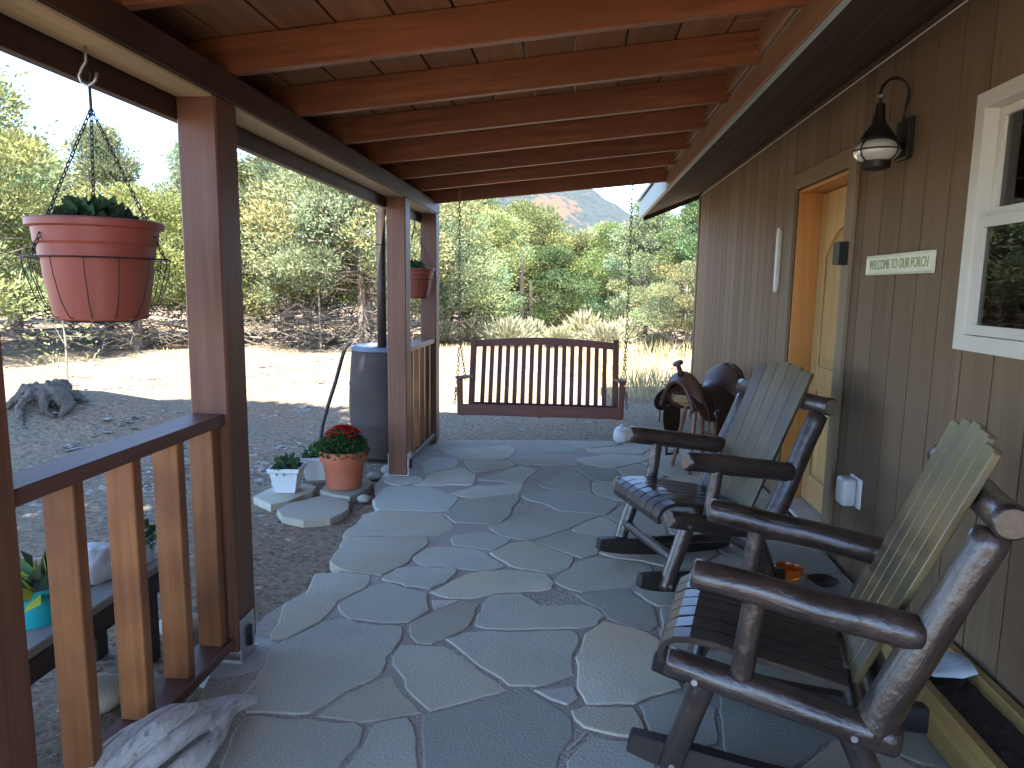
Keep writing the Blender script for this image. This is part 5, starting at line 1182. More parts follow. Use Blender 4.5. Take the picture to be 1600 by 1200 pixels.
def hanging_basket(label, x, y, zrim, scale, ztop, seed, hs=1.0):
    t = thing('hanging_pot', label, 'hanging pot', (x, y, zrim - 0.28 * scale), 'terracotta pots hanging from the porch beam')
    s = scale
    R, H = 0.198 * s, 0.275 * s
    zb = zrim - H
    H *= hs; zb = zrim - H
    hs *= s
    lathe('pot', [(0, 0), (0.130 * s, 0), (0.136 * s, 0.004), (0.158 * s, 0.12 * hs), (0.1615 * s, 0.168 * hs), (0.168 * s, 0.172 * hs), (0.170 * s, 0.205 * hs), (0.178 * s, 0.212 * hs),
                  (0.182 * s, 0.250 * hs), (R, 0.254 * hs), (R, H - 0.004), (R - 0.006, H), (R * 0.90, H), (R * 0.88, H - 0.03)], M_TERRA2, t, (x, y, zb), n=48, cap=False)
    lathe('soil', [(0, 0.012), (R * 0.5, 0.006), (R * 0.885, 0)], M_SOIL, t, (x, y, zrim - 0.028), n=24, cap=False)
    tuft('plant', M_FOL_POT, t, (x - 0.01, y, zrim - 0.02), 300, 0.105 * s, 0.075 * s, 0.036, 0.024, seed, flat=0.35)
    # wire basket below the rim
    m = MB()
    rw, zw = 0.212 * s, zb + 0.17 * hs
    ring = lambda r, z, n=36: [(x + r * math.cos(k * 2 * math.pi / n), y + r * math.sin(k * 2 * math.pi / n), z) for k in range(n)]
    m.tube(ring(rw, zw), 0.0022, 5, closed=True)
    m.tube(ring(0.10 * s, zb - 0.004), 0.0022, 5, closed=True)
    for k in range(14):
        a = 2 * math.pi * k / 14 + 0.2
        c, q = math.cos(a), math.sin(a)
        path = [(x + r * c, y + r * q, z) for r, z in ((rw, zw), (rw * 0.965, zw - 0.05 * s), (0.178 * s, zb + 0.06 * s), (0.148 * s, zb + 0.012 * s), (0.10 * s, zb - 0.004))]
        m.tube(path, 0.0017, 4)
    m.build('wire_basket', M_WIRE, t)
    hub = V((x + 0.006, y, ztop - 0.16))
    c = MB()
    for k in range(3):
        a = 2 * math.pi * k / 3 + 0.15
        e = V((x + rw * math.cos(a), y + rw * math.sin(a), zw))
        chain_mb(hub, e, ll=0.020, r=0.0016, mb=c, ww=0.009)
    c.build('hanging_chain', M_WIRE, t)
    h = MB(); h.tube([(hub.x, hub.y, hub.z - 0.005), (hub.x, hub.y, hub.z + 0.055)], 0.004, 6)
    h.tube([(hub.x, hub.y, hub.z + 0.05), (hub.x + 0.004, hub.y, hub.z + 0.09), (hub.x - 0.004, hub.y, ztop - 0.035 if False else hub.z + 0.10)], 0.0022, 5)
    h.build('hanger', M_WIRE, t)
    return t


hanging_basket('large dusty pink hanging pot in a wire basket, left foreground', -1.31, 1.84, 1.582, 0.84, 2.035, 4, 1.16)
hanging_basket('smaller red hanging pot half hidden behind the far posts', -1.29, 5.55, 1.555, 0.85, 2.04, 9)

# mum in a terracotta pot on its slab
mp_ = thing('flower_pot', 'terracotta pot of red mums standing beside the far post', 'flower pot', (-1.60, 4.68, 0.005))
lathe('pot', POT_PROF(0.168, 0.118, 0.265, 0.075), M_TERRA, mp_, (-1.60, 4.68, 0.005), n=44, cap=False)
lathe('soil', [(0, 0), (0.15, -0.004)], M_SOIL, mp_, (-1.60, 4.68, 0.235), n=20, cap=False)
tuft('foliage', M_FOL_MUM, mp_, (-1.60, 4.68, 0.23), 3200, 0.175, 0.175, 0.026, 0.012, 21, flat=0.3, sat=(0.5, 1.4))
rg = np.random.default_rng(33)
nf = 120
fb, fd, fl, ftint = [], [], [], []
for i in range(nf):
    a, q = rg.uniform(0, 6.28), rg.uniform(0, 0.74) ** 0.8
    c = np.array([-1.60 + 0.165 * q * math.cos(a), 4.68 + 0.165 * q * math.sin(a), 0.23 + 0.185 * math.sqrt(max(0.05, 1 - q * q)) + 0.016])
    k = rg.uniform(0.55, 1.25)
    for j in range(16):
        an = j * 0.393 + rg.uniform(0, 0.2)
        fb.append(c); fd.append((math.cos(an), math.sin(an), rg.uniform(0.05, 0.8))); fl.append(rg.uniform(0.018, 0.027)); ftint.append((k, k * rg.uniform(0.6, 1.3), k))
me = leaf_mesh('flowers', np.array(fb), np.array(fd), np.array(fl), np.full(len(fb), 0.011), np.array(ftint), nrm=np.tile([[0.01, 0.02, 1.0]], (len(fb), 1)))
link('flowers', me, M_PETAL, mp_)


def white_planter(label, x, y, s, rot, seed, z=0.0):
    global XF
    t = thing('white_planter', label, 'planter', (x, y, z), 'square white planters', rot)
    XF = WM[t.name]
    bm = bmesh.new()
    rings = []
    for hw, zz in ((0.072, 0.0), (0.070, 0.008), (0.074, 0.012), (0.100, 0.150), (0.112, 0.155), (0.114, 0.185), (0.102, 0.185), (0.095, 0.150)):
        rings.append([bm.verts.new((a * hw * s, b * hw * s, zz * s)) for a, b in ((-1, -1), (1, -1), (1, 1), (-1, 1))])
    for a, b in zip(rings[:-1], rings[1:]):
        for k in range(4):
            bm.faces.new((a[k], a[(k + 1) % 4], b[(k + 1) % 4], b[k]))
    bm.faces.new(list(reversed(rings[0])))
    bmesh.ops.bevel(bm, geom=[e for e in bm.edges], offset=0.003, segments=1, affect='EDGES', clamp_overlap=True)
    link('box', from_bm(bm, 'box'), M_WHITEP, t)
    m = MB().box((0, 0, 0.150 * s), (0.196 * s, 0.196 * s, 0.01)); m.build('soil', M_SOIL, t)
    XF = WM[t.name]
    tuft('plant', M_FOL_POT, t, (0, 0, 0.155 * s), 120, 0.085 * s, 0.085 * s, 0.055, 0.030, seed, flat=0.1)
    XF = Matrix.Identity(4)


white_planter('square white planter nearest the camera on the flat slab', -1.95, 4.53, 0.95, 0.12, 5)
white_planter('square white planter set behind, next to the red mum pot', -1.87, 4.86, 0.95, 0.30, 6)
SLABS = [[(-2.136,4.376),(-2.107,4.560),(-2.072,4.674),(-1.899,4.754),(-1.794,4.685),(-1.780,4.527),(-1.818,4.470),(-1.843,4.296),(-1.937,4.213)],
[(-1.882,4.153),(-1.845,4.319),(-1.718,4.484),(-1.573,4.454),(-1.480,4.417),(-1.407,4.217),(-1.456,4.019),(-1.614,3.957),(-1.780,4.016)],
[(-1.731,4.559),(-1.758,4.803),(-1.485,4.900),(-1.422,4.822),(-1.441,4.600),(-1.480,4.442),(-1.617,4.473)],
[(-2.202,4.769),(-2.180,4.922),(-2.039,4.942),(-1.939,4.836),(-1.938,4.772),(-2.085,4.686)]]
for i, (p, lab) in enumerate(zip(SLABS, ('flat grey slab under the white planters', 'rounded flat slab lying in front of the mum pot', 'flat slab under the terracotta mum pot', 'small flat slab behind the white planters'))):
    o = slab('stone_slab', p, -0.012 + (0.008, 0.0, 0.012, -0.004)[i], 0.06, M_STONE, None, 40 + i * 2.1, inset=0.012, wig=0.028, tilt=0.02, step=0.09)
    tag(o, lab, 'stone slab', 'flat slabs beside the porch')

# ------------------------------------------------------------------ rain barrel, downspout, hose
bx, by = -1.62, 5.80
rb = thing('rain_barrel', 'dark plastic rain barrel standing behind the far railing', 'barrel', (bx, by, -0.03))
lathe('barrel_body', [(0.0, 0.0), (0.245, 0.0), (0.262, 0.012), (0.268, 0.10), (0.282, 0.27), (0.288, 0.30), (0.284, 0.315), (0.290, 0.46), (0.284, 0.60), (0.288, 0.615), (0.282, 0.645), (0.270, 0.80), (0.262, 0.90), (0.250, 0.915)], M_BARREL, rb, (bx, by, -0.03), n=44, cap=False)
lathe('lid', [(0.258, 0.900), (0.268, 0.905), (0.268, 0.935), (0.255, 0.942), (0.235, 0.940), (0.225, 0.925), (0.0, 0.925)], M_BARRELTOP, rb, (bx, by, -0.03), n=44, cap=False)
ds = MB()
ds.tube([(bx + 0.02, by - 0.10, 0.85), (bx + 0.02, by - 0.10, 1.4), (bx + 0.02, by - 0.10, 1.96), (bx + 0.04, by - 0.11, 2.05), (bx + 0.12, by - 0.12, 2.13), (bx + 0.16, by - 0.12, 2.22)], 0.038, 14)
o = ds.build('downspout', M_PIPE, smooth=True)
tag(o, 'brown downspout pipe running from the roof into the rain barrel', 'downspout')
br = MB()
for z in (1.05, 1.75):
    ring = [(bx + 0.02 + 0.041 * math.cos(a), by - 0.10 + 0.041 * math.sin(a), z) for a in [k * math.pi / 8 for k in range(16)]]
    br.tube(ring, 0.005, 5, closed=True)
br.build('pipe_strap', M_IRON, o)
ho = MB()
ho.tube([(bx - 0.24, by - 0.14, 0.93), (bx - 0.27, by - 0.18, 0.90), (bx - 0.29, by - 0.22, 0.80), (bx - 0.33, by - 0.26, 0.62), (bx - 0.38, by - 0.30, 0.44), (bx - 0.42, by - 0.33, 0.28), (bx - 0.44, by - 0.36, 0.12), (bx - 0.43, by - 0.42, 0.0), (bx - 0.36, by - 0.55, -0.035), (bx - 0.2, by - 0.62, -0.04)], 0.016, 10)
tag(ho.build('hose', M_HOSE, smooth=True), 'black hose curving down from the rim of the rain barrel', 'hose')
for i, (x, y, r, lab) in enumerate(((-1.42, 5.22, 0.07, 'small rounded field stone at the foot of the barrel'), (-1.50, 5.05, 0.055, 'little pale stone between the mum pot and the post'), (-1.40, 4.48, 0.045, 'white pebble beside the mum pot slab'))):
    bm = bmesh.new(); bmesh.ops.create_icosphere(bm, subdivisions=2, radius=r)
    for v in bm.verts:
        v.co *= 1 + 0.25 * mnoise.noise(v.co * 14 + V((i * 7, 0, 0)))
        v.co.z *= 0.6
    tag(link('field_stone', from_bm(bm, 'field_stone'), M_ROCK, None, Matrix.Translation((x, y, -0.02)), smooth=True), lab, 'stone')

# ------------------------------------------------------------------ saddle on a stool
SX, SY = 0.99, 5.52
st = thing('wooden_stool', 'turned wooden stool under the leather saddle near the far corner', 'stool', (SX, SY, 0))
lathe('stool_top', [(0.0, 0.0), (0.15, 0.0), (0.165, 0.008), (0.168, 0.022), (0.155, 0.034), (0.0, 0.036)], M_STOOLT, st, (SX, SY, 0.52), n=28, cap=False)
feet = []
for k in range(4):
    a = math.pi / 4 + k * math.pi / 2 + 0.35
    p0 = (SX + 0.10 * math.cos(a), SY + 0.10 * math.sin(a), 0.525); p1 = (SX + 0.19 * math.cos(a), SY + 0.19 * math.sin(a), 0.0)
    feet.append((V(p0), V(p1)))
    log('stool_leg', p1, p0, 0.014, 0.018, M_STOOL, st, n=10, rings=6, rough=0.02)
for k in range(4):
    (a0, a1), (b0, b1) = feet[k], feet[(k + 1) % 4]
    t_ = 0.45 if k % 2 else 0.62
    log('stool_rung', a0.lerp(a1, t_), b0.lerp(b1, t_), 0.009, 0.009, M_STOOL, st, n=8, rings=4, rough=0.02)
crate = MB()
crate.box((SX - 0.06, SY + 0.02, 0.585), (0.30, 0.30, 0.055))
o = crate.build('saddle_block', M_STOOLT, st)

sa = thing('saddle', 'brown leather western saddle with horn resting on the stool', 'saddle', (SX, SY, 0.60), None, math.radians(-145))
XF = WM[sa.name]


def saddle_shell():
    NU, NV = 30, 22
    v, f = [], []
    for i in range(NU + 1):
        u = i / NU                                # 0 rear (cantle) .. 1 front (pommel)
        x = -0.30 + 0.56 * u
        zc = 0.115 + 0.115 * math.exp(-((u - 0.08) / 0.13) ** 2) + 0.085 * math.exp(-((u - 0.84) / 0.10) ** 2) - 0.03 * math.exp(-((u - 0.45) / 0.2) ** 2)
        wd = 0.155 + 0.055 * math.exp(-((u - 0.10) / 0.16) ** 2) + 0.035 * math.exp(-((u - 0.84) / 0.09) ** 2) - 0.03 * math.exp(-((u - 0.58) / 0.12) ** 2)
        for j in range(NV + 1):
            a = -1 + 2 * j / NV
            yy = wd * math.sin(a * math.pi / 2) * (1 + 0.22 * abs(a) ** 3)
            zz = zc - 0.20 * (1 - math.cos(a * math.pi / 2)) ** 1.15 - 0.025 * a * a
            if abs(a) < 0.6 and 0.12 < u < 0.7:
                zz -= 0.018 * math.cos(a / 0.6 * math.pi / 2)
            v.append((x + 0.012 * mnoise.noise(V((x * 6, yy * 6, 2))), yy, zz))
    n = NV + 1
    for i in range(NU):
        for j in range(NV):
            f.append((i * n + j, (i + 1) * n + j, (i + 1) * n + j + 1, i * n + j + 1))
    me = bpy.data.meshes.new('saddle_seat')
    me.from_pydata(v, [], f)
    return me


o = link('saddle_seat', saddle_shell(), M_LEATHER, sa, smooth=True)
md = o.modifiers.new('thick', 'SOLIDIFY'); md.thickness = 0.035
md = o.modifiers.new('soft', 'SUBSURF'); md.levels = 1; md.render_levels = 1


def curved_panel(name, pts_, xw, mat, th=0.012, rows=8, cols=8, yside=1):
    """hanging leather panel following a curve (y, z), widths varying along it"""
    v, f = [], []
    m = len(pts_)
    for i, (yy, zz, x0, x1) in enumerate(pts_):
        for j in range(cols + 1):
            q = j / cols
            v.append((x0 + (x1 - x0) * q, yside * (yy + 0.012 * math.sin(q * math.pi)), zz))
    n = cols + 1
    for i in range(m - 1):
        for j in range(cols):
            f.append((i * n + j, i * n + j + 1, (i + 1) * n + j + 1, (i + 1) * n + j))
    me = bpy.data.meshes.new(name)
    me.from_pydata(v, [], f)
    o = link(name, me, mat, sa, smooth=True)
    o.modifiers.new('thick', 'SOLIDIFY').thickness = th
    mm = o.modifiers.new('soft', 'SUBSURF'); mm.levels = 1; mm.render_levels = 2
    return o


for s in (1, -1):
    curved_panel('skirt', [(0.10, 0.06, -0.30, 0.24), (0.17, 0.02, -0.33, 0.26), (0.235, -0.05, -0.34, 0.26), (0.262, -0.12, -0.31, 0.23), (0.268, -0.16, -0.24, 0.17)], 0, M_LEATHERD, yside=s)
    curved_panel('fender', [(0.19, 0.02, -0.06, 0.07), (0.262, -0.05, -0.07, 0.08), (0.285, -0.14, -0.085, 0.10), (0.288, -0.24, -0.09, 0.105), (0.280, -0.33, -0.075, 0.085), (0.272, -0.40, -0.045, 0.05)], 0, M_LEATHERD, th=0.014, yside=s)
    m = MB()
    yy = s * 0.275
    m.tube([(-0.06, yy, -0.53), (-0.062, yy, -0.46), (-0.03, yy, -0.405), (0.035, yy, -0.405), (0.066, yy, -0.46), (0.064, yy, -0.53)], 0.012, 8, closed=True)
    m.build('stirrup', M_LEATHERD, sa, smooth=True)
m = MB()
m.tube([(0.205, 0, 0.17), (0.220, 0, 0.200), (0.234, 0, 0.232), (0.242, 0, 0.250)], [0.030, 0.019, 0.017, 0.02], 14)
m.tube([(0.236, 0, 0.246), (0.239, 0, 0.253), (0.246, 0, 0.265), (0.249, 0, 0.270)], [0.020, 0.040, 0.040, 0.026], 18)
m.build('horn', M_LEATHER, sa, smooth=True)
m = MB()
for s in (1, -1):
    m.tube([(-0.27, s * 0.20, 0.10), (-0.30, s * 0.13, 0.18), (-0.312, s * 0.05, 0.222), (-0.314, 0, 0.228)], 0.014, 8)
m.build('cantle_roll', M_LEATHERD, sa, smooth=True)
rs = random.Random(6)
for s in (1, -1):
    for x0 in (0.16, -0.20):                       # saddle strings with their leather rosettes
        m = MB(); m.tube([(x0, s * 0.222, -0.035), (x0, s * 0.236, -0.038)], 0.018, 12); m.build('rosette', M_LEATHER, sa, smooth=True)
        for q in range(2):
            dx = rs.uniform(-0.04, 0.04)
            m = MB(); m.tube([(x0, s * 0.238, -0.04), (x0 + dx * 0.4, s * 0.272, -0.12), (x0 + dx, s * 0.285, -0.22 - 0.05 * rs.random())], [0.004, 0.004, 0.003], 6); m.build('saddle_string', M_LEATHER, sa)
    m = MB(); m.tube([(0.08 + 0.026 * math.cos(k * math.pi / 6), s * 0.268, -0.10 + 0.026 * math.sin(k * math.pi / 6)) for k in range(12)], 0.004, 6, closed=True); m.build('rigging_ring', M_ZINC, sa, smooth=True)
XF = Matrix.Identity(4)

# little lidded jar on the flagstones beyond the chair
jr = thing('white_jar', 'small white lidded jar at the far edge of the flagstones', 'jar', (0.46, 6.44, 0.0))
lathe('jar_body', [(0, 0), (0.055, 0), (0.072, 0.02), (0.078, 0.06), (0.070, 0.10), (0.060, 0.115), (0.055, 0.118)], M_WHITEP, jr, (0.46, 6.44, 0.002), n=26, cap=False)
lathe('jar_lid', [(0.062, 0.116), (0.062, 0.124), (0.040, 0.138), (0.014, 0.144), (0.012, 0.150), (0.018, 0.160), (0.0, 0.166)], M_WHITEP, jr, (0.46, 6.44, 0.002), n=26, cap=False)

# ------------------------------------------------------------------ floor things by the wall
cd = thing('candle_bowl', 'orange glass candle bowl on the floor between the rocking chairs', 'candle bowl', (1.09, 3.42, 0))
lathe('bowl', [(0, 0), (0.045, 0), (0.060, 0.008), (0.072, 0.035), (0.070, 0.055), (0.064, 0.058), (0.060, 0.05), (0.058, 0.028), (0.0, 0.022)], M_ORANGE, cd, (1.09, 3.42, 0.006), n=30, cap=False)
lathe('candle_wax', [(0.056, 0.024), (0.057, 0.036), (0.0, 0.034)], M_ORANGE, cd, (1.09, 3.42, 0.006), n=24, cap=False)
dish = lathe('black_dish', [(0, 0.0), (0.030, 0.0), (0.068, 0.022), (0.072, 0.026), (0.064, 0.024), (0.028, 0.008), (0, 0.008)], M_IRON, None, (1.235, 3.35, 0.006), n=28, cap=False)
tag(dish, 'shallow black dish on the flagstones beside the orange candle', 'dish')

# planter trough along the wall, bottom right
tr = thing('planter_trough', 'long yellowish wooden trough of dark soil along the wall, bottom right', 'planter', (1.30, 1.9, 0))
ta, tb = 1.05, 2.56
stick('side_board', (1.175, ta, 0.085), (1.175, tb, 0.085), 0.038, 0.15, M_TROUGH, tr)
stick('side_board', (1.385, ta, 0.085), (1.385, tb, 0.085), 0.038, 0.15, M_TROUGH, tr)
stick('end_board', (1.196, tb - 0.02, 0.080), (1.364, tb - 0.02, 0.080), 0.038, 0.13, M_TROUGH, tr)
stick('end_board', (1.196, ta + 0.02, 0.080), (1.364, ta + 0.02, 0.080), 0.038, 0.13, M_TROUGH, tr)
stick('bottom_board', (1.28, ta + 0.042, 0.02), (1.28, tb - 0.042, 0.02), 0.165, 0.02, M_TROUGH, tr)
m = MB()
nx, ny = 8, 50
for j in range(ny + 1):
    for i in range(nx + 1):
        x_, y_ = 1.196 + 0.168 * i / nx, ta + 0.04 + (tb - ta - 0.08) * j / ny
        m.v.append((x_, y_, 0.118 + 0.012 * mnoise.noise(V((x_ * 30, y_ * 30, 0)))))
for j in range(ny):
    for i in range(nx):
        a = j * (nx + 1) + i
        m.f.append((a, a + 1, a + nx + 2, a + nx + 1))
m.build('soil', M_SOIL, tr)
m = MB()
for j in range(7):
    for i in range(5):
        m.v.append((1.185 + 0.185 * i / 4 + 0.002 * j, 2.30 + 0.22 * j / 6, 0.166 + 0.012 * math.sin(j * 0.9) * (i / 4) - (0.02 if i in (1, 2, 3) else 0)))
for j in range(6):
    for i in range(4):
        a = j * 5 + i
        m.f.append((a, a + 1, a + 6, a + 5))
pp = m.build('paper_sheet', M_PAPER, smooth=True)
pp.modifiers.new('thick', 'SOLIDIFY').thickness = 0.0015
tag(pp, 'sheet of pale printed paper lying across the planter trough', 'paper')

# ------------------------------------------------------------------ wall lamp, sign, plaque, outlet, bell box
lp = thing('wall_lantern', 'black nautical wall lantern with caged glass beside the door', 'lantern', (W, 3.30, 2.05))
lx, ly, lz = 1.292, 3.285, 2.035
block('back_plate', (W - 0.016, ly, 2.075), (0.028, 0.12, 0.17), M_IRON, lp, bev=0.006)
m = MB(); m.tube([(W - 0.03, ly, lz + 0.02), (lx + 0.07, ly, lz + 0.02)], 0.012, 10)
arc = []
for k in range(15):
    a = math.radians(-30 + 205 * k / 14)
    arc.append((lx + 0.052 + 0.060 * math.cos(a), ly - 0.004, 2.255 + 0.075 * math.sin(a)))
arc = [(W - 0.03, ly, 2.15)] + arc + [(lx, ly, 2.22)]
m.tube(arc, 0.0065, 8)
m.build('gooseneck', M_IRON, lp, smooth=True)
lathe('cap', [(0.0, 0.195), (0.018, 0.19), (0.024, 0.13), (0.030, 0.105), (0.052, 0.075), (0.070, 0.048), (0.074, 0.040), (0.068, 0.036), (0.0, 0.034)], M_IRON, lp, (lx, ly, lz), n=28, cap=False)
lathe('finial', [(0.006, 0.19), (0.006, 0.21), (0.016, 0.215), (0.016, 0.225), (0.0, 0.235)], M_ZINC, lp, (lx, ly, lz), n=14, cap=False)
lathe('globe', [(0.055, 0.036), (0.078, 0.024), (0.092, 0.004), (0.095, -0.012), (0.088, -0.030), (0.070, -0.045), (0.050, -0.052)], M_LAMPGLASS, lp, (lx, ly, lz), n=32, cap=False)
lathe('base', [(0.050, -0.048), (0.060, -0.054), (0.058, -0.080), (0.034, -0.088), (0.0, -0.090)], M_IRON, lp, (lx, ly, lz), n=26, cap=False)
m = MB()
m.tube([(lx + 0.100 * math.cos(k * math.pi / 14), ly + 0.100 * math.sin(k * math.pi / 14), lz - 0.008) for k in range(28)], 0.0034, 6, closed=True)
for k in range(4):
    a = k * math.pi / 2 + 0.55
    m.tube([(lx + r * math.cos(a), ly + r * math.sin(a), lz + z) for r, z in ((0.060, 0.040), (0.086, 0.024), (0.100, 0.004), (0.102, -0.012), (0.094, -0.034), (0.074, -0.050), (0.056, -0.058))], 0.0034, 6)
m.build('cage', M_IRON, lp, smooth=True)

sg = thing('porch_sign', 'narrow cream wooden sign reading WELCOME TO OUR PORCH on the wall', 'sign', (W, 3.25, 1.54))
sy0, sy1, sz0, sz1 = 2.94, 3.565, 1.497, 1.588
block('sign_board', (W - 0.010, (sy0 + sy1) / 2, (sz0 + sz1) / 2), (0.014, sy1 - sy0, sz1 - sz0), M_SIGN, sg, bev=0.002)
for (a, b, c, d) in ((sy0, sy1, sz0, sz0 + 0.010), (sy0, sy1, sz1 - 0.010, sz1), (sy0, sy0 + 0.012, sz0 + 0.0101, sz1 - 0.0101), (sy1 - 0.012, sy1, sz0 + 0.0101, sz1 - 0.0101)):
    block('sign_frame', (W - 0.019, (a + b) / 2, (c + d) / 2), (0.008, b - a, d - c), M_SIGN, sg, bev=0.0015)
cu = bpy.data.curves.new('lettering', 'FONT')
cu.body = 'WELCOME TO OUR PORCH'
cu.size = 0.062
cu.extrude = 0.0012
cu.align_x, cu.align_y = 'CENTER', 'CENTER'
tmp = bpy.data.objects.new('tmp_text', cu)
col.objects.link(tmp)
bpy.context.view_layer.update()
dg = bpy.context.evaluated_depsgraph_get()
tme = bpy.data.meshes.new_from_object(tmp.evaluated_get(dg))
bpy.data.objects.remove(tmp)
xs = [v.co.x for v in tme.vertices]
sc = 0.565 / (max(xs) - min(xs))
for v in tme.vertices:
    v.co.x *= sc
tme.materials.clear()
link('lettering', tme, M_SIGNTXT, sg, Matrix(((0, 0, -1, W - 0.0180), (-1, 0, 0, (sy0 + sy1) / 2), (0, 1, 0, (sz0 + sz1) / 2), (0, 0, 0, 1))))

pq = thing('wall_thermometer', 'tall narrow grey wall plaque with rounded ends left of the door', 'plaque', (W, 5.12, 1.63))
bm = bmesh.new()
prof = []
for k in range(9):
    a = math.pi * k / 8
    prof.append((0.033 * math.cos(a), 0.20 + 0.02 * math.sin(a)))
for k in range(9):
    a = math.pi + math.pi * k / 8
    prof.append((0.033 * math.cos(a), -0.20 + 0.03 * math.sin(a)))
fa = [bm.verts.new((W - 0.024, 5.12 + a, 1.635 + b)) for a, b in prof]; ba = [bm.verts.new((W - 0.002, 5.12 + a, 1.635 + b)) for a, b in prof]
bm.faces.new(fa); bm.faces.new(list(reversed(ba)))
for k in range(len(fa)):
    bm.faces.new((fa[k], fa[(k + 1) % len(fa)], ba[(k + 1) % len(fa)], ba[k]))
bmesh.ops.recalc_face_normals(bm, faces=bm.faces)
bmesh.ops.bevel(bm, geom=[e for e in bm.edges if e.calc_face_angle(0) > 1.2], offset=0.004, segments=2, affect='EDGES')
link('plaque_board', from_bm(bm, 'plaque_board'), M_PLAQUE, pq)
m = MB(); m.tube([(W - 0.026, 5.12, 1.47), (W - 0.026, 5.12, 1.80)], 0.004, 8); m.build('gauge_tube', M_ZINC, pq)

ot = thing('outlet_cover', 'white plastic outdoor outlet cover low on the wall by the door', 'outlet cover', (W, 3.50, 0.44))
oy, oz = 3.505, 0.435
block('cover_plate', (W - 0.008, oy, oz), (0.014, 0.130, 0.150), M_WHITEP, ot, bev=0.004)
bm = bmesh.new(); box_bm(bm, (W - 0.052, oy + 0.006, oz), (0.070, 0.105, 0.140)); bevel_all(bm, 0.020, 3)
link('bubble_lid', from_bm(bm, 'bubble_lid'), M_WHITEP, ot, smooth=True)

bl_ = thing('bell_box', 'small dark box fixed to the right door casing', 'doorbell', (W, 3.84, 1.62))
block('box_body', (W - 0.050, 3.83, 1.615), (0.048, 0.075, 0.118), M_IRON, bl_, bev=0.003)
block('face_plate', (W - 0.055, 3.872, 1.615), (0.040, 0.006, 0.108), M_PIPE, bl_, bev=0.001)
m = MB(); m.tube([(W - 0.055, 3.876, 1.635), (W - 0.055, 3.881, 1.635)], 0.012, 12); m.build('button', M_IRON, bl_)


# ------------------------------------------------------------------ bench and things outside the near railing
bn = thing('plank_bench', 'low weathered grey plank bench behind the near railing', 'bench', (-1.72, 1.9, 0))
ba_, bb_ = 1.35, 2.50
for x in (-1.615, -1.735, -1.855):
    stick('bench_plank', (x, ba_, 0.335), (x, bb_, 0.335), 0.112, 0.03, M_GREYW, bn)
stick('bench_apron', (-1.585, ba_ + 0.02, 0.275), (-1.585, bb_ - 0.02, 0.275), 0.03, 0.088, M_DARKW, bn)
stick('bench_apron', (-1.885, ba_ + 0.02, 0.275), (-1.885, bb_ - 0.02, 0.275), 0.03, 0.088, M_DARKW, bn)
for x in (-1.625, -1.845):
    for y in (ba_ + 0.07, bb_ - 0.07):
        stick('bench_leg', (x, y, -0.07), (x, y, 0.318), 0.045, 0.07, M_DARKW, bn)
tp = thing('turquoise_pot', 'turquoise plastic pot with pale leaves on the bench behind the railing', 'flower pot', (-1.665, 1.945, 0.35))
lathe('pot', POT_PROF(0.085, 0.062, 0.125, 0.022), M_TURQ, tp, (-1.665, 1.945, 0.351), n=36, cap=False)
lathe('soil', [(0, 0), (0.078, -0.003)], M_SOIL, tp, (-1.665, 1.945, 0.462), n=18, cap=False)
tuft('plant', M_FOL_POT, tp, (-1.665, 1.945, 0.46), 60, 0.07, 0.07, 0.07, 0.04, 12, flat=0.1)
tuft('yellow_leaves', M_PETALY, tp, (-1.645, 1.935, 0.46), 22, 0.07, 0.055, 0.07, 0.04, 13, flat=0.1)
bm = bmesh.new(); bmesh.ops.create_icosphere(bm, subdivisions=4, radius=0.085)
for v in bm.verts:
    p = v.co.copy()
    v.co *= 1 + 0.28 * mnoise.noise(p * 14) + 0.10 * mnoise.noise(p * 40)
    v.co.x *= 0.85; v.co.z *= 0.85
    v.co.z = max(v.co.z, -0.06)
tag(link('white_sack', from_bm(bm, 'white_sack'), M_BAG, None, Matrix.Translation((-1.71, 2.275, 0.405)), smooth=True), 'crumpled pale sack lying on the plank bench', 'sack')
hp = thing('seedling_tray', 'low green seedling pot at the far end of the bench', 'flower pot', (-1.65, 2.43, 0.35))
lathe('pot', POT_PROF(0.065, 0.05, 0.07, 0.018), M_WHITEP, hp, (-1.65, 2.43, 0.351), n=24, cap=False)
tuft('plant', M_FOL_POT, hp, (-1.65, 2.43, 0.41), 70, 0.06, 0.07, 0.05, 0.028, 14, flat=0.3)
for i, (x, y, r, lab) in enumerate(((-1.62, 2.12, 0.10, 'pale flat rock under the bench behind the balusters'), (-1.50, 2.20, 0.05, 'small grey rock beside the near railing foot'), (-1.62, 2.62, 0.08, 'rounded rock beyond the end of the bench'))):
    bm = bmesh.new(); bmesh.ops.create_icosphere(bm, subdivisions=3, radius=r)
    for v in bm.verts:
        v.co *= 1 + 0.30 * mnoise.noise(v.co * 7 + V((i * 7, 3, 0)))
        v.co.z *= 0.55
    tag(link('garden_rock', from_bm(bm, 'garden_rock'), M_STONE, None, Matrix.Translation((x, y, 0.0)), smooth=True), lab, 'rock')


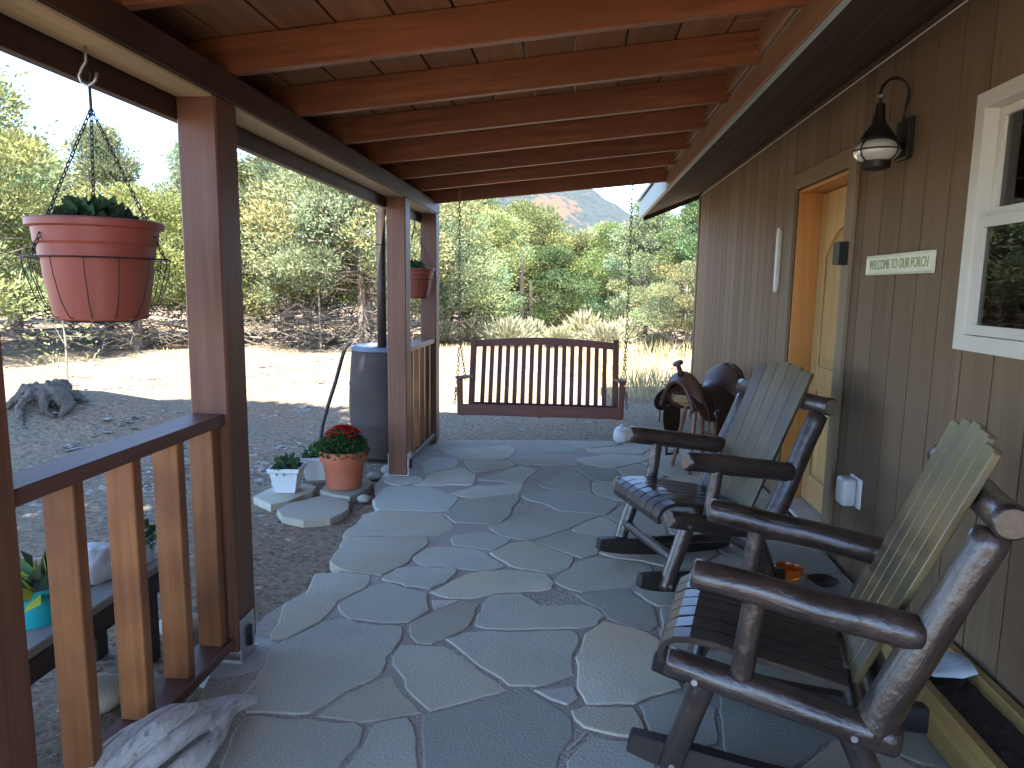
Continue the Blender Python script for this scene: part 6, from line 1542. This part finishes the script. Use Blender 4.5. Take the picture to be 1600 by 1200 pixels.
# ------------------------------------------------------------------ driftwood and stump: knotted strands melted into one body
def gnarl(name, strands, mat, voxel, parent=None, M=None, rough=0.02, soft=2):
    m = MB()
    for path, rad in strands:
        P = [V(p) for p in path]
        fine, fr_ = [], []
        for i in range(len(P) - 1):
            for k in range(5):
                t = k / 5
                p = [P[max(0, i - 1)], P[i], P[i + 1], P[min(len(P) - 1, i + 2)]]
                q = 0.5 * ((2 * p[1]) + (p[2] - p[0]) * t + (2 * p[0] - 5 * p[1] + 4 * p[2] - p[3]) * t * t + (3 * p[1] - p[0] - 3 * p[2] + p[3]) * t ** 3)
                fine.append(q); fr_.append(rad[i] + (rad[i + 1] - rad[i]) * t)
        fine.append(P[-1]); fr_.append(rad[-1])
        m.tube(fine, fr_, 12)
    o = m.build(name, mat, parent, M)
    r = o.modifiers.new('melt', 'REMESH'); r.mode = 'VOXEL'; r.voxel_size = voxel; r.use_smooth_shade = True
    if soft:
        s = o.modifiers.new('smooth', 'SMOOTH'); s.factor = 0.5; s.iterations = soft
    tx = bpy.data.textures.new(name + '_relief', 'CLOUDS'); tx.noise_scale = 0.05; tx.noise_depth = 3
    d = o.modifiers.new('relief', 'DISPLACE'); d.texture = tx; d.strength = rough; d.texture_coords = 'LOCAL'; d.mid_level = 0.5
    return o


st_ = []
rs = random.Random(4)
for k in range(6):
    f = k / 5 - 0.5
    h = 0.128 - 0.28 * f * f + rs.uniform(-0.006, 0.016)
    st_.append(([(-1.270 + f * 0.20, 1.50, h * 0.45), (-1.225 + f * 0.235, 1.62, h * 0.9), (-1.185 + f * 0.24 + rs.uniform(-.006, .006), 1.74, h + 0.012), (-1.155 + f * 0.21 + rs.uniform(-.006, .006), 1.85, h),
                 (-1.130 + f * 0.14, 1.93, 0.080 - 0.05 * f * f), (-1.108 + f * 0.08, 1.99, 0.062), (-1.085 + f * 0.06, 2.05, 0.045), (-1.06 + f * 0.05, 2.10, 0.028)],
                [0.020, 0.025, 0.026 + 0.005 * rs.random(), 0.025 + 0.004 * rs.random(), 0.024, 0.024, 0.020, 0.012]))
st_.append(([(-1.045, 1.66, 0.03), (-1.03, 1.76, 0.055), (-1.04, 1.84, 0.065), (-1.075, 1.90, 0.062), (-1.11, 1.88, 0.06)], [0.012, 0.016, 0.018, 0.018, 0.016]))
o = gnarl('driftwood', st_, M_DRIFT, 0.0042, rough=0.004, soft=0)
tag(o, 'pale twisted knot of driftwood on the flagstones by the near railing', 'driftwood')

cx, cy = -4.88, 5.98
g0 = gz(cx, cy) - 0.05
sts = []
rs = random.Random(12)
for k in range(11):                                # roots
    a = k * 2 * math.pi / 11 + rs.uniform(-0.3, 0.3)
    L = rs.choice((0.24, 0.30, 0.36, 0.50)) * rs.uniform(0.8, 1.2)
    c, s = math.cos(a), math.sin(a)
    a2 = a + rs.uniform(-0.5, 0.5)
    far = (cx + L * math.cos(a2), cy + L * math.sin(a2))
    md_ = (cx + 0.26 * c, cy + 0.26 * s)
    sts.append(([(cx + 0.04 * c, cy + 0.04 * s, g0 + 0.10), (cx + 0.15 * c, cy + 0.15 * s, g0 + rs.uniform(0.06, 0.18)), (*md_, gz(*md_) + rs.uniform(0.01, 0.07)), (*far, gz(*far) + rs.uniform(-0.04, 0.02))],
                [rs.uniform(0.07, 0.11), rs.uniform(0.035, 0.075), rs.uniform(0.02, 0.045), 0.012]))
for k in range(9):                                 # jagged broken top
    a = rs.uniform(0, 6.28); q = rs.uniform(0, 0.15)
    x_, y_ = cx + q * math.cos(a) - 0.03, cy + q * math.sin(a)
    sts.append(([(x_, y_, g0 + 0.02), (x_ + rs.uniform(-.03, .03), y_, g0 + 0.15), (x_ + rs.uniform(-.06, .06), y_ + rs.uniform(-.05, .05), g0 + rs.uniform(0.10, 0.26))], [0.06, 0.045, rs.uniform(0.006, 0.02)]))
o = gnarl('tree_stump', sts, M_STUMP, 0.012, rough=0.07, soft=1)
tag(o, 'grey weathered tree stump with splayed roots on the bank at left', 'stump')


# ------------------------------------------------------------------ trees
def crown_mesh(seed, R, H, n_cl, n_sp, leaf, style, z0=0.0):
    """foliage of one tree as sprays gathered into clumps; also returns clump centres for the limbs"""
    rg = np.random.default_rng(seed)
    cs = []
    while len(cs) < n_cl:
        u = rg.uniform(0, 1)
        if style == 'pinyon':
            prof = (1 - u) ** 0.75 * min(1, (u + 0.10) * 5.0)
        else:
            prof = math.sqrt(max(0.0, 1 - (2 * u - 0.86) ** 2 * 0.80)) * (1 - 0.25 * u)
        a = rg.uniform(0, 2 * math.pi)
        q = rg.uniform(0.25, 1.0) ** 0.5
        lump = 1 + 0.25 * math.sin(3 * a + seed) + 0.16 * math.sin(5 * a + 7 * u)
        cs.append((R * prof * q * lump * math.cos(a), R * prof * q * lump * math.sin(a), H * (0.10 + 0.90 * u)))
    cs = np.array(cs) + np.array([0, 0, z0])
    B, D, T, Ln = [], [], [], []
    for c in cs:
        k = int(n_sp * rg.uniform(0.6, 1.4))
        r = rg.uniform(0.30, 0.62) * R / 1.9
        p = rg.normal(size=(k, 3)); p /= np.linalg.norm(p, axis=1, keepdims=True)
        p = p * rg.uniform(0.25, 1.0, (k, 1)) ** 0.6 * np.array([r, r, r * 0.62])
        out = c * np.array([1, 1, 0]); out = out / (np.linalg.norm(out) + 1e-6)
        d = p / (np.linalg.norm(p, axis=1, keepdims=True) + 1e-6) * 0.8 + out * 0.35 + np.array([0, 0, 0.55]) + rg.normal(size=(k, 3)) * 0.5
        B.append(c + p); D.append(d)
        tone = rg.uniform(0.62, 1.35); warm = rg.normal() * 0.10
        t = tone * rg.uniform(0.7, 1.3, (k, 1)) * np.array([[1 + warm, 1.0, 1 - warm]])
        T.append(t); Ln.append(leaf * rg.uniform(0.6, 1.4, k))
    B, D, T, Ln = np.concatenate(B), np.concatenate(D), np.concatenate(T), np.concatenate(Ln)
    return leaf_mesh('crown', B, D, Ln, Ln * rg.uniform(0.26, 0.42, len(Ln)), T, fold=0.1), cs


def trunk_mesh(seed, H, cs, r0, lean=0.25, twigs=40, R=1.8, forks=3):
    rs = random.Random(seed)
    m = MB()
    hubs = []
    for k in range(forks):
        a = rs.uniform(0, 6.28)
        sp = lean * rs.uniform(0.5, 1.3) * R
        p = [(0, 0, -0.3), (0.03 * math.cos(a), 0.03 * math.sin(a), 0.12 * H * rs.uniform(0.4, 1)), (sp * 0.45 * math.cos(a), sp * 0.45 * math.sin(a), 0.38 * H), (sp * math.cos(a + 0.4), sp * math.sin(a + 0.4), 0.80 * H)]
        q = []
        for i in range(3):
            for t in (0, 0.33, 0.66):
                w = V(p[i]).lerp(V(p[i + 1]), t); q.append(w + V((mnoise.noise(w * 2 + V((seed, 0, 0))), mnoise.noise(w * 2 + V((0, seed, 0))), 0)) * 0.08 * min(1, max(0, w.z)))
        q.append(V(p[3]))
        n = len(q)
        m.tube(q, [r0 * (1 - 0.85 * i / (n - 1)) * (1.25 if i == 0 else 1) for i in range(n)], 9)
        hubs += q[2:]
    cl = sorted(range(len(cs)), key=lambda i: rs.random())
    for i in cl[:34]:
        c = V(cs[i])
        h = min(hubs, key=lambda b: (b - c).length + (1.5 if b.z > c.z else 0))
        midp = h.lerp(c, 0.5) + V((rs.uniform(-.1, .1), rs.uniform(-.1, .1), -0.08 * (c - h).length))
        m.tube([h, midp, c], [r0 * 0.26, r0 * 0.15, r0 * 0.05], 6)
    for i in range(twigs):
        h = rs.choice(hubs)
        z = rs.uniform(0.08, 0.45) * H
        a = rs.uniform(0, 6.28); L = rs.uniform(0.4, 1.0) * R * 0.75
        b = V((0, 0, z)) + V((math.cos(a), math.sin(a), 0)) * 0.06
        e = b + V((math.cos(a + rs.uniform(-.4, .4)) * L, math.sin(a + rs.uniform(-.4, .4)) * L, rs.uniform(-0.3, 0.25) * L))
        mm = b.lerp(e, 0.5) + V((rs.uniform(-.1, .1), rs.uniform(-.1, .1), rs.uniform(-.05, .12))) * L
        m.tube([b, mm, e], [0.016, 0.011, 0.004], 5)
        for _ in range(3):
            s_ = b.lerp(e, rs.uniform(0.4, 0.95)); d_ = V((rs.uniform(-1, 1), rs.uniform(-1, 1), rs.uniform(-.7, .5))) * L * 0.35
            m.tube([s_, s_ + d_], [0.007, 0.003], 4)
    me = bpy.data.meshes.new('trunk')
    me.from_pydata(m.v, [], m.f)
    me.polygons.foreach_set('use_smooth', np.ones(len(me.polygons), dtype=bool))
    return me


PROTO = {}
for key, seed, R, H, ncl, nsp, leaf, style, fol, r0, forks, tw, z0 in (
        ('juniper', 3, 2.0, 3.9, 150, 430, 0.080, 'juniper', M_FOL_J, 0.15, 4, 90, 0.35),
        ('juniper_open', 7, 2.2, 3.1, 120, 430, 0.080, 'juniper', M_FOL_J, 0.15, 5, 70, 1.05),
        ('pinyon', 12, 1.7, 4.6, 150, 400, 0.075, 'pinyon', M_FOL_P, 0.13, 1, 50, 0.2),
        ('pinyon_wide', 19, 2.0, 4.0, 150, 400, 0.075, 'pinyon', M_FOL_P, 0.13, 2, 60, 0.2),
        ('dark', 25, 1.9, 3.0, 130, 400, 0.075, 'juniper', M_FOL_D, 0.11, 2, 20, 0.0)):
    cm, cs = crown_mesh(seed, R, H, ncl, nsp, leaf, style, z0)
    H += z0
    cm.materials.append(fol)
    tm = trunk_mesh(seed, H, cs, r0, R=R, twigs=tw, forks=forks)
    tm.materials.append(M_BARK)
    PROTO[key] = (cm, tm)


def tree(key, label, x, y, s, rot, sz=1.0, name='juniper_tree', dz=0.0, group='trees round the clearing'):
    t = thing(name, label, 'tree', (x, y, gz(x, y)), group, rot)
    cm, tm = PROTO[key]
    M = WM[t.name] @ Matrix.Translation((0, 0, dz)) @ Matrix.Diagonal((s, s, s * sz, 1))
    link('crown', cm, None, t, M)
    link('trunk', tm, None, t, M)
    return t


TREES = [
    ('juniper', 'big yellow-green juniper at the left edge behind the hanging pot', -11.4, 11.6, 1.25, 0.3, 1.0, 'juniper_tree'),
    ('pinyon', 'tall pale pine whose top shows right of the hanging pot chains', -11.2, 16.0, 1.02, 1.0, 1.0, 'pinyon_pine'),
    ('juniper_open', 'low juniper behind the hanging pot and left of the near post', -9.7, 14.8, 0.92, 2.2, 0.9, 'juniper_tree'),
    ('pinyon_wide', 'broad pine right behind the near post', -9.0, 17.4, 1.05, 0.4, 1.0, 'pinyon_pine'),
    ('juniper', 'juniper with dead lower branches right of the near post', -7.1, 16.8, 1.12, 1.9, 0.95, 'juniper_tree'),
    ('juniper_open', 'spreading juniper with bare forked trunk left of the downspout', -4.75, 15.5, 1.08, 4.1, 1.0, 'juniper_tree'),
    ('pinyon_wide', 'pale pine filling the gap between the two far posts', -3.4, 18.4, 1.0, 2.6, 1.0, 'pinyon_pine'),
    ('juniper', 'pale juniper just left of the swing chain', -2.6, 21.3, 0.92, 5.2, 0.9, 'juniper_tree'),
    ('juniper_open', 'juniper behind the left half of the swing', -1.9, 24.5, 1.05, 0.9, 0.95, 'juniper_tree'),
    ('dark', 'dark green bushy pine above the middle of the swing', -0.75, 21.4, 0.88, 0.6, 0.95, 'pinyon_pine'),
    ('juniper', 'yellow-green juniper behind the dark bushy pine', 0.3, 25.0, 0.90, 3.3, 0.85, 'juniper_tree'),
    ('pinyon_wide', 'green pine right of the dark bushy one', 1.0, 21.5, 0.80, 1.3, 0.95, 'pinyon_pine'),
    ('pinyon', 'tall grey-green pine behind the right swing chain', 1.95, 19.6, 0.82, 0.2, 0.98, 'pinyon_pine'),
    ('pinyon', 'slim pine beside the house corner', 3.0, 18.0, 0.80, 2.4, 1.0, 'pinyon_pine'),
    ('juniper_open', 'juniper low beside the house corner', 2.6, 16.2, 0.55, 1.2, 0.9, 'juniper_tree'),
    ('juniper', 'far juniper low in the gap left of the hanging pot', -14.5, 17.0, 1.12, 0.0, 1.05, 'juniper_tree'),
    ('pinyon', 'far dark topped pine left of the near post', -13.2, 23.5, 1.25, 0.7, 1.0, 'pinyon_pine'),
    ('juniper', 'second row juniper seen over the broad pine', -11.6, 24.0, 0.95, 3.0, 1.0, 'juniper_tree'),
    ('pinyon', 'second row pine with bluish top right of the near post', -9.6, 24.5, 1.42, 5.0, 1.0, 'pinyon_pine'),
    ('pinyon_wide', 'second row pine above the spreading juniper', -6.2, 23.0, 1.15, 4.4, 1.05, 'pinyon_pine'),
    ('juniper', 'second row juniper behind the downspout', -4.6, 24.0, 1.05, 4.7, 1.0, 'juniper_tree'),
    ('pinyon', 'back row pine left of the swing', -4.0, 29.0, 1.10, 1.1, 1.0, 'pinyon_pine'),
    ('juniper_open', 'back row juniper over the swing, left of the red cliff', -2.6, 31.0, 0.95, 2.1, 1.0, 'juniper_tree'),
    ('pinyon_wide', 'back row pine below the grey hill', 1.2, 31.0, 0.95, 3.9, 1.0, 'pinyon_pine'),
    ('juniper', 'back row juniper between swing chain and house', 4.2, 27.0, 0.95, 0.5, 1.0, 'juniper_tree'),
    ('juniper', 'back row juniper at far left', -18.5, 22.0, 1.1, 2.5, 1.0, 'juniper_tree'),
]
for a in TREES:
    key, lab, x, y, s, rot, sz, nm = a
    tree(key, lab, x, y, s, rot, sz, nm)
# unseen tree added beside the viewer to shade the yard left of the porch
cm, cs = crown_mesh(61, 2.3, 4.6, 240, 260, 0.17, 'juniper', z0=3.3)
cm.materials.append(M_FOL_P)
tm = trunk_mesh(61, 6.5, cs, 0.17, R=1.2, twigs=0, forks=2)
tm.materials.append(M_BARK)
PROTO['tall'] = (cm, tm)
tree('tall', 'unseen tall pine added to shade the yard, outside the left edge of the picture', -2.75, 0.45, 1.12, 0.5, 1.0, 'pinyon_pine')

# dead standing trunk, garden stake, little sapling
sn = MB()
x, y = -1.55, 20.3
sn.tube([(x, y, gz(x, y) - 0.1), (x + 0.02, y, 0.9), (x - 0.02, y, 1.9), (x + 0.01, y, 2.45)], [0.10, 0.08, 0.06, 0.02], 8)
sn.tube([(x, y, 1.4), (x - 0.25, y, 1.75)], [0.03, 0.01], 5); sn.tube([(x, y, 1.7), (x + 0.22, y, 2.0)], [0.03, 0.01], 5)
sn.tube([(x + 0.30, y, gz(x, y) - 0.1), (x + 0.27, y, 0.8), (x + 0.25, y, 1.6)], [0.09, 0.07, 0.04], 8)
tag(sn.build('dead_snag', M_DARKTR, smooth=True), 'dark dead trunks standing above the left half of the swing', 'dead tree')
x, y = -5.45, 14.6
sk = MB(); sk.tube([(x, y, -0.1), (x - 0.01, y, 1.0), (x - 0.05, y, 1.75)], [0.022, 0.02, 0.016], 7)
tag(sk.build('wooden_stake', M_TWIG), 'thin pale stake in front of the spreading juniper', 'stake')
x, y = -5.6, 7.2
sp = thing('sapling', 'thin bare sapling behind the stump at the left edge', 'sapling', (x, y, gz(x, y)))
m = MB(); m.tube([(x, y, gz(x, y) - 0.05), (x + 0.02, y, 0.7), (x - 0.01, y, 1.35)], [0.014, 0.011, 0.004], 6)
rs = random.Random(2)
for k in range(12):
    z = rs.uniform(0.3, 1.3); a = rs.uniform(0, 6.28); L = rs.uniform(0.2, 0.45)
    m.tube([(x, y, z), (x + L * math.cos(a), y + L * math.sin(a), z + rs.uniform(-0.05, 0.2))], [0.006, 0.002], 4)
m.build('stem', M_BARK, sp)
tuft('leaves', M_FOL_J, sp, (x, y, 0.45), 160, 0.42, 0.85, 0.06, 0.02, 44, flat=0.1)


# dead branches heaped under the junipers
def brush(label, x0, x1, y0, y1, n, seed, hgt=0.5):
    rs = random.Random(seed)
    m = MB()
    for k in range(n):
        x, y = rs.uniform(x0, x1), rs.uniform(y0, y1)
        L = rs.uniform(0.4, 1.5); a = rs.uniform(0, 6.28)
        z = gz(x, y) + rs.uniform(0.0, hgt) * rs.random()
        b = V((x, y, z)); e = b + V((math.cos(a) * L, math.sin(a) * L, rs.uniform(-0.1, 0.55) * L))
        mm = b.lerp(e, 0.5) + V((rs.uniform(-.15, .15), rs.uniform(-.15, .15), rs.uniform(-.05, .15))) * L
        r = rs.uniform(0.008, 0.024)
        m.tube([b, mm, e], [r, r * 0.7, r * 0.25], 5)
        for _ in range(2):
            s_ = mm.lerp(e, rs.random()); m.tube([s_, s_ + V((rs.uniform(-1, 1), rs.uniform(-1, 1), rs.uniform(-.3, .7))) * L * 0.3], [r * 0.4, 0.003], 4)
    o = m.build('brush_pile', M_TWIG, kind='stuff')
    tag(o, label, 'dead branches')


brush('tangle of grey dead branches under the junipers between the posts', -9.0, -4.0, 15.0, 17.4, 330, 1, 0.8)
brush('dead branches scattered under the junipers at far left', -13.5, -9.2, 13.4, 16.8, 150, 2, 0.5)
brush('dead branches on the ground behind the swing', -3.2, 3.2, 18.4, 21.0, 110, 3, 0.3)


# sagebrush and dry grass
def bush_mesh(seed, n, rad, h, leaf):
    rg = np.random.default_rng(seed)
    a = rg.uniform(0, 6.283, n); q = rg.uniform(0, 1, n) ** 0.6
    top = np.stack([np.cos(a) * q * rad, np.sin(a) * q * rad, h * np.sqrt(1 - 0.8 * q * q) * rg.uniform(0.6, 1.05, n)], 1)
    t = rg.uniform(0.25, 0.92, (n, 1))
    b = top * t
    d = top * np.array([1, 1, 1.3]) + rg.normal(size=(n, 3)) * 0.15
    tint = rg.uniform(0.7, 1.25, (n, 1)) * np.array([[1, 1, 1]]) * (1 + rg.normal(size=(n, 3)) * 0.06)
    return leaf_mesh('shrub', b, d, leaf * rg.uniform(0.6, 1.4, n), leaf * 0.16 * rg.uniform(0.7, 1.4, n), tint)


BUSH = [bush_mesh(51, 1500, 0.55, 0.75, 0.20), bush_mesh(52, 1500, 0.7, 0.62, 0.20)]
for b in BUSH:
    b.materials.append(M_FOL_S)
sages = [(-2.55, 18.4, 1.0, 'leftmost pale sagebrush beside the swing chain'), (-1.7, 17.8, 1.15, 'large pale sagebrush above the left end of the swing'), (-1.15, 18.6, 0.9, 'pale sagebrush under the dead trunks'),
         (-0.35, 17.5, 0.8, 'small pale sagebrush in front of the dark pine'), (0.25, 18.2, 1.1, 'pale sagebrush right of the dark pine'), (0.75, 17.6, 0.95, 'pale sagebrush above the right end of the swing'),
         (1.3, 18.5, 0.9, 'pale sagebrush near the right swing chain'), (2.1, 17.2, 0.7, 'low sagebrush toward the house corner'), (-3.3, 17.6, 0.8, 'pale sagebrush between the far posts')]
for i, (x, y, s, lab) in enumerate(sages):
    o = link('sagebrush', BUSH[i % 2], None, None, Matrix.Translation((x, y, gz(x, y) - 0.02)) @ Matrix.Rotation(i * 1.3, 4, 'Z') @ Matrix.Diagonal((s, s, s, 1)))
    tag(o, lab, 'shrub', 'pale sagebrush behind the swing')

rg = np.random.default_rng(77)


def grass(label, spots, leaf, mat, seed):
    rg = np.random.default_rng(seed)
    B, D = [], []
    for (x, y, r, n) in spots:
        p = rg.normal(size=(n, 2)) * r
        for q in p:
            B.append((x + q[0], y + q[1], gz(x + q[0], y + q[1])))
            D.append((rg.normal() * 0.28 + q[0] * 0.4, rg.normal() * 0.28 + q[1] * 0.4, 1))
    B, D = np.array(B), np.array(D)
    n = len(B)
    me = leaf_mesh('dry_grass', B, D, leaf * rg.uniform(0.4, 1.3, n), np.full(n, 0.014), rg.uniform(0.65, 1.25, (n, 1)) * np.ones((1, 3)))
    o = link('dry_grass', me, mat, kind='stuff')
    tag(o, label, 'grass')


grass('tall dry grass growing beside the house corner', [(0.95, 9.4, 0.16, 90), (1.2, 10.2, 0.25, 120), (0.8, 11.2, 0.3, 120), (1.4, 12.4, 0.4, 160), (1.0, 14.0, 0.6, 220), (2.0, 15.0, 0.6, 250)], 0.42, M_FOL_G, 1)
sp_ = [(rg.uniform(-9, 3.5), rg.uniform(9, 18), 0.10, int(rg.uniform(6, 18))) for _ in range(170)]
grass('short dry grass scattered over the clearing', sp_, 0.13, M_FOL_G, 2)


# stones, bark chips and needles lying on the yard
def litter():
    rg = np.random.default_rng(8)
    m = MB()
    cnt = 0
    while cnt < 17000:
        y = rg.uniform(0.4, 15)
        x = rg.uniform(-9.5, 3.0)
        if cnt > 10500:
            x, y = rg.uniform(-4.2, -1.3), rg.uniform(1.0, 8.2)
        elif cnt > 3500:
            x, y = rg.uniform(-9.5, 2.5), rg.uniform(7.6, 16.5)
        if -1.45 < x < 1.6 and y < 6.6: continue
        if x > 1.3 and y < 8.8: continue
        if x < -0.9 * y - 2.0: continue
        s = (0.005 + 0.012 * rg.random() ** 3) * (1 + 0.06 * y)
        z = gz(x, y)
        a = rg.uniform(0, 6.28); e = rg.uniform(0.5, 1.2) if rg.random() < 0.5 else rg.uniform(2, 6)
        c, q = math.cos(a) * s * e, math.sin(a) * s * e
        h = s * rg.uniform(0.15, 0.5)
        m.add(([(x - c, y - q, z - 0.003), (x + q * 0.5, y - c * 0.5, z - 0.003), (x + c, y + q, z - 0.003), (x - q * 0.5, y + c * 0.5, z - 0.003), (x + 0.2 * c, y + 0.2 * q, z + h)], [(0, 1, 4), (1, 2, 4), (2, 3, 4), (3, 0, 4)]))
        cnt += 1
    o = m.build('yard_litter', mk('litter', (0.07, 0.055, 0.042), (0.33, 0.29, 0.235), scale=(16, 16, 16), rough=0.95, bump=0, lo=0.38, hi=0.62, detail=2), kind='stuff')
    tag(o, 'stones, bark chips and twigs strewn over the yard', 'ground litter')


litter()
